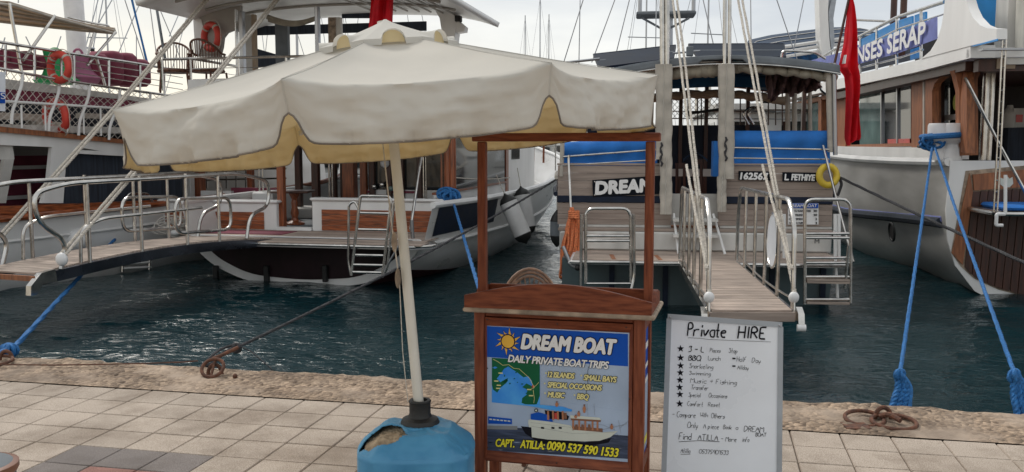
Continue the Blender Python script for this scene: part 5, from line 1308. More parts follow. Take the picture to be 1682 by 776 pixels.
# upper works
zu0, zu1 = 2.42, 2.54                                    # upper deck
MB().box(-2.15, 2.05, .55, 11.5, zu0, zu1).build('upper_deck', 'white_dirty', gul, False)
MB().box(-2.15, 2.05, .53, .549, zu0-.04, zu1+.16).build('upper_fascia', 'white_paint', gul, False)
def post(x, b, m, w=.07, ytop=None, name='post', z1=None, z0=None):
    a_ = B.P(x, 300, b).x; MB().box(a_-w/2, a_+w/2, b-w/2, b+w/2, fl if z0 is None else z0, zu0 if z1 is None else z1, .008).build(name, m, gul, True, 25)
for x, b, w, m in ((462, 1.35, .115, 'varnish_v'), (326, 3.2, .20, 'varnish_v'), (412, 3.4, .11, 'varnish_v'), (491, 3.6, .12, 'dark_wood'), (519, 3.0, .13, 'dark_wood'), (310, 3.0, .16, 'white_paint'), (294, 2.8, .05, 'steel_dull'), (575, 3.2, .22, 'varnish_v'), (598, 3.25, .12, 'varnish_v'), (549, 3.4, .10, 'dark_wood'), (563, 3.5, .08, 'dark_wood')):
    post(x, b, m, w)
for x, w in ((426, .03), (432, .03), (541, .03), (546, .03), (696, .03), (700, .025)): post(x, 2.4, 'steel', w)
# round pair of varnished posts at the starboard quarter
for x in (736, 744): tubeobj('post', [B.P(x, 345, 1.4), B.P(x, 345, 1.4)+V(0, 0, 1.9)], .055, 'varnish_v', gul, 12)
# deckhouse: dark glazing, white lower wall with plum trim
dh = 3.3
MB().box(B.P(605, 300, dh).x, B.P(742, 300, dh).x, dh, dh+.06, B.P(650, 312, dh).z, zu0-.001).build('aft_window', 'dark_glass', gul, False)
for x in (612, 640, 660, 690): post(x, dh-.05, 'dark_wood', .10)
zl = B.P(650, 312, dh).z
MB().box(B.P(590, 300, dh).x, 1.5, dh-.02, dh+.1, fl, zl-.002).build('aft_wall', 'white_paint', gul, False)
for x0, x1 in ((603, 612), (642, 697)): MB().box(B.P(x0, 320, dh-.06).x, B.P(x1, 320, dh-.06).x, dh-.06, dh-.021, fl+.5, zl-.02).build('curtain', 'plum', gul, False)
for x, y, m, s in ((632, 264, 'plastic_white', .09), (627, 300, 'steel', .06), (614, 303, 'steel', .05), (642, 306, 'glass_green', .05)): MB().sphere(B.P(x, y+4, dh-.12), s, s*.6, s).build('galley_fitting', m, gul)
# starboard side of the deckhouse, seen running away along the hull
sa = 1.62; zs0 = .86; zs1 = 2.30
def spanel(b0, b1, z0, z1, m, name, t=.05, off=0): return MB().box(sa-t+off, sa+off, b0, b1, z0, z1).build(name, m, gul, False)
xb = lambda x: B.A(x, 290, sa).y
e1, e2, e3, e4, e5 = 1.7, xb(830), xb(840), xb(853), xb(862)
spanel(1.55, e2, fl, zs0, 'white_paint', 'side_wall'); spanel(1.6, e2, zs0+.002, zs0+.04, 'varnish', 'window_sill', .12, .03)
spanel(2.0, e2, zs0+.042, zu0-.01, 'dark_glass', 'side_window', .03); spanel(e2+.01, e2+.25, fl, zu0-.01, 'varnish_v', 'window_post', .1, .02)
spanel(e2+.26, 10.2, fl, zu0-.01, 'white_paint', 'side_wall', .06); spanel(e3, e4, zs0+.5, zu0-.35, 'dark_glass', 'side_window', .05, .01)
spanel(2.0, 2.12, zs0+.04, zu0-.01, 'varnish_v', 'window_post', .08, .02)
MB().box(sa-3.4, sa-.06, 10.1, 10.2, fl, zu0).build('fore_wall', 'white_paint', gul, False)
tubeobj('side_line', sag(B.A(745, 292, sa+.1), B.A(837, 292, sa+.1), .03), .012, 'rope_white', gul)
for b0, sz in ((11.8, .9), (13.2, .9)): tubeobj('stanchion', [V(1.9, b0, 1.0), V(1.9, b0, 1.9)], .02, 'steel', gul, 6)
tubeobj('bow_post', [V(.9, 13.8, 1.2), V(.92, 13.8, 3.2)], .05, 'varnish_v', gul); tubeobj('bow_post', [V(1.5, 12.2, 1.2), V(1.52, 12.2, 3.2)], .03, 'varnish_v', gul)
MB().box(-.7, .7, 11.2, 12.6, .9, 1.7, .08).build('fore_cabin', 'white_paint', gul)
# port side: low wall, seats
MB().box(-2.0, -1.6, 2.2, 3.2, fl, fl+.55, .03).build('locker', 'white_paint', gul)
MB().box(B.P(380, 330, 2.9).x, B.P(452, 330, 2.9).x, 2.9, 3.0, fl+.35, B.P(410, 309, 2.9).z).build('seat_back', 'plum', gul, False)
MB().box(B.P(330, 330, 2.7).x, B.P(380, 330, 2.7).x, 2.7, 2.8, fl+.3, B.P(350, 314, 2.7).z).build('locker', 'white_paint', gul, False)
MB().box(B.P(470, 370, 3.2).x, B.P(515, 370, 3.2).x, 3.2, 3.9, fl, B.P(490, 342, 3.2).z, .02).build('locker', 'white_dirty', gul)
# tall rails beyond (port side opening): side screen
for x in (340, 356, 372, 388, 404): tubeobj('side_stanchion', [B.P(x, 310, 5.5), B.P(x, 262, 5.5)], .02, 'steel', gul, 6)
for y in (262, 280, 296): tubeobj('side_rail', [B.P(335, y, 5.5), B.P(470, y-3, 5.5)], .018, 'steel', gul, 6)
# upper deck: aft rail, fin, roof
zr = B.P(350, 96, .6).z
rr0, rr1 = B.P(266, 98, .6), B.P(470, 90, .6)
tubeobj('upper_rail', rnd([V(-2.1, 5, zr), V(-2.1, .6, zr), V(rr0.x, .6, zr), V(2.0, .6, zr), V(2.0, 5, zr)], .05), .022, 'steel', gul)
for x in (266, 313, 392, 470, 560, 650, 700): q = B.P(x, 100, .6).x; tubeobj('stanchion', [V(q, .6, zu1), V(q, .6, zr)], .018, 'steel', gul, 6)
for h in (.17, .34): tubeobj('guard_wire', [V(-2.1, .6, zu1+h), V(2.0, .6, zu1+h)], .006, 'steel', gul, 5); tubeobj('guard_wire', [V(-2.1, .6, zu1+h), V(-2.1, 6, zu1+h)], .006, 'steel', gul, 5)
tubeobj('staff', [B.P(257, 12, .8), B.P(271, 96, .6)], .022, 'grey_cover', gul)
# roof: pale underside, dropping at the sides
zf = 3.86
def roofpt(u, v):
    a_ = -2.45 + 4.7*u; e = abs(2*u-1); return V(a_ + (.25 if v > .3 else 0)*0, -.3+3.6*v, zf + .16*(1-e**2.2) - .12*e**6)
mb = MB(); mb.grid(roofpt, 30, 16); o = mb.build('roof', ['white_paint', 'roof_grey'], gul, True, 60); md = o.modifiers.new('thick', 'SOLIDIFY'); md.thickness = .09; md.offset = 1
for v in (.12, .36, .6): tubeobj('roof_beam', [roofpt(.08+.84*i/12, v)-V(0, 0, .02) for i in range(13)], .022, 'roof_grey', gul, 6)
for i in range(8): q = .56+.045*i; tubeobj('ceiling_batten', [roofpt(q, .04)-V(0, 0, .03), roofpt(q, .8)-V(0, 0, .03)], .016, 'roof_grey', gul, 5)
# port fin carrying the life ring
def fin(pts, b, th=.07, m='white_paint', name='side_fin', fr_=B, par=gul): return MB().prism(pts, (0, th, 0)).build(name, m, par, True, 30)
fb = 1.3; F_ = lambda x, y: B.P(x, y, fb)
fp = [F_(318, 4), F_(321, 30)] + [F_(322+2*math.sin(t*3.14), 30+62*t) for t in (.2, .5, .8)] + [F_(322, 93), F_(360, 93), F_(364, 78), F_(366, 62), F_(372, 54), F_(382, 50), F_(393, 53), F_(395, 4)]
fin(fp, fb, .08, 'roof_grey'); mb = MB(); mb.prism([F_(318, 26)-V(0, .02, 0), F_(331, 32)-V(0, .02, 0), F_(335, 46)-V(0, .02, 0), F_(335, 62)-V(0, .02, 0), F_(331, 78)-V(0, .02, 0), F_(327, 93)-V(0, .02, 0), F_(322, 93)-V(0, .02, 0)], (0, .015, 0)); mb.build('fin_edge', 'white_paint', gul, True, 30)
for x, w, m, b in ((398, .07, 'steel_dull', 1.2), (411, .14, 'white_dirty', 1.6), (418, .06, 'awning_beige', 1.58), (464, .24, 'grey_cover', 2.4), (389, .02, 'steel', 1.0), (522, .06, 'steel_dull', 1.0), (548, .16, 'raw_edge', 2.2), (557, .10, 'white_dirty', 2.2)):
    a_ = B.P(x, 60, b).x; MB().box(a_-w/2, a_+w/2, b-.05, b+.05, zu1, zf-.02, .008).build('roof_post', m, gul, True, 25)
cb = 3.1
MB().box(B.P(418, 60, cb).x, B.P(700, 60, cb).x, cb, cb+.04, B.P(430, 58, cb).z, zf).build('rear_curtain', 'curtain_navy', gul, False)
MB().prism([B.P(421, 80, cb-.1), B.P(455, 90, cb-.1), B.P(455, 108, cb-.1), B.P(421, 112, cb-.1)], (0, .04, 0)).build('rear_coaming', 'curtain_navy', gul, False)
mb = MB(); mb.grid(lambda u, v: B.P(440+85*u, 24+10*math.sin(math.pi*u)+(12-4*u)*v, 1.9+.1*math.sin(v*3)), 30, 6); o = mb.build('rolled_awning', 'roll_cream', gul, True); o.modifiers.new('t', 'SOLIDIFY').thickness = .06
MB().prism([B.P(561, 30, 3), B.P(640, 30, 3), B.P(610, 16, 3), B.P(563, 5, 3)], (0, .04, 0)).build('rear_curtain', 'curtain_navy', gul, False)
# starboard arch with its lamp
ab = 2.6; A_ = lambda x, y: B.P(x, y, ab)
fin([A_(690, -8), A_(712, 12), A_(722, 30), A_(727, 60), A_(729, 110), A_(743, 120), A_(747, 60), A_(750, 40), A_(745, 22), A_(733, 12), A_(716, -8)], ab, .3, 'white_paint', 'side_arch')
fin([A_(750, 32), A_(764, 44), A_(763, 52), A_(749, 54)], ab, .2, 'white_paint', 'lamp_shelf'); MB().box(A_(748, 30).x, A_(757, 30).x, ab-.05, ab+.1, A_(750, 36).z, A_(750, 26).z, .01).build('lamp', 'rubber', gul)
# small things aft
g = hoop = bpy.data.objects.new('boarding_ladder', None); col.objects.link(g); g.parent = gul
lb = -.66; LP_ = lambda x, y: B.P(x, y, lb)
tubeobj('ladder_frame', rnd([LP_(577, 453), LP_(591, 330), LP_(593, 322), LP_(640, 323), LP_(642, 334), LP_(628, 456)], .1, 6), .022, 'steel', g, 10)
for xa, xb_, y in ((592, 640, 350), (589, 637, 377), (584, 632, 405), (584, 630, 419), (581, 629, 435), (580, 627, 447)): tubeobj('rung', [LP_(xa, y), LP_(xb_, y+1)], .022, 'steel', g, 8)
for pts in (((576, 451), (572, 430), (573, 336), (583, 330), (590, 345)), ((647, 334), (641, 400), (636, 440), (630, 452))): tubeobj('ladder_side', rnd([LP_(x, y) for x, y in pts], .08), .019, 'steel', g, 8)
tubeobj('ladder_stay', [LP_(655, 404), LP_(640, 430), LP_(629, 450)], .016, 'steel_dull', g)
tubeobj('boat_hook', [B.P(674, 378, .2), B.P(693, 250, 1.2)], .022, 'steel', gul)
tubeobj('stern_post', [B.P(678, 392, -.1), B.P(676, 362, -.1)], .03, 'steel_dull', gul)
# pedestal table in the cockpit
tb = B.W((B.P(484, 340, 2.0).x, 2.0, fl)); tab = thing('cockpit_table', 'turned pedestal table of dark wood inside the cockpit opening', 'table', tb)
zt2 = B.P(484, 313, 2.0).z - fl
MB().box(-.34, .30, -.3, .3, zt2-.04, zt2, .01).build('table_top', 'dark_wood', tab)
MB().lathe([(.17, 0), (.17, .03), (.07, .07), (.05, .12), (.075, .2), (.05, .3), (.06, .38), (.045, zt2-.16), (.10, zt2-.05)], 20).build('pedestal', 'varnish_v', tab)
# fenders
for q, (x, y, lab) in enumerate(((822, 318, 'white fender with black ends on the gulet side, nearer of two'), (849, 306, 'white fender with black ends on the gulet side, further of two'))):
    ba = B.A(x, y, 2.42); fender(lab, B.W(ba+V(.07, 0, 0)), .95, .155, 'plastic_white', 'rubber', (R(-6), R(-24 if q == 0 else -10), 0))
lr = B.W(F_(352, 62)-V(0, .10, 0)); lifebuoy('life_ring', 'life ring hanging from the white fin above the upper deck rail', lr, .195, .055, (0, 0, R(-38)))
# blue rope heaped on the starboard quarter with its tail to the quay
def heap(label, w, rx, rz, n=14, m='rope_blue', r=.02, seed=1):
    t = thing('rope_coil', label, 'rope', w, 0); rg = random.Random(seed); mb = MB()
    for k in range(n):
        a0 = rg.uniform(0, 3.14); c = V(rg.uniform(-.3, .3)*rx, rg.uniform(-.3, .3)*rx*.5, rg.uniform(.15, .75)*rz); s1, s2 = rg.uniform(.45, .8)*rx, rg.uniform(.25, .6)*rz
        mb.tube([c + V(math.cos(a0)*s1*math.cos(x), math.sin(a0)*s1*math.cos(x)*.6, s2*math.sin(x)) for x in [2*math.pi*i/16 for i in range(16)]], r, 6, True)
    mb.build('loops', m, t); return t
heap('blue rope heap on the white corner of the gulet stern', B.W(V(B.P(737, 337, bw).x, bw+.1, .80)), .20, .17, 16)
qe = G(800, 642, 0); pA, pB2 = B.W(V(B.P(744, 336, bw).x, bw, .8)), None
pB2 = Q.W((Q.L(G(846, 640))[0], LIPW-.1, .02)); twp = P(785, 475, 6.9)
t = thing('mooring_line', 'taut blue mooring line passing behind the kiosk post', 'rope', pA, 0, 'blue mooring lines')
dirn = (twp-pA); pe = G(836, 641, .03)
twist([V(0, 0, 0), (pe-pA)], .022, 3, .13, 5, 160).build('line', 'rope_blue', t)
# thicket of plants / net piled on the platform
t = thing('net_pile', 'pile of net and cord heaped at the left of the gulet platform', 'net', B.W(B.P(292, 386, .55)), 0); rg = random.Random(5); mb = MB()
for k in range(22):
    c = V(rg.uniform(-.18, .22), rg.uniform(-.1, .1), rg.uniform(0, .16)); s1 = rg.uniform(.08, .2); mb.tube([c+V(s1*math.cos(x), .5*s1*math.sin(x*1.3), .5*s1*math.sin(x)+.06) for x in [i*.5 for i in range(12)]], .012, 5)
mb.build('cords', 'net', t); MB().sphere((.0, -.1, .04), .09, .06, .05).build('float', 'plastic_white', t)
# wicker chairs on the upper deck
def wick(label, w, yaw, first=None):
    if first:
        c = copy_tree(first); c.location = w; c.rotation_euler = (0, 0, yaw); c['label'] = label; return c
    t = thing('deck_chair', label, 'chair', w, 0, 'wicker chairs on the upper deck'); t.rotation_euler = (0, 0, yaw)
    mb = MB()
    for i in range(25):
        a_ = R(-35+250*i/24); x, y = .27*math.cos(a_), .27*math.sin(a_); hgt = .62+.22*max(0, math.sin(a_)); mb.tube([V(x*.9, y*.9, .33), V(x, y, hgt)], .007, 5)
    mb.build('back_canes', 'wicker', t)
    tp_ = [V(.27*math.cos(R(-35+250*i/24)), .27*math.sin(R(-35+250*i/24)), .62+.22*max(0, math.sin(R(-35+250*i/24)))) for i in range(25)]
    MB().tube(tp_, .018, 8).build('top_rail', 'wicker', t); MB().lathe([(.02, .32), (.26, .32), (.27, .35), (.25, .38), (.02, .39)], 20).build('seat', 'wicker', t)
    for s in ((.2, .2), (-.2, .2), (.2, -.2), (-.2, -.2)): MB().tube([V(s[0]*1.15, s[1]*1.15, 0), V(s[0], s[1], .33)], .017, 6).build('leg', 'wicker', t)
    return t
c1 = wick('wicker chair at the left corner of the upper deck rail', B.W(V(B.P(287, 140, 1.1).x, 1.1, zu1)), R(20))
wick('wicker chair below the life ring on the upper deck', B.W(V(B.P(343, 140, 1.2).x, 1.2, zu1)), R(160), c1)
# red flag at the top behind the umbrella
fz = P(625, 40, B.W((0, .3, 0)).y); t = thing('flag', 'red flag hanging in folds just above the umbrella top', 'flag', fz)
mb = MB(); mb.grid(lambda u, v: P(612-8*v+(38+2*v)*u, -45+90*v, fz.y)+V(0, .09*math.sin(u*11+v*2)+.03*math.sin(u*25), 0)-fz, 30, 14); mb.build('cloth', 'flag_red', t, True, 120)
tubeobj('staff', [P(630, -50, fz.y)-fz+V(0, .15, 0), P(634, 60, fz.y)-fz+V(0, .15, 0)], .02, 'dark_wood', t)
# ---------------------------------------------------------------- gangway of the gulet (runs off to the left)
gA, gB = G(60, 452, .30), G(452, 393, .27); dv = gB-gA; yw = math.degrees(math.atan2(dv.x, dv.y)); LG = V(dv.x, dv.y, 0).length
N_ = Fr(gA.x, gA.y, yw)
gw2 = thing('gangway', 'arched gangway with looped steel rails at the left border', 'gangway', N_.o, N_.yaw)
WG = .85
ga = lambda a_, b_, h=0: V(a_, b_, .30 + .10*math.sin(math.pi*min(1, max(0, b_/LG))) - .03*b_/LG + h)
NS = 24
for s_ in (0, -WG):
    mb = MB(); vs = []
    for i in range(NS+1): b_ = LG*i/NS; p = ga(s_, b_); vs += [p+V(-.02, 0, .0), p+V(.02, 0, .0), p+V(.02, 0, -.12), p+V(-.02, 0, -.12)]
    fs = [(0, 1, 2, 3), (NS*4+3, NS*4+2, NS*4+1, NS*4)]
    for i in range(NS):
        for k in range(4): fs.append((i*4+k, i*4+(k+1) % 4, i*4+4+(k+1) % 4, i*4+4+k))
    mb.add(vs, fs); mb.build('stringer', 'steel_dark', gw2, True, 30)
npk = 40
for i in range(npk):
    b0, b1 = LG*i/npk+.004, LG*(i+1)/npk-.004
    MB().prism([ga(-WG+.03, b0), ga(-.03, b0), ga(-.03, b1), ga(-WG+.03, b1)], (0, 0, .02)).build('plank', 'teak', gw2, False)
MB().box(-WG, 0, -.04, -.005, .235, .29).build('end_beam', 'old_wood', gw2, False)
e = ga(0, 0); MB().prism([e+V(-.02, .2, .04), e+V(-.02, .02, .02), e+V(-.02, -.12, -.10), e+V(-.02, -.13, -.2), e+V(-.02, -.05, -.2), e+V(-.02, .03, -.10), e+V(-.02, .22, -.1)], (.07, 0, 0)).build('end_hook', 'steel', gw2, False)
MB().sphere(e+V(.02, .32, .13), .075, .05, .075).build('pulley', 'plastic_white', gw2)
h1 = .92
for s_ in (.0, -WG):
    tubeobj('handrail', rnd([ga(s_, .32, .0), ga(s_, .42, .28), ga(s_-.0, .05, .55), ga(s_, .0, .86), ga(s_, .45, h1), ga(s_, LG*.8, h1+.02), ga(s_, LG*.97, h1-.05), ga(s_, LG*.97, .50), ga(s_, LG*.86, .35), ga(s_, LG*.84, .02)], .22, 7), .026, 'steel', gw2, 10)
    for v in (.17, .36, .55, .70): tubeobj('baluster', [ga(s_, LG*v, 0), ga(s_, LG*v, h1)], .022, 'steel', gw2, 8)
    tubeobj('mid_rail', rnd([ga(s_, .6, .02), ga(s_, .62, .40), ga(s_, .95, .47), ga(s_, LG*.62, .47)], .12), .02, 'steel', gw2, 8)
    tubeobj('rail_loop', rnd([ga(s_, LG*.5, .16), ga(s_, LG*.5, .60), ga(s_, LG*.76, .60), ga(s_, LG*.76, .16)], .16, 6, True), .022, 'steel', gw2, 8, True)
for k, (x0, y0, x1, y1) in enumerate(((98, 415, 462, -12), (0, 372, 345, -10))):
    e = N_.W(ga(0, .32, .16)) if k == 0 else P(-4, 390, 11.2); tp = P(x1, y1, B.W((0, .9, 0)).y)
    t = thing('hoist_rope', ['pale hoist rope from the looped gangway up past the umbrella', 'pale hoist rope crossing the upper decks at far left'][k], 'rope', e, 0, 'pale hoist ropes holding up the gangways')
    for q in range(2): twist([V(.06*q, 0, 0), (tp-e)*.5+V(.05*q, 0, -.05), tp-e+V(.05*q, 0, 0)], .020, 3, .12, 5, 200).build('rope_fall', 'rope_white', t)
# ================================================================== boat at the far left, seen along its starboard side
w0 = G(0, 482, ZW); w1 = G(300, 428, ZW); dv = w1-w0
A_F = Fr(w0.x, w0.y, math.degrees(math.atan2(dv.x, dv.y)))
A = A_F
lft = boat_thing('excursion_boat', 'white boat at far left with net rails, plum trim and canvas awning', 'boat', A)
# side faces a=0..; stations along b; negative b comes towards the quay
CB = -2.2
def prof(h, r, z1): return [(0, -1.1), (h*.5, -.9), (h*.92, ZW), (h*1.0, ZW+.35), (h*1.03, .5), (h*1.05, z1)]
ast = smooth_st([(-3.0, [(0, -.6), (1.0, -.55), (1.55, -.42), (1.8, -.1), (1.95, .3), (2.02, .62)]),
 (0, [(0, -1.1), (1.3, -.9), (2.05, -.42), (2.2, -.05), (2.26, .3), (2.30, .66)]),
 (4, [(0, -1.2), (1.5, -.9), (2.25, -.42), (2.36, .0), (2.42, .35), (2.46, .72)]),
 (9, [(0, -1.2), (1.0, -.9), (1.7, -.42), (2.1, .1), (2.3, .5), (2.4, .95)]),
 (13, [(0, -.8), (.05, -.7), (.08, -.42), (.12, .4), (.2, .9), (.3, 1.6)])], 5)
mb = MB(); hull(mb, ast, CB+.15); mb.build('hull', 'hull_white', lft, True, 50)
c0 = CB+.15
tubeobj('rub_rail', [V(c0+p.x, p.y, p.z) for p in strake(ast, 4, 1, 1, .02)], .05, 'varnish', lft); tubeobj('rub_rail', [V(c0+p.x, p.y, p.z) for p in strake(ast, 4, .1, 1, .01)], .02, 'white_paint', lft)
MB().prism([V(c0+ast[0][1][j][0], -3.02, ast[0][1][j][1]) for j in range(6)] + [V(c0-ast[0][1][j][0], -3.02, ast[0][1][j][1]) for j in range(5, 0, -1)], (0, .04, 0)).build('transom', 'white_paint', lft, False)
aw = .02                                           # plane of the wheelhouse side
PA = lambda x, y, o=0.0: A.A(x, y, aw+o)
def slab(name, pts, m, th=.06, off=0.0): return MB().prism([PA(x, y, off) for x, y in pts], (-th, 0, 0)).build(name, m, lft, True, 25)
# varnished bulwark under the windows
for k in range(3):
    y0 = 333+k*15
    slab('varnished_board', [(-60, y0+8), (130, y0+1.5), (300, y0-6), (300, y0+7-1), (130, y0+15.5), (-60, y0+22)], 'varnish', .05, .02+.003*k)
slab('wall', [(-60, 205), (185, 232), (300, 245), (300, 262), (185, 252), (130, 242), (112, 250), (88, 242), (-60, 236)], 'white_paint')
slab('pillar', [(86, 240), (130, 242), (108, 275), (104, 334), (70, 334), (80, 300)], 'white_paint', .07, .003)
slab('pillar', [(8, 262), (23, 262), (10, 334), (-8, 334)], 'hull_grey', .07, .003)
slab('pillar', [(138, 252), (152, 252), (150, 334), (138, 334)], 'hull_grey', .07, -.3)
slab('header', [(-60, 230), (20, 234), (24, 262), (-60, 264)], 'white_dirty', .3, -.05); slab('header', [(115, 246), (300, 255), (300, 262), (118, 252)], 'white_paint', .06, .004)
slab('side_window', [(108, 250), (300, 258), (300, 345), (104, 340)], 'curtain_navy', .02, -.10)
zd_far = PA(60, 200).z - .16
MB().box(-3.6, -.9, -2.0, 11.5, .35, .42).build('deck', 'teak_b', lft, False)
MB().box(-1.6, -1.5, -1.5, 3.2, .42, 1.5).build('inner_cabin', 'plum', lft, False); MB().box(-1.48, -1.42, -1.5, 3.2, 1.28, 1.34).build('inner_rail', 'white_paint', lft, False); MB().box(-1.48, -1.42, -1.5, 3.2, .80, .86).build('inner_rail', 'white_paint', lft, False)
MB().box(-3.9, -3.8, -2.5, 12, .4, zd_far).build('far_wall', 'hull_grey', lft, False)
MB().sphere(V(-1.25, .6, 1.62), .35, .6, .18).build('deck_bundle', 'plastic_white', lft)
for x in (170, 178, 185): tubeobj('inner_stanchion', [PA(x-8, 255, -.5), PA(x+4, 288, -.5)], .03, 'white_paint', lft, 6)
tubeobj('wheel', [PA(138, 315, -.3)+V(0, .16*math.cos(x), .22*math.sin(x)) for x in [2*math.pi*i/20 for i in range(20)]], .02, 'dark_wood', lft, 6, True)
# brown cap of the raised deck, nets and rails above
slab('upper_cap', [(-60, 201), (0, 208), (190, 228), (300, 240), (300, 246), (190, 235), (0, 217), (-60, 211)], 'old_wood', .12, .05)
zd = PA(60, 200).z - .05
MB().box(-4.2, -.02, -2.0, 11.5, zd-.10, zd).build('upper_deck', 'white_dirty', lft, False)
mid = [(-60, 106), (0, 113), (100, 132), (210, 148), (300, 160)]; top = [(-60, 60), (0, 69.5), (100, 86), (210, 102.5), (300, 117)]
tubeobj('guard_rail', [PA(x, y, .1) for x, y in mid], .022, 'steel', lft); tubeobj('guard_rail', [PA(x, y, .1) for x, y in top], .022, 'steel', lft)
for d in (12, 24, 34): tubeobj('guard_wire', [PA(x, y+d*.9, .1) for x, y in top], .008, 'steel', lft, 5)
lowr = [(-60, 160), (0, 166), (110, 173), (190, 178), (300, 188)]
tubeobj('guard_rail', [PA(x, y, .1) for x, y in lowr], .018, 'white_paint', lft)
def yon(t, x):
    for i in range(len(t)-1):
        if t[i][0] <= x <= t[i+1][0]: return t[i][1] + (t[i+1][1]-t[i][1])*(x-t[i][0])/(t[i+1][0]-t[i][0])
    return t[-1][1]
for x in (9, 57, 101, 179, 122, 230, 270): tubeobj('stanchion', [PA(x, yon(top, x), .1), PA(x, yon(mid, x)+8, .1)], .018, 'steel', lft, 6)
for x in (37, 98, 147, 197, 247): tubeobj('stanchion', rnd([PA(x, yon(mid, x), .1), PA(x-1, yon(mid, x)+20, .1), PA(x-17, yon(mid, x)+63, .1), PA(x-18, yon(mid, x)+84, .1)], .1), .022, 'white_paint', lft, 8)
for x in (35, 74, 110, 137, 165): tubeobj('stanchion', [PA(x, 172+x*.03, .1), PA(x+1, 207+x*.1, .1)], .014, 'white_paint', lft, 6)
# nets: upper strip over the plum band, lower strip
def net(y0f, y1f, x0, x1, nu, nv, off=.09, r=.0042):
    mb = MB(); 
    def pt(u, v): x = x0+(x1-x0)*u; return PA(x, y0f(x)*(1-v)+y1f(x)*v, off)
    for i in range(-nv, nu+1):
        for sg in (1, -1):
            a_ = []
            for k in range(nv*2+1):
                v = k/(nv*2); u = (i+(v*nv if sg > 0 else nv-v*nv))/nu
                if -1e-6 <= u <= 1+1e-6: a_.append(pt(u, v))
            if len(a_) > 1: mb.tube(a_, r, 4)
    tag(mb.build('safety_net', 'net', lft, False), kind='stuff')
net(lambda x: yon(mid, x)+1, lambda x: yon(lowr, x), -20, 300, 26, 3); net(lambda x: yon(lowr, x)+1, lambda x: 207+x*.108, -20, 300, 30, 4)
slab('white_band', [(-60, 124), (10, 130), (210, 157), (300, 170), (300, 180), (210, 164), (10, 146), (-60, 138)], 'white_dirty', .05, -.25)
slab('plum_band', [(-60, 138), (10, 145), (210, 163), (300, 178), (300, 192), (210, 178), (10, 168), (-60, 160)], 'plum', .05, -.28)
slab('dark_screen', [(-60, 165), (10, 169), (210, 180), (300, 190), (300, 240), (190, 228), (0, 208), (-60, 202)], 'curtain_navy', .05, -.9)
for x0, x1, y0, y1 in ((0, 70, 185, 196), (60, 100, 198, 212), (140, 200, 186, 194)): slab('deck_gear', [(x0, y0), (x1, y0+3), (x1, y1+3), (x0, y1)], 'canvas_beige', .2, -.6)
slab('sign', [(-40, 113), (9, 119), (9, 183), (-40, 182)], 'board_white', .03, .16); slab('sign_band', [(-40, 149), (8.5, 152), (8.5, 170), (-40, 169)], 'poster_blue', .01, .172)
q0 = PA(1.5, 163, .19); text_part('lettering', 'S', q0, q0 + (PA(8, 163, .19)-q0).normalized()*.075, .09, 'letter_white', lft, depth=.004)
# upper wooden awning
aw1_ = [(-60, -3), (0, 3), (14, 2), (90, 26), (190, 52)]
C0, C1 = PA(190, 52.5, .0), PA(-60, -8, .0)
mb = MB()
def awn(u, v):
    x = -60+250*u; yt = yon(aw1_, x); p = PA(x, yt, 0); q = PA(x, min(57+(-60-x)*0.0, 57), 0)
    back = PA(x, yt, 0); w_ = (1-u)**.8*2.4+.02
    return V(back.x - w_*v, back.y, back.z + .06*math.sin(math.pi*v))
mb.grid(awn, 30, 10); o = mb.build('awning', 'awning_beige', lft, True); o.modifiers.new('t', 'SOLIDIFY').thickness = .015
for v in (0, .25, .5, .75, 1): tubeobj('awning_pole', [awn(i/12, v)-V(0, 0, .03) for i in range(13)], .02, 'canvas_beige', lft, 6)
for x0, y0, x1, y1 in ((15, 5, 38, 132), (90, 26, 38, 100), (155, 55, 143, 92), (190, 53, 143, 108), (157, 92, 173, 140)): tubeobj('awning_strut', [PA(x0, y0, .02), PA(x1, y1, .08)], .022, 'steel', lft, 8)
tubeobj('awning_rail', rnd([PA(110, 28, -.1), PA(150, 38, -.1), PA(178, 42, -.1), PA(182, 50, -.1)], .2), .018, 'steel', lft, 6)
# mast and stays
mp_ = lambda x, y, o=-1.9: A.A(x, y, o)
tubeobj('mast', [mp_(131, 150), mp_(125, 60), mp_(118, -30)], [.155, .165, .17], 'plastic_white', lft, 16)
tubeobj('mast_spreader', [mp_(132, 78), mp_(155, 80)], .02, 'steel_dull', lft, 6); 
for x in (137, 152): MB().sphere(mp_(x, 83), .04).build('deck_lamp', 'rubber', lft)
for x0, y0, x1, y1 in ((169, 0, 128, 200), (184, 0, 160, 42), (161, 0, 140, 80), (205, 0, 240, 108), (218, 0, 243, 118), (232, 0, 190, 98), (224, 60, 224, 105), (245, 0, 258, 100), (256, 0, 300, 105), (296, 18, 278, 60), (30, 0, 30, 5), (8, 62, 0, 90), (100, 60, 92, 85), (42, 60, 50, 76)):
    a_, b_ = mp_(x1, y1, -2.4), mp_(x0, y0, -2.4); tubeobj('stay', [a_, a_+(b_-a_)*(2.0 if y0 == 0 else 1)], .011, 'steel_dull', lft, 5)
tubeobj('halyard', [mp_(244, 112, -2.0), mp_(216, -2, -2.0), mp_(205, -50, -2.0)], .02, 'rope_blue', lft, 6)
# steps over the side
g = bpy.data.objects.new('side_ladder', None); col.objects.link(g); g.parent = lft
sl = lambda x, y: PA(x, y, .25)
for x0, x1 in ((204, 201), (250, 245)): tubeobj('ladder_frame', [sl(x0, 330), sl(x1, 447)], .02, 'steel', g)
tubeobj('ladder_frame', rnd([sl(204, 332), sl(212, 318), sl(244, 318), sl(250, 332)], .1), .02, 'steel', g)
for y in (345, 365, 385, 428, 433, 441): tubeobj('rung', [sl(203, y), sl(248, y-2)], .02, 'white_paint', g, 6)
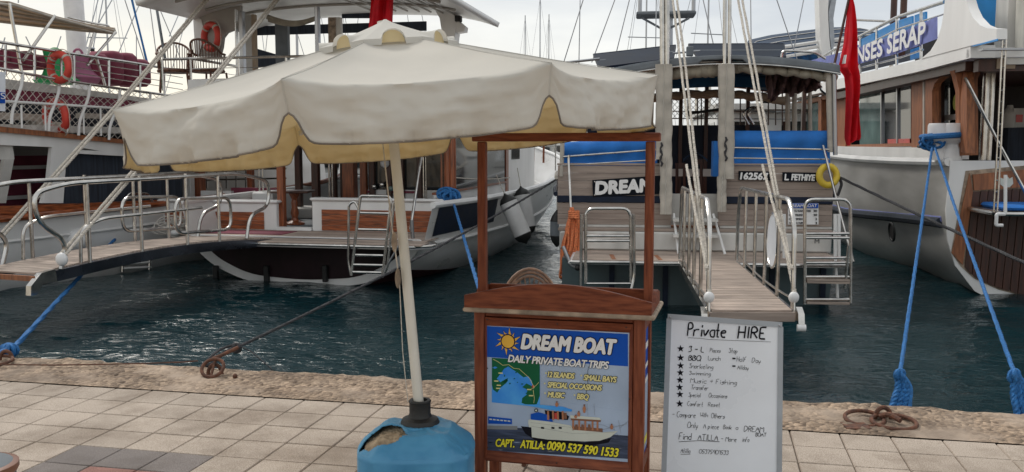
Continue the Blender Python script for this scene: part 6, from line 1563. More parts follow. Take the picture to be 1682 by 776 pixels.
# ---- things on it
def on(x, y, o): return A.W(PA(x, y, o))
lifebuoy('life_ring', 'life ring in front of the green toy on the upper rail at far left', on(98, 111, .16), .19, .055, (0, 0, R(-A_F.yaw*57.3-6)))
lifebuoy('life_ring', 'faded life ring behind the net of the lower deck at far left', on(92, 192, -.1), .22, .06, (R(6), R(4), R(-26)))
def cushion(label, x, y, sx, sz, o, m='plum', group='plum cushions stacked on the upper deck'):
    w = on(x, y, o); t = thing('cushion_stack', label, 'cushion', w, A.yaw, group); 
    n = 4
    for k in range(n):
        y0, y1 = -sx/2+sx*k/n, -sx/2+sx*(k+1)/n; q = 1-.28*abs(2*(k+.5)/n-1)**2
        MB().box(-.30, .30, y0+.004, y1-.004, 0, sz*q, .07).build('cushion', m, t, True, 60)
    return t
cushion('plum cushion stack with rounded top at the left border', 20, 112, .0+.50*2, .26, -.8); cushion('tall plum cushion stack at the right end of the upper deck rail', 186, 140, 1.30, .55, -.5)
t = thing('inflatable', 'green inflatable toy behind the upper life ring', 'inflatable', on(93, 138, -.5), A.yaw); MB().lathe([(.30, 0), (.34, .06), (.2, .14), (.12, .35), (.1, .52), (.03, .56)], 18).build('body', 'green_toy', t); MB().tube([(0, -.1, .2), (0, -.18, .5)], .05, 8).build('arm', 'green_toy', t)
t = thing('beach_bag', 'pink inflatable bag beside the tall cushion stack', 'bag', on(130, 137, -.5), A.yaw); MB().lathe([(.28, 0), (.34, .08), (.2, .22), (.16, .36), (.18, .42), (.02, .43)], 18).build('body', 'pink', t); torus(MB(), (0, 0, .45), (1, 0, 0), (0, 0, 1), .09, .02, 16, 6).build('handle', 'pink', t)
t = thing('buoy', 'round white fender ball on the hull under the loop rail', 'buoy', on(124, 395, .22), 0); MB().sphere((0, 0, 0), .20, .20, .19, 20, 12).build('ball', 'plastic_white', t); MB().lathe([(.03, .17), (.05, .2), (.02, .24)], 10).build('eye', 'plastic_white', t)
t = thing('folded_cover', 'blue cover bundled on the rail at far left', 'cover', on(25, 382, .10), A.yaw); mb = MB(); mb.grid(lambda u, v: V(.2*math.cos(v*3.14)-.1, -.55+1.2*u, .15*math.sin(v*3.14)*(1+.3*math.sin(u*14))*(1-.5*u)), 24, 8); mb.build('cloth', 'blue_cover', t, True, 80)
a0 = on(192, 390, .1); k0 = P(22, 572, 7.4); t = thing('mooring_line', 'blue mooring line running down to the left border knot', 'rope', k0, 0, 'blue mooring lines')
twist([V(0, 0, 0), a0-k0], .025, 3, .13, 5, 160).build('line', 'rope_blue', t); rg = random.Random(2); mb = MB()
for k in range(9):
    a1 = rg.uniform(0, 6); mb.tube([V(-.04+.07*math.cos(x)*math.cos(a1), .05*math.sin(a1)*math.cos(x), -.02+.05*math.sin(x)) for x in [2*math.pi*i/14 for i in range(14)]], .017, 6, True)
mb.build('knot', 'rope_blue', t); twist([V(-.04, 0, 0), P(-20, 592, 7.0)-k0, P(-60, 590, 7.0)-k0], .022, 3, .12, 5, 30).build('tail', 'rope_blue', t)
# ================================================================== large white boat at the right with the banner
c_ = P(1560, 264, 12.5)
S = Fr(c_.x, c_.y, 7.0)
ser = boat_thing('tour_boat', 'large white boat with purple name banner and slatted brown stern at right', 'boat', S)
HC = 2.25
SP = lambda x, y, b=0.0: S.P(x, y, b)
SA = lambda x, y, a_=0.0: S.A(x, y, a_)
bot = [(1682, 513), (1640, 500), (1600, 478), (1568, 436), (1556, 395), (1553, 345), (1558, 300), (1560, 264)]
p0 = [(HC-SP(x, y).x, SP(x, y).z) for x, y in bot]; p0 = [(0, p0[0][1]-.14)] + [(max(h, .02), z_) for h, z_ in p0]
zr_ = p0[-1][1]
def sec(h, hw2, zk, zrr): # 9 points, keel..rail
    return [(0, zk), (hw2*.45, zk+.10), (hw2*.72, -.72), (hw2*.92, -.55), (hw2, ZW), (hw2+(h-hw2)*.45, -.05), (hw2+(h-hw2)*.7, .35), (hw2+(h-hw2)*.9, .85), (h, zrr)]
sst = smooth_st([(0, p0), (2.2, sec(2.33, 1.75, -.95, zr_-.02)), (5.5, sec(2.42, 2.0, -1.3, zr_+.0)), (9.5, sec(2.35, 1.7, -1.3, zr_+.12)), (13, sec(1.6, .7, -1.2, zr_+.5)), (16, sec(.2, .03, -.9, zr_+1.2))], 6)
mb = MB(); hull(mb, sst, HC); mb.build('hull', 'hull_grey', ser, True, 60)
ZS0, ZS1 = SP(1555, 367).z, SA(1380, 350, -.2).z
def at_z(b_, pr_s, z_, sgn):
    for i in range(3, len(pr_s)-1):
        if pr_s[i][1] <= z_ <= pr_s[i+1][1]:
            t_ = (z_-pr_s[i][1])/(pr_s[i+1][1]-pr_s[i][1]); return V(HC+sgn*(pr_s[i][0]*(1-t_)+pr_s[i+1][0]*t_+.01), b_, z_)
    return V(HC+sgn*pr_s[-1][0], b_, z_)
for sgn in (-1, 1):
    tubeobj('cap_rail', [V(HC+p.x, p.y, p.z-.02) for p in strake(sst, 7, 1, sgn, .01)], .06, 'white_paint', ser)
    o = MB(); L_ = [at_z(b_, pr_s, ZS0+(ZS1-ZS0)*min(1, b_/5.5), sgn) for b_, pr_s in sst]; n_ = len(L_)
    L2 = [p for p in L_ if p.y > .12]; o.tube(L2, .075, 8); o.build('rub_rail', 'banner_blue' if 0 else 'curtain_navy', ser)
    MB().tube([p+V(-.03*-sgn*-1, 0, .05) for p in L2], .05, 8).build('rub_rail_top', 'banner_blue', ser)
# transom face with its white margin
tp_ = [V(HC-h, -.02, z_) for h, z_ in p0[1:]]; mir = [V(2*HC-p.x, p.y, p.z) for p in reversed(tp_)]
MB().prism(tp_[::-1] + [V(2*HC-p.x, p.y, p.z) for p in tp_], (0, .04, 0)).build('transom', 'white_paint', ser, True, 30)
def ybot(x):
    t = [(1570, 425), (1585, 440), (1605, 457), (1640, 472), (1682, 484), (1760, 492), (1860, 490)]; return yon(t, x)
def slant(x, y): return x + (y-310)*-.10
x = 1584; k = 0
while x < 1800:
    x2 = x+13; pts = []
    yb1, yb2 = ybot(slant(x, 440)), ybot(slant(x2, 440))
    yt = 316-(x-1580)*.06
    q = [(x, yt), (x2-1.6, yt), (slant(x2-1.6, yb2), yb2), (slant(x, yb1), yb1)]
    if x == 1584: q = [(1593, 285), (1600, 286), (slant(x2-1.6, yb2), yb2), (1566, 420)]; q = [(1592, 285), (1597, 316), (slant(x2-1.6, yb2)-2, yb2-4), (1563, 416)]
    MB().prism([SP(a_, b_, -.03) for a_, b_ in q], (0, -.025-.002*(k % 3), 0)).build('plank', 'dark_wood' if k else 'old_wood', ser, False); x = x2; k += 1
MB().prism([SP(a_, b_, -.022) for a_, b_ in ((1586, 281), (1800, 262), (1800, 495), (1682, 487), (1640, 476), (1600, 458), (1578, 438), (1562, 415))], (0, -.006, 0)).build('plank_backing', 'raw_edge', ser, False)
MB().prism([SP(a_, b_, -.035) for a_, b_ in ((1597, 287), (1790, 268), (1790, 300), (1599, 313))], (0, -.035, 0)).build('name_board', 'old_wood', ser, False)
cr_ = [(1645, 292), (1650, 294), (1655, 288), (1660, 294), (1665, 291), (1666, 302), (1660, 308), (1651, 308), (1645, 303)]
MB().prism([SP(a_-2, b_, -.071) for a_, b_ in cr_], (0, -.006, 0)).build('crest', 'print_hull', ser, False)
# cabin side: white sill, wooden frames, glass
def sl(name, pts, m, a_=0.28, th=.06): return MB().prism([SA(x, y, a_) for x, y in pts], (th, 0, 0)).build(name, m, ser, True, 25)
sl('sill_wall', [(1240, 233), (1385, 241), (1533, 243), (1533, 262), (1240, 256)], 'white_paint', .12, .5)
wood = 'old_wood'
sl('window_sill', [(1290, 237), (1398, 238), (1497, 235), (1497, 240.5), (1398, 243), (1290, 241)], wood, .20, .1)
# header board and posts
sl('header', [(1240, 190), (1300, 170), (1395, 147), (1497, 123), (1497, 130), (1395, 154), (1300, 177), (1240, 196)], wood, .20, .1)
for x0, x1, yt, yb in ((1497, 1517, 121, 243), (1519, 1532, 119, 250), (1371, 1389, 150, 241), (1302, 1307, 170, 240), (1344, 1349, 162, 240)): sl('window_post', [(x0, yt), (x1, yt), (x1, yb), (x0, yb)], wood, .18, .12)
sl('window_trim', [(1515.5, 119), (1518, 119), (1518, 248), (1515.5, 248)], 'canvas_beige', .16, .05)
for x0, x1, m in ((1412, 1448, 'glass_green'), (1448, 1496, 'dark_glass'), (1310, 1344, 'glass_green'), (1349, 1371, 'interior_dark')): sl('pane', [(x0, 140), (x1, 130), (x1, 237), (x0, 238)], m, .30, .02)
for x in (1446, 1472): sl('glazing_bar', [(x, 135), (x+1.6, 135), (x+1.6, 237), (x, 237)], 'steel_dull', .27, .03)
for y0, m in ((168, 'steel'), (196, 'steel_dull'), (212, 'white_dirty')): pass
sl('inner_cushion', [(1458, 229), (1494, 228), (1494, 236), (1458, 237)], 'print_red', .285, .01)
# arched doorway frame
arch = [(1531, 249), (1531, 150), (1535, 137), (1543, 129), (1555, 124), (1566, 124), (1574, 130), (1577, 142), (1578, 250)]
outer = [(1519, 249), (1519, 119), (1560, 108), (1590, 102), (1590, 250)]
mb = MB(); n_ = len(arch)
oa = [(1520, 249), (1520, 150), (1520, 130), (1530, 118), (1552, 112), (1570, 108), (1584, 112), (1588, 140), (1588, 252)]
va = [SA(x, y, .14) for x, y in arch] + [SA(x, y, .14) for x, y in oa]; vb = [p+V(.1, 0, 0) for p in va]
fs = []
for i in range(n_-1): fs += [(i, i+1, n_+i+1, n_+i), (2*n_+i, 3*n_+i, 3*n_+i+1, 2*n_+i+1), (i, 2*n_+i, 2*n_+i+1, i+1), (n_+i, n_+i+1, 3*n_+i+1, 3*n_+i)]
mb.add(va+vb, fs); mb.build('door_arch', wood, ser, True, 30)
sl('door_glass', [(1545, 122), (1577, 122), (1577, 246), (1545, 246)], 'dark_glass', .6, .03); sl('door_post', [(1533, 128), (1546, 124), (1546, 246), (1533, 246)], 'dark_wood', .45, .05); sl('door_rail', [(1546, 190), (1577, 187), (1577, 196), (1546, 199)], 'white_dirty', .5, .03)
q = SA(1571, 168, .44); MB().lathe([(.001, -.01), (.12, -.01), (.12, .01), (.001, .01)], 24).build('round_sticker', 'lime_disc', ser).matrix_local = Matrix.Translation(q) @ Matrix.Rotation(R(90), 4, 'Y')
# corner post with knee
pts = [(1577, 256), (1576, 150), (1570, 124), (1566, 116), (1600, 108), (1622, 100), (1612, 116), (1606, 130), (1607, 255)]
MB().prism([SP(x, y, .12) for x, y in pts], (0, .16, 0)).build('corner_post', 'old_wood', ser, True, 25)
MB().prism([SP(x, y, .10) for x, y in [(1568, 120), (1600, 110), (1602, 122), (1598, 138), (1590, 162), (1582, 145)]], (0, .015, 0)).build('knee', 'old_wood', ser, False)
for x, w in ((1617, .10), (1627, .07)): q = SP(x, 200, .35); tubeobj('steel_post', [V(q.x, .35, zr_), V(q.x, .35, SP(x, 90, .35).z)], w/2, 'steel', ser, 16)
# aft deck interior
MB().box(.5, 4.3, 3.3, 3.4, zr_-.5, SP(1640, 60, 3.3).z).build('saloon_wall', 'interior_dark', ser, False)
MB().box(.4, 4.3, .1, 9, zr_-.62, zr_-.5).build('aft_deck', 'old_wood', ser, False)
MB().box(SP(1655, 230, 2).x, 4.2, 2, 2.2, zr_-.4, SP(1670, 210, 2).z).build('locker', 'curtain_navy', ser, False)
q = SP(1658, 198, 2.4); MB().lathe([(.10, -.25), (.11, -.2), (.11, .12), (.05, .2), (.04, .24)], 16, q).build('water_bottle', 'white_dirty', ser)
q = SP(1672, 193, 2.35); MB().box(q.x-.09, q.x+.09, 2.3, 2.36, q.z-.16, q.z+.14).build('notice', 'white_dirty', ser, False); MB().box(q.x-.05, q.x+.05, 2.29, 2.299, q.z-.08, q.z+.04).build('notice_mark', 'print_red', ser, False)
# upper deck slab: side beam and aft face
b0 = SA(1594, 85, 0).y
U0, U1 = [(1240, 180), (1300, 163), (1500, 120), (1594, 95.5)], [(1240, 168), (1300, 148), (1500, 101), (1594, 75)]
sl('deck_edge', U0+U1[::-1], 'white_paint', -.05, .3)
cL, cU = SA(1594, 95.5, -.05), SA(1594, 75, -.05)
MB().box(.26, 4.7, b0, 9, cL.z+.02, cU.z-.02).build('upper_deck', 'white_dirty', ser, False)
MB().box(-.05, 4.7, b0-.12, b0-.002, cL.z+.0, cU.z-.03, .01).build('deck_edge', 'hull_white', ser, True)
MB().box(.05, 4.6, b0+.3, 8, cL.z-.12, cL.z+.015).build('deck_beam', 'dark_wood', ser, False)
sl('deck_beam', [(1500, 123), (1592, 99), (1592, 108), (1500, 131)], 'dark_wood', .1, .2)
MB().box(.1, 4.6, b0-.02, b0+.15, cL.z-.16, cL.z-.005).build('deck_beam', 'dark_wood', ser, False)
q = SP(1652, 100, b0-.05); MB().box(q.x-.1, q.x+.12, b0-.05, b0+.2, q.z-.1, q.z+.15).build('beam_end', 'awning_beige', ser, False)
# fin with concave edges
fin_ = [(1592, 76), (1513, 97)] + [ (1528, 84), (1539, 66), (1546, 45), (1550, 22), (1552, 0), (1552, -30)] + [(1584, -30), (1587, 0), (1591, 14), (1598, 29), (1610, 42), (1622, 47), (1637, 48), (1637, 65)]
sl('side_fin', fin_, 'white_paint', -.06, .12)
mb = MB(); ed = [(1584, -30), (1587, 0), (1591, 14), (1598, 29), (1610, 42), (1622, 47), (1640, 47)]
va = [SA(x, y, .062) for x, y in ed]; mb.add(va + [p+V(.10, 0, .0) for p in va], [(i, i+1, len(va)+i+1, len(va)+i) for i in range(len(va)-1)]); mb.build('fin_return', 'hull_white', ser, True, 60)
sl('blue_strip', [(1594, 76.5), (1638, 64), (1638, 67.5), (1600, 76.5)], 'blue_panel', -.066, .01)
bb = b0+.6
MB().prism([SP(x, y, bb) for x, y in ((1596, -30), (1656, -30), (1656, 62), (1651, 62), (1650, 46), (1628, 46), (1614, 41), (1604, 30), (1599, 10))], (0, .05, 0)).build('blue_panel', 'blue_panel', ser, False)
q0, q1 = SP(1657, 0, b0-.1).x, SP(1664, 0, b0-.1).x
MB().box(q0, q0+.9, b0-.1, b0+.3, SP(1660, 106, b0-.1).z, 4.6).build('stair_cheek', 'white_dirty', ser, False)
tubeobj('stair_rail', [SP(1674, 80, b0-.2), SP(1678, -40, b0-.2)], .05, 'pole_cream', ser, 10)
# railing with blue boards and the banner
topr = [(1290, 132), (1370, 82), (1420, 56), (1475, 28), (1552, 3)]; bn0 = [(1330, 100), (1412, 78), (1475, 56), (1545, 25)]; bn1 = [(1330, 125), (1412, 105), (1475, 88), (1540, 64)]
R_ = lambda x, y, o=0.0: SA(x, y, .08+o)
for dy, r in ((0, .03), (20, .014)): tubeobj('upper_rail', [R_(x, y+dy) for x, y in topr], r, 'steel', ser, 8)
tubeobj('upper_rail', [R_(x, y) for x, y in ((1370, 122), (1412, 112), (1475, 96), (1516, 82))], .018, 'steel', ser, 8)
for x in (1300, 1343, 1371, 1413, 1440, 1473, 1513): yt = yon(topr, x); tubeobj('stanchion', [R_(x, yt), R_(x, yon([(1240, 170), (1300, 150), (1500, 101), (1600, 75)], x))], .024, 'steel', ser, 8)
def strip(name, t0, t1, x0, x1, m, off, wob=.012):
    mb = MB(); mb.grid(lambda u, v: R_(x0+(x1-x0)*u, yon(t0, x0+(x1-x0)*u)*(1-v)+yon(t1, x0+(x1-x0)*u)*v, off+wob*math.sin(u*30+v*2)), 30, 4); return mb.build(name, m, ser, True)
strip('banner', bn0, bn1, 1332, 1540, 'banner_blue', -.05)
sl('side_board', [(1370, 92), (1408, 74), (1408, 85), (1370, 102)], 'blue_panel', .2, .03)
for x0, x1 in ((1412, 1436), (1442, 1472), (1476, 1498), (1502, 1520)): sl('side_board', [(x0, yon(topr, x0)+6), (x1, yon(topr, x1)+6), (x1, yon(bn0, x1)+6), (x0, yon(bn0, x0)+6)], 'blue_panel', .2, .03)
sl('dark_board', [(1390, 118), (1412, 104), (1515, 72), (1530, 78), (1500, 98), (1400, 122)], 'curtain_navy', .9, .03); sl('side_board', [(1495, 82), (1510, 77), (1510, 95), (1495, 99)], 'blue_panel', .3, .03)
# letters of the banner
T0, T1 = R_(1375, 113, -.085), R_(1521, 67, -.085)
text_part('lettering', 'PRENSES', R_(1380, 112, -.085), R_(1449, 91, -.085), .30, 'letter_white', ser, off=.05, depth=.003)
text_part('lettering', 'SERAP', R_(1457, 88, -.085), R_(1519, 68, -.085), .31, 'letter_white', ser, off=.05, depth=.003)
for x in (1468, 1484): q = R_(x, 20, .5); tubeobj('mast', [V(q.x, q.y, q.z-.8), V(q.x, q.y, q.z+1.5)], .06, 'dark_wood', ser, 10)
# porthole
ph = None
mb = MB(); row = [s for s in sst]
q = SA(1467, 381, -.09); n_ = (V(-1, -.03, -.12)).normalized(); u_ = V(0, 1, 0); w_ = n_.cross(u_)
mb.prism([q + u_*.13*math.cos(2*math.pi*i/24)+w_*.13*math.sin(2*math.pi*i/24) for i in range(24)], n_*.02); mb.build('porthole', 'interior_dark', ser)
torus(MB(), q+n_*.02, u_, w_, .145, .018, 28, 8).build('porthole_rim', 'rubber', ser)
# bollards, rod, rope ladder, boarding platform with blue cushion
for x, w in ((1541, .15), (1561, .19)): q = SP(x, 258, .25); MB().lathe([(w*.8, 0), (w*.75, .15), (w*.62, .22), (w, .28), (w, .48), (w*.9, .51)], 4 if 0 else 16, (q.x, .25, zr_)).build('bollard', 'plastic_white', ser)
tubeobj('rod', [SP(1585, 128, -.4), SP(1640, 235, -.4), SP(1700, 345, -.4)], .022, 'steel', ser)
tubeobj('chock', [SA(1508, 241, -.05), SA(1532, 244, -.1)], .02, 'rubber', ser)
pb_ = -1.0
pq = [SP(1598, 351, pb_), SP(1800, 372, pb_)]
MB().prism([V(SP(1592, 350, -.06).x, -.07, pq[0].z-.02), V(SP(1592, 350, -.06).x, pb_, pq[0].z-.02), V(5.0, pb_, pq[0].z-.02), V(5.0, -.07, pq[0].z-.02)], (0, 0, .05)).build('boarding_platform', 'steel_dull', ser, False)
tubeobj('platform_edge', rnd([V(SP(1592, 350, -.06).x, -.07, pq[0].z), V(SP(1592, 350, -.06).x, pb_, pq[0].z), V(5.0, pb_, pq[0].z)], .1), .035, 'steel', ser)
MB().box(SP(1592, 350, -.06).x+.12, 4.9, pb_+.1, -.09, pq[0].z+.035, pq[0].z+.10, .03).build('platform_cushion', 'blue_cloth', ser)
q = SP(1645, 360, pb_-.05); tubeobj('clamp', rnd([V(q.x+.04, pb_, q.z+.55), V(q.x+.05, pb_-.03, q.z+.06), V(q.x-.06, pb_-.05, q.z+.06), V(q.x-.06, pb_-.05, q.z-.08), V(q.x+.02, pb_-.05, q.z-.08)], .02), .022, 'plastic_white', ser)
lx0, lx1 = SP(1640, 200, pb_+.02).x, SP(1646, 200, pb_+.02).x
for lx in (lx0, lx1): tubeobj('ladder_line', [V(lx, pb_+.02, SP(1645, 60, pb_).z), V(lx, pb_+.02, q.z+.08)], .012, 'steel', ser, 6)
for i in range(16): zz = q.z+.2+i*.14; tubeobj('ladder_rung', [V(lx0, pb_+.02, zz), V(lx1, pb_+.02, zz)], .010, 'steel', ser, 6)
MB().box(lx0-.25, lx1+.25, pb_-.05, pb_+.1, SP(1645, 83, pb_).z, SP(1645, 80, pb_).z).build('ladder_yoke', 'steel_dull', ser, False)

# ---- mooring lines of the right hand side
hp = S.W(V(SP(1536, 240, .2).x, .2, zr_+.16))
t = heap('blue rope wound round the white bollards of the banner boat', hp, .24, .16, 10, seed=4)
tubeobj('wrap', arc((.12, 0, .18), (.30, 0, .02), (0, .2, 0), 0, 360, 30), .04, 'rope_blue', t)
def knot(mb, c, s, n, seed, r=.017):
    rg = random.Random(seed)
    for k in range(n):
        a1 = rg.uniform(0, 6); c2 = Vector(c)+V(rg.uniform(-.3, .3)*s, rg.uniform(-.3, .3)*s, rg.uniform(-.4, .4)*s)
        mb.tube([c2+V(s*math.cos(x)*math.cos(a1), s*.7*math.sin(a1)*math.cos(x), s*.8*math.sin(x)) for x in [2*math.pi*i/14 for i in range(14)]], r, 6, True)
for i, (hx, kx, ky, ex_, ey_, lab) in enumerate(((1531, 1478, 617, 1466, 663, 'left of two blue mooring lines dropping to the pair of rusty rings'), (1536, 1668, 618, 1674, 680, 'right blue mooring line running to the knot at the right border'))):
    h_ = P(hx, 244, S.W((0, .1, 0)).y-.1)
    kq = P(kx, ky, 6.05 if i == 0 else 5.75); t = thing('mooring_line', lab, 'rope', kq, 0, 'blue mooring lines')
    twist([h_-kq, (h_-kq)*.5-V(0, 0, .03), V(0, 0, 0)], .0165, 3, .12, 5, 220).build('line', 'rope_blue', t)
    mb = MB(); knot(mb, (0, 0, 0), .035, 8, 3+i, .014); mb.build('knot', 'rope_blue', t)
    e = P(ex_, ey_, kq.y-.06)-kq; 
    for d in (-.018, .018, .05): twist([V(d*.5, 0, -.02), V(d, -.02, e.z*.5), e+V(d*1.2, -.03, -.03)], .022, 3, .1, 5, 30).build('tail', 'rope_blue', t)
    tubeobj('loose_end', rnd([V(.02, 0, 0), V(.07, -.02, -.07), e+V(.10, -.03, -.02)], .05), .016, 'rope_blue', t)
bk = P(1372, 288, D.W((hr, WB_, 0)).y)
t = thing('mooring_line', 'black mooring line crossing the hull of the banner boat', 'rope', bk, 0, 'dark mooring lines'); e = G(2290, 692, .03)-bk
twist(sag((0, 0, 0), e, .04), .020, 3, .1, 5, 200).build('line', 'rope_dark', t); tubeobj('tail', rnd([V(0, -.03, 0), V(.09, -.03, -.1), V(.03, -.03, -.28)], .08), .02, 'rope_dark', t)
k1 = P(392, 570, 6.95); e = P(917, 293, D.W((hl, WB_+.5, 0)).y)-k1
t = thing('mooring_line', 'long dark mooring line from the cross-bar ring across the water to the wood clad boat', 'rope', k1, 0, 'dark mooring lines')
twist(sag((0, 0, 0), e, .06, 16), .016, 3, .08, 5, 220).build('line', 'rope_dark', t)
mb = MB(); a_ = P(345, 603, 6.75)-k1; knot(mb, V(-.02, 0, -.01), .03, 8, 9, .012); mb.tube(rnd([V(0, 0, 0), V(-.1, -.05, -.03), a_+V(.03, .0, .03), a_+V(-.05, 0, .0)], .08), .015, 6); mb.tube(rnd([V(0, .02, .02), V(-.12, -.04, .0), a_+V(0, 0, .07), a_+V(-.08, -.02, -.02), a_+V(-.10, -.02, -.055)], .08), .012, 6); mb.build('knot', 'rope_dark', t)
tubeobj('tail', [V(0, 0, .01), V(.10, -.02, -.03), P(446, 606, 6.78)-k1, P(452, 625, 6.76)-k1], .005, 'rope_dark', t, 6)
c0_ = G(-60, 599, .02); t = thing('thin_cord', 'thin brown cord lying along the concrete lip at left', 'cord', c0_, 0)
tubeobj('cord', [G(x, y, .026)-c0_ for x, y in ((-60, 598), (0, 599), (80, 600), (160, 599), (240, 597), (300, 595), (325, 593))], .0055, 'rust', t, 6)

# ================================================================== neighbour with the navy awning, between the two
n0_ = P(1330, 300, 23.0)
N2 = Fr(n0_.x, n0_.y, 6.0); nb2 = boat_thing('covered_boat', 'boat with sloping navy awning and curved white pillar behind the wood clad boat', 'boat', N2)
NP = N2.P
nst = smooth_st([(0, [(0, -.9), (1.4, -.7), (2.2, ZW), (2.4, .3), (2.5, 1.2)]), (6, [(0, -1.2), (1.6, -.8), (2.5, ZW), (2.7, .3), (2.8, 1.2)]), (12, [(0, -1.2), (.5, -.8), (.9, ZW), (1.4, .6), (1.8, 1.8)]), (14, [(0, -1), (.02, -.7), (.04, ZW), (.1, .8), (.2, 2.2)])], 4)
mb = MB(); hull(mb, nst, 0); mb.build('hull', 'hull_white', nb2, True, 50)
MB().box(-2.2, 2.2, 1, 9, 1.2, 2.6, .1).build('cabin', 'white_paint', nb2)
for x in range(5): MB().box(-2.215, -2.19, 1.6+x*1.4, 2.6+x*1.4, 1.6, 2.3).build('side_window', 'dark_glass', nb2, False)
for x in (-1.5, -.1, 1.2): MB().box(x-.45, x+.45, .985, 1.01, 1.5, 2.3).build('stern_window', 'dark_glass', nb2, False)
def aw2(u, v):
    x = 1238+235*u; y0 = yon([(1238, 88), (1250, 50), (1290, 41), (1348, 33), (1400, 27), (1440, 26), (1480, 40)], x); y1 = yon([(1238, 92), (1290, 82), (1345, 76), (1400, 66), (1480, 60)], x)
    p = NP(x, y0*(1-v)+y1*v, 1.0); return V(p.x, 1.0+2.2*(1-v)**1.3, p.z)
mb = MB(); mb.grid(aw2, 40, 10); o = mb.build('awning', 'awning_navy', nb2, True, 70); o.modifiers.new('t', 'SOLIDIFY').thickness = .04
for v in (.25, .55, .8): tubeobj('awning_batten', [aw2(i/20*.9+.04, v)-V(0, .05, 0) for i in range(21)], .022, 'steel', nb2, 6)
tubeobj('awning_hoop', [aw2(.03, i/8)-V(0, .05, 0) for i in range(9)], .04, 'steel', nb2, 6)
for y in (72, 80, 88): tubeobj('upper_rail', [NP(1285, y+6, .6), NP(1350, y-4, .6), NP(1400, y-8, .6)], .045, 'white_paint', nb2, 6)
MB().box(NP(1275, 90, .8).x, NP(1350, 90, .8).x, .8, .9, NP(1300, 104, .8).z, NP(1300, 84, .8).z).build('dodger', 'blue_cover', nb2, False)
pp_ = [(1344, -40), (1366, -40), (1361, 0), (1360, 20), (1362, 60), (1366, 95), (1351, 95), (1347, 60)]
MB().prism([NP(x, y, .3) for x, y in pp_], (0, .5, 0)).build('curved_pillar', 'white_paint', nb2, True, 40)
MB().prism([NP(x, y, .32) for x, y in ((1372, -40), (1366, 0), (1361, 20), (1363, 60), (1367, 90), (1371, 70), (1369, 30), (1380, -40))], (0, .4, 0)).build('pillar_side', 'aluminium', nb2, True, 40)
tubeobj('upper_rail', [NP(1405, 33, 2), NP(1450, 35, 2), NP(1475, 40, 2)], .03, 'steel', nb2, 6)
MB().box(-2.3, 2.3, .5, 9, 2.6, 2.75).build('upper_deck', 'white_dirty', nb2, False)
for x in (-2.1, 2.1): 
    for y in (.8, 4, 8): tubeobj('post', [V(x, y, 2.7), V(x, y, 4.3)], .05, 'steel', nb2, 6)

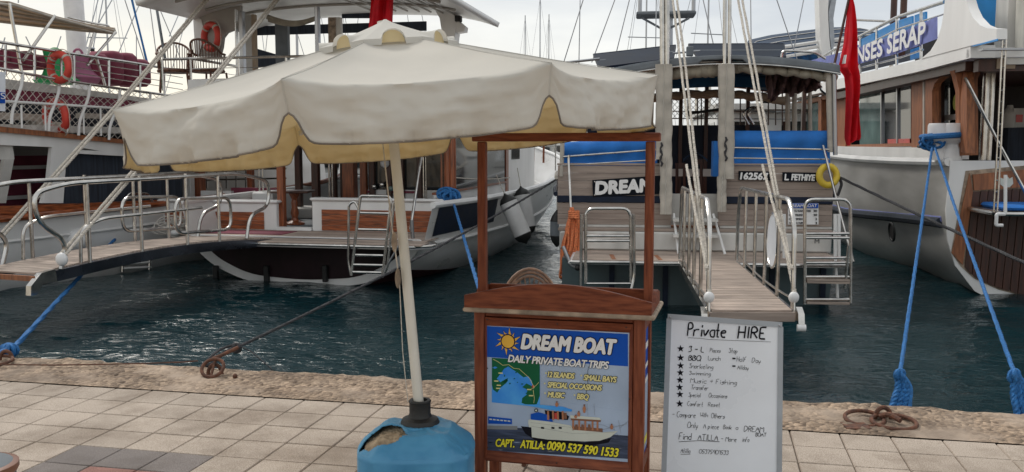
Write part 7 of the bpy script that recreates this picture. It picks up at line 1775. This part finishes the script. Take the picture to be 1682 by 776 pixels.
# ================================================================== yachts moored further out
def yacht(label, w, yaw):
    t = thing('moored_yacht', label, 'yacht', (w[0], w[1], 0), yaw, 'white yachts moored further out')
    st = smooth_st([(0, [(0, -.8), (1.1, -.7), (1.6, ZW), (1.75, .2), (1.8, .8)]), (4.5, [(0, -1), (1.3, -.8), (1.9, ZW), (2.05, .2), (2.1, .9)]), (9, [(0, -1), (.6, -.8), (1.0, ZW), (1.3, .3), (1.5, 1.2)]), (12, [(0, -.8), (.02, -.6), (.04, ZW), (.08, .5), (.14, 1.6)])], 3)
    mb = MB(); hull(mb, st, 0); mb.build('hull', 'white_paint', t, True, 50)
    for s in (-1, 1): tubeobj('stripe', strake(st, 3, .4, s, .01), .03, 'navy', t, 6)
    MB().prism([(-1.3, 2.0, .8), (-1.3, 2.2, 1.75), (-1.3, 6.6, 1.7), (-1.3, 8.2, 1.0)], (2.6, 0, 0)).build('cabin', 'white_dirty', t, True, 30)
    MB().box(-.9, .9, 1.965, 1.999, 1.0, 1.6).build('cabin_door', 'dark_glass', t, False)
    for s in (-1, 1):
        for k in range(3): MB().box(min(s*1.302, s*1.33), max(s*1.302, s*1.33), 2.8+k*1.2, 3.7+k*1.2, 1.2, 1.5).build('window', 'dark_glass', t, False)
    tubeobj('pushpit', rnd([V(-1.7, 1.5, 1.7), V(-1.7, .05, 1.7), V(1.7, .05, 1.7), V(1.7, 1.5, 1.7)], .2), .03, 'steel', t, 6)
    for s in (-1, 1):
        for k in range(5): tubeobj('stanchion', [V(s*1.85, .4+k*2.0, .8), V(s*1.85, .4+k*2.0, 1.5)], .02, 'steel', t, 5)
        tubeobj('guard_wire', [V(s*1.85, .2, 1.5), V(s*1.85, 8.6, 1.6)], .012, 'steel', t, 5)
    MB().prism([(-1.2, 1.0, 2.5), (1.2, 1.0, 2.5), (1.2, 3.2, 2.6), (-1.2, 3.2, 2.6)], (0, 0, .06)).build('bimini', 'awning_navy', t, False)
    for x, y in ((-1.2, 1.1), (1.2, 1.1), (-1.2, 3.1), (1.2, 3.1)): tubeobj('bimini_post', [V(x, y, .9), V(x, y, 2.5)], .025, 'steel', t, 5)
    tubeobj('mast', [V(0, 5.6, 1.7), V(0, 5.6, 14.5)], .05, 'steel_dull', t, 8); tubeobj('boom', [V(0, 5.5, 2.6), V(0, 1.4, 2.7)], .09, 'awning_navy', t, 8)
    for e in ((-1.9, 5.4, .9), (1.9, 5.4, .9), (0, .1, .9), (0, 11.8, 1.5)): tubeobj('stay', [V(0, 5.6, 14.3), V(*e)], .014, 'steel_dull', t, 4)
    tubeobj('spreader', [V(-1.1, 5.6, 8), V(1.1, 5.6, 8)], .03, 'steel_dull', t, 5)
    return t
y0 = yacht('white yacht seen stern-on in the gap beside the wood clad boat', P(884, 250, 74), R(3))
spots = [(850, 82, 8, 'white yacht just left of the stern-on one in the water gap'), (915, 92, -6, 'distant white yacht hidden half by the left corner of the wood clad boat'),
 (350, 27, 16, 'white yacht seen through the side opening left of the brown cockpit post'), (432, 31, 8, 'white yacht behind the middle of the cockpit opening'), (505, 29, 20, 'white yacht glimpsed behind the dark cockpit posts'),
 (235, 36, 25, 'distant white yacht whose mast rises between the left boats'), (1120, 45, -12, 'white yacht behind the left part of the wood clad boat awning'),
 (1255, 47, -20, 'white yacht behind the bunched curtain of the wood clad boat'), (140, 46, -10, 'distant white yacht beyond the thick white mast')]
for px, Y, yw_, lab in spots:
    c = copy_tree(y0); c['label'] = lab; q = P(px, 260, Y); c.location = (q.x, q.y, 0); c.rotation_euler = (0, 0, -R(yw_)); s_ = random.uniform(.9, 1.1); c.scale = (s_, s_, s_)
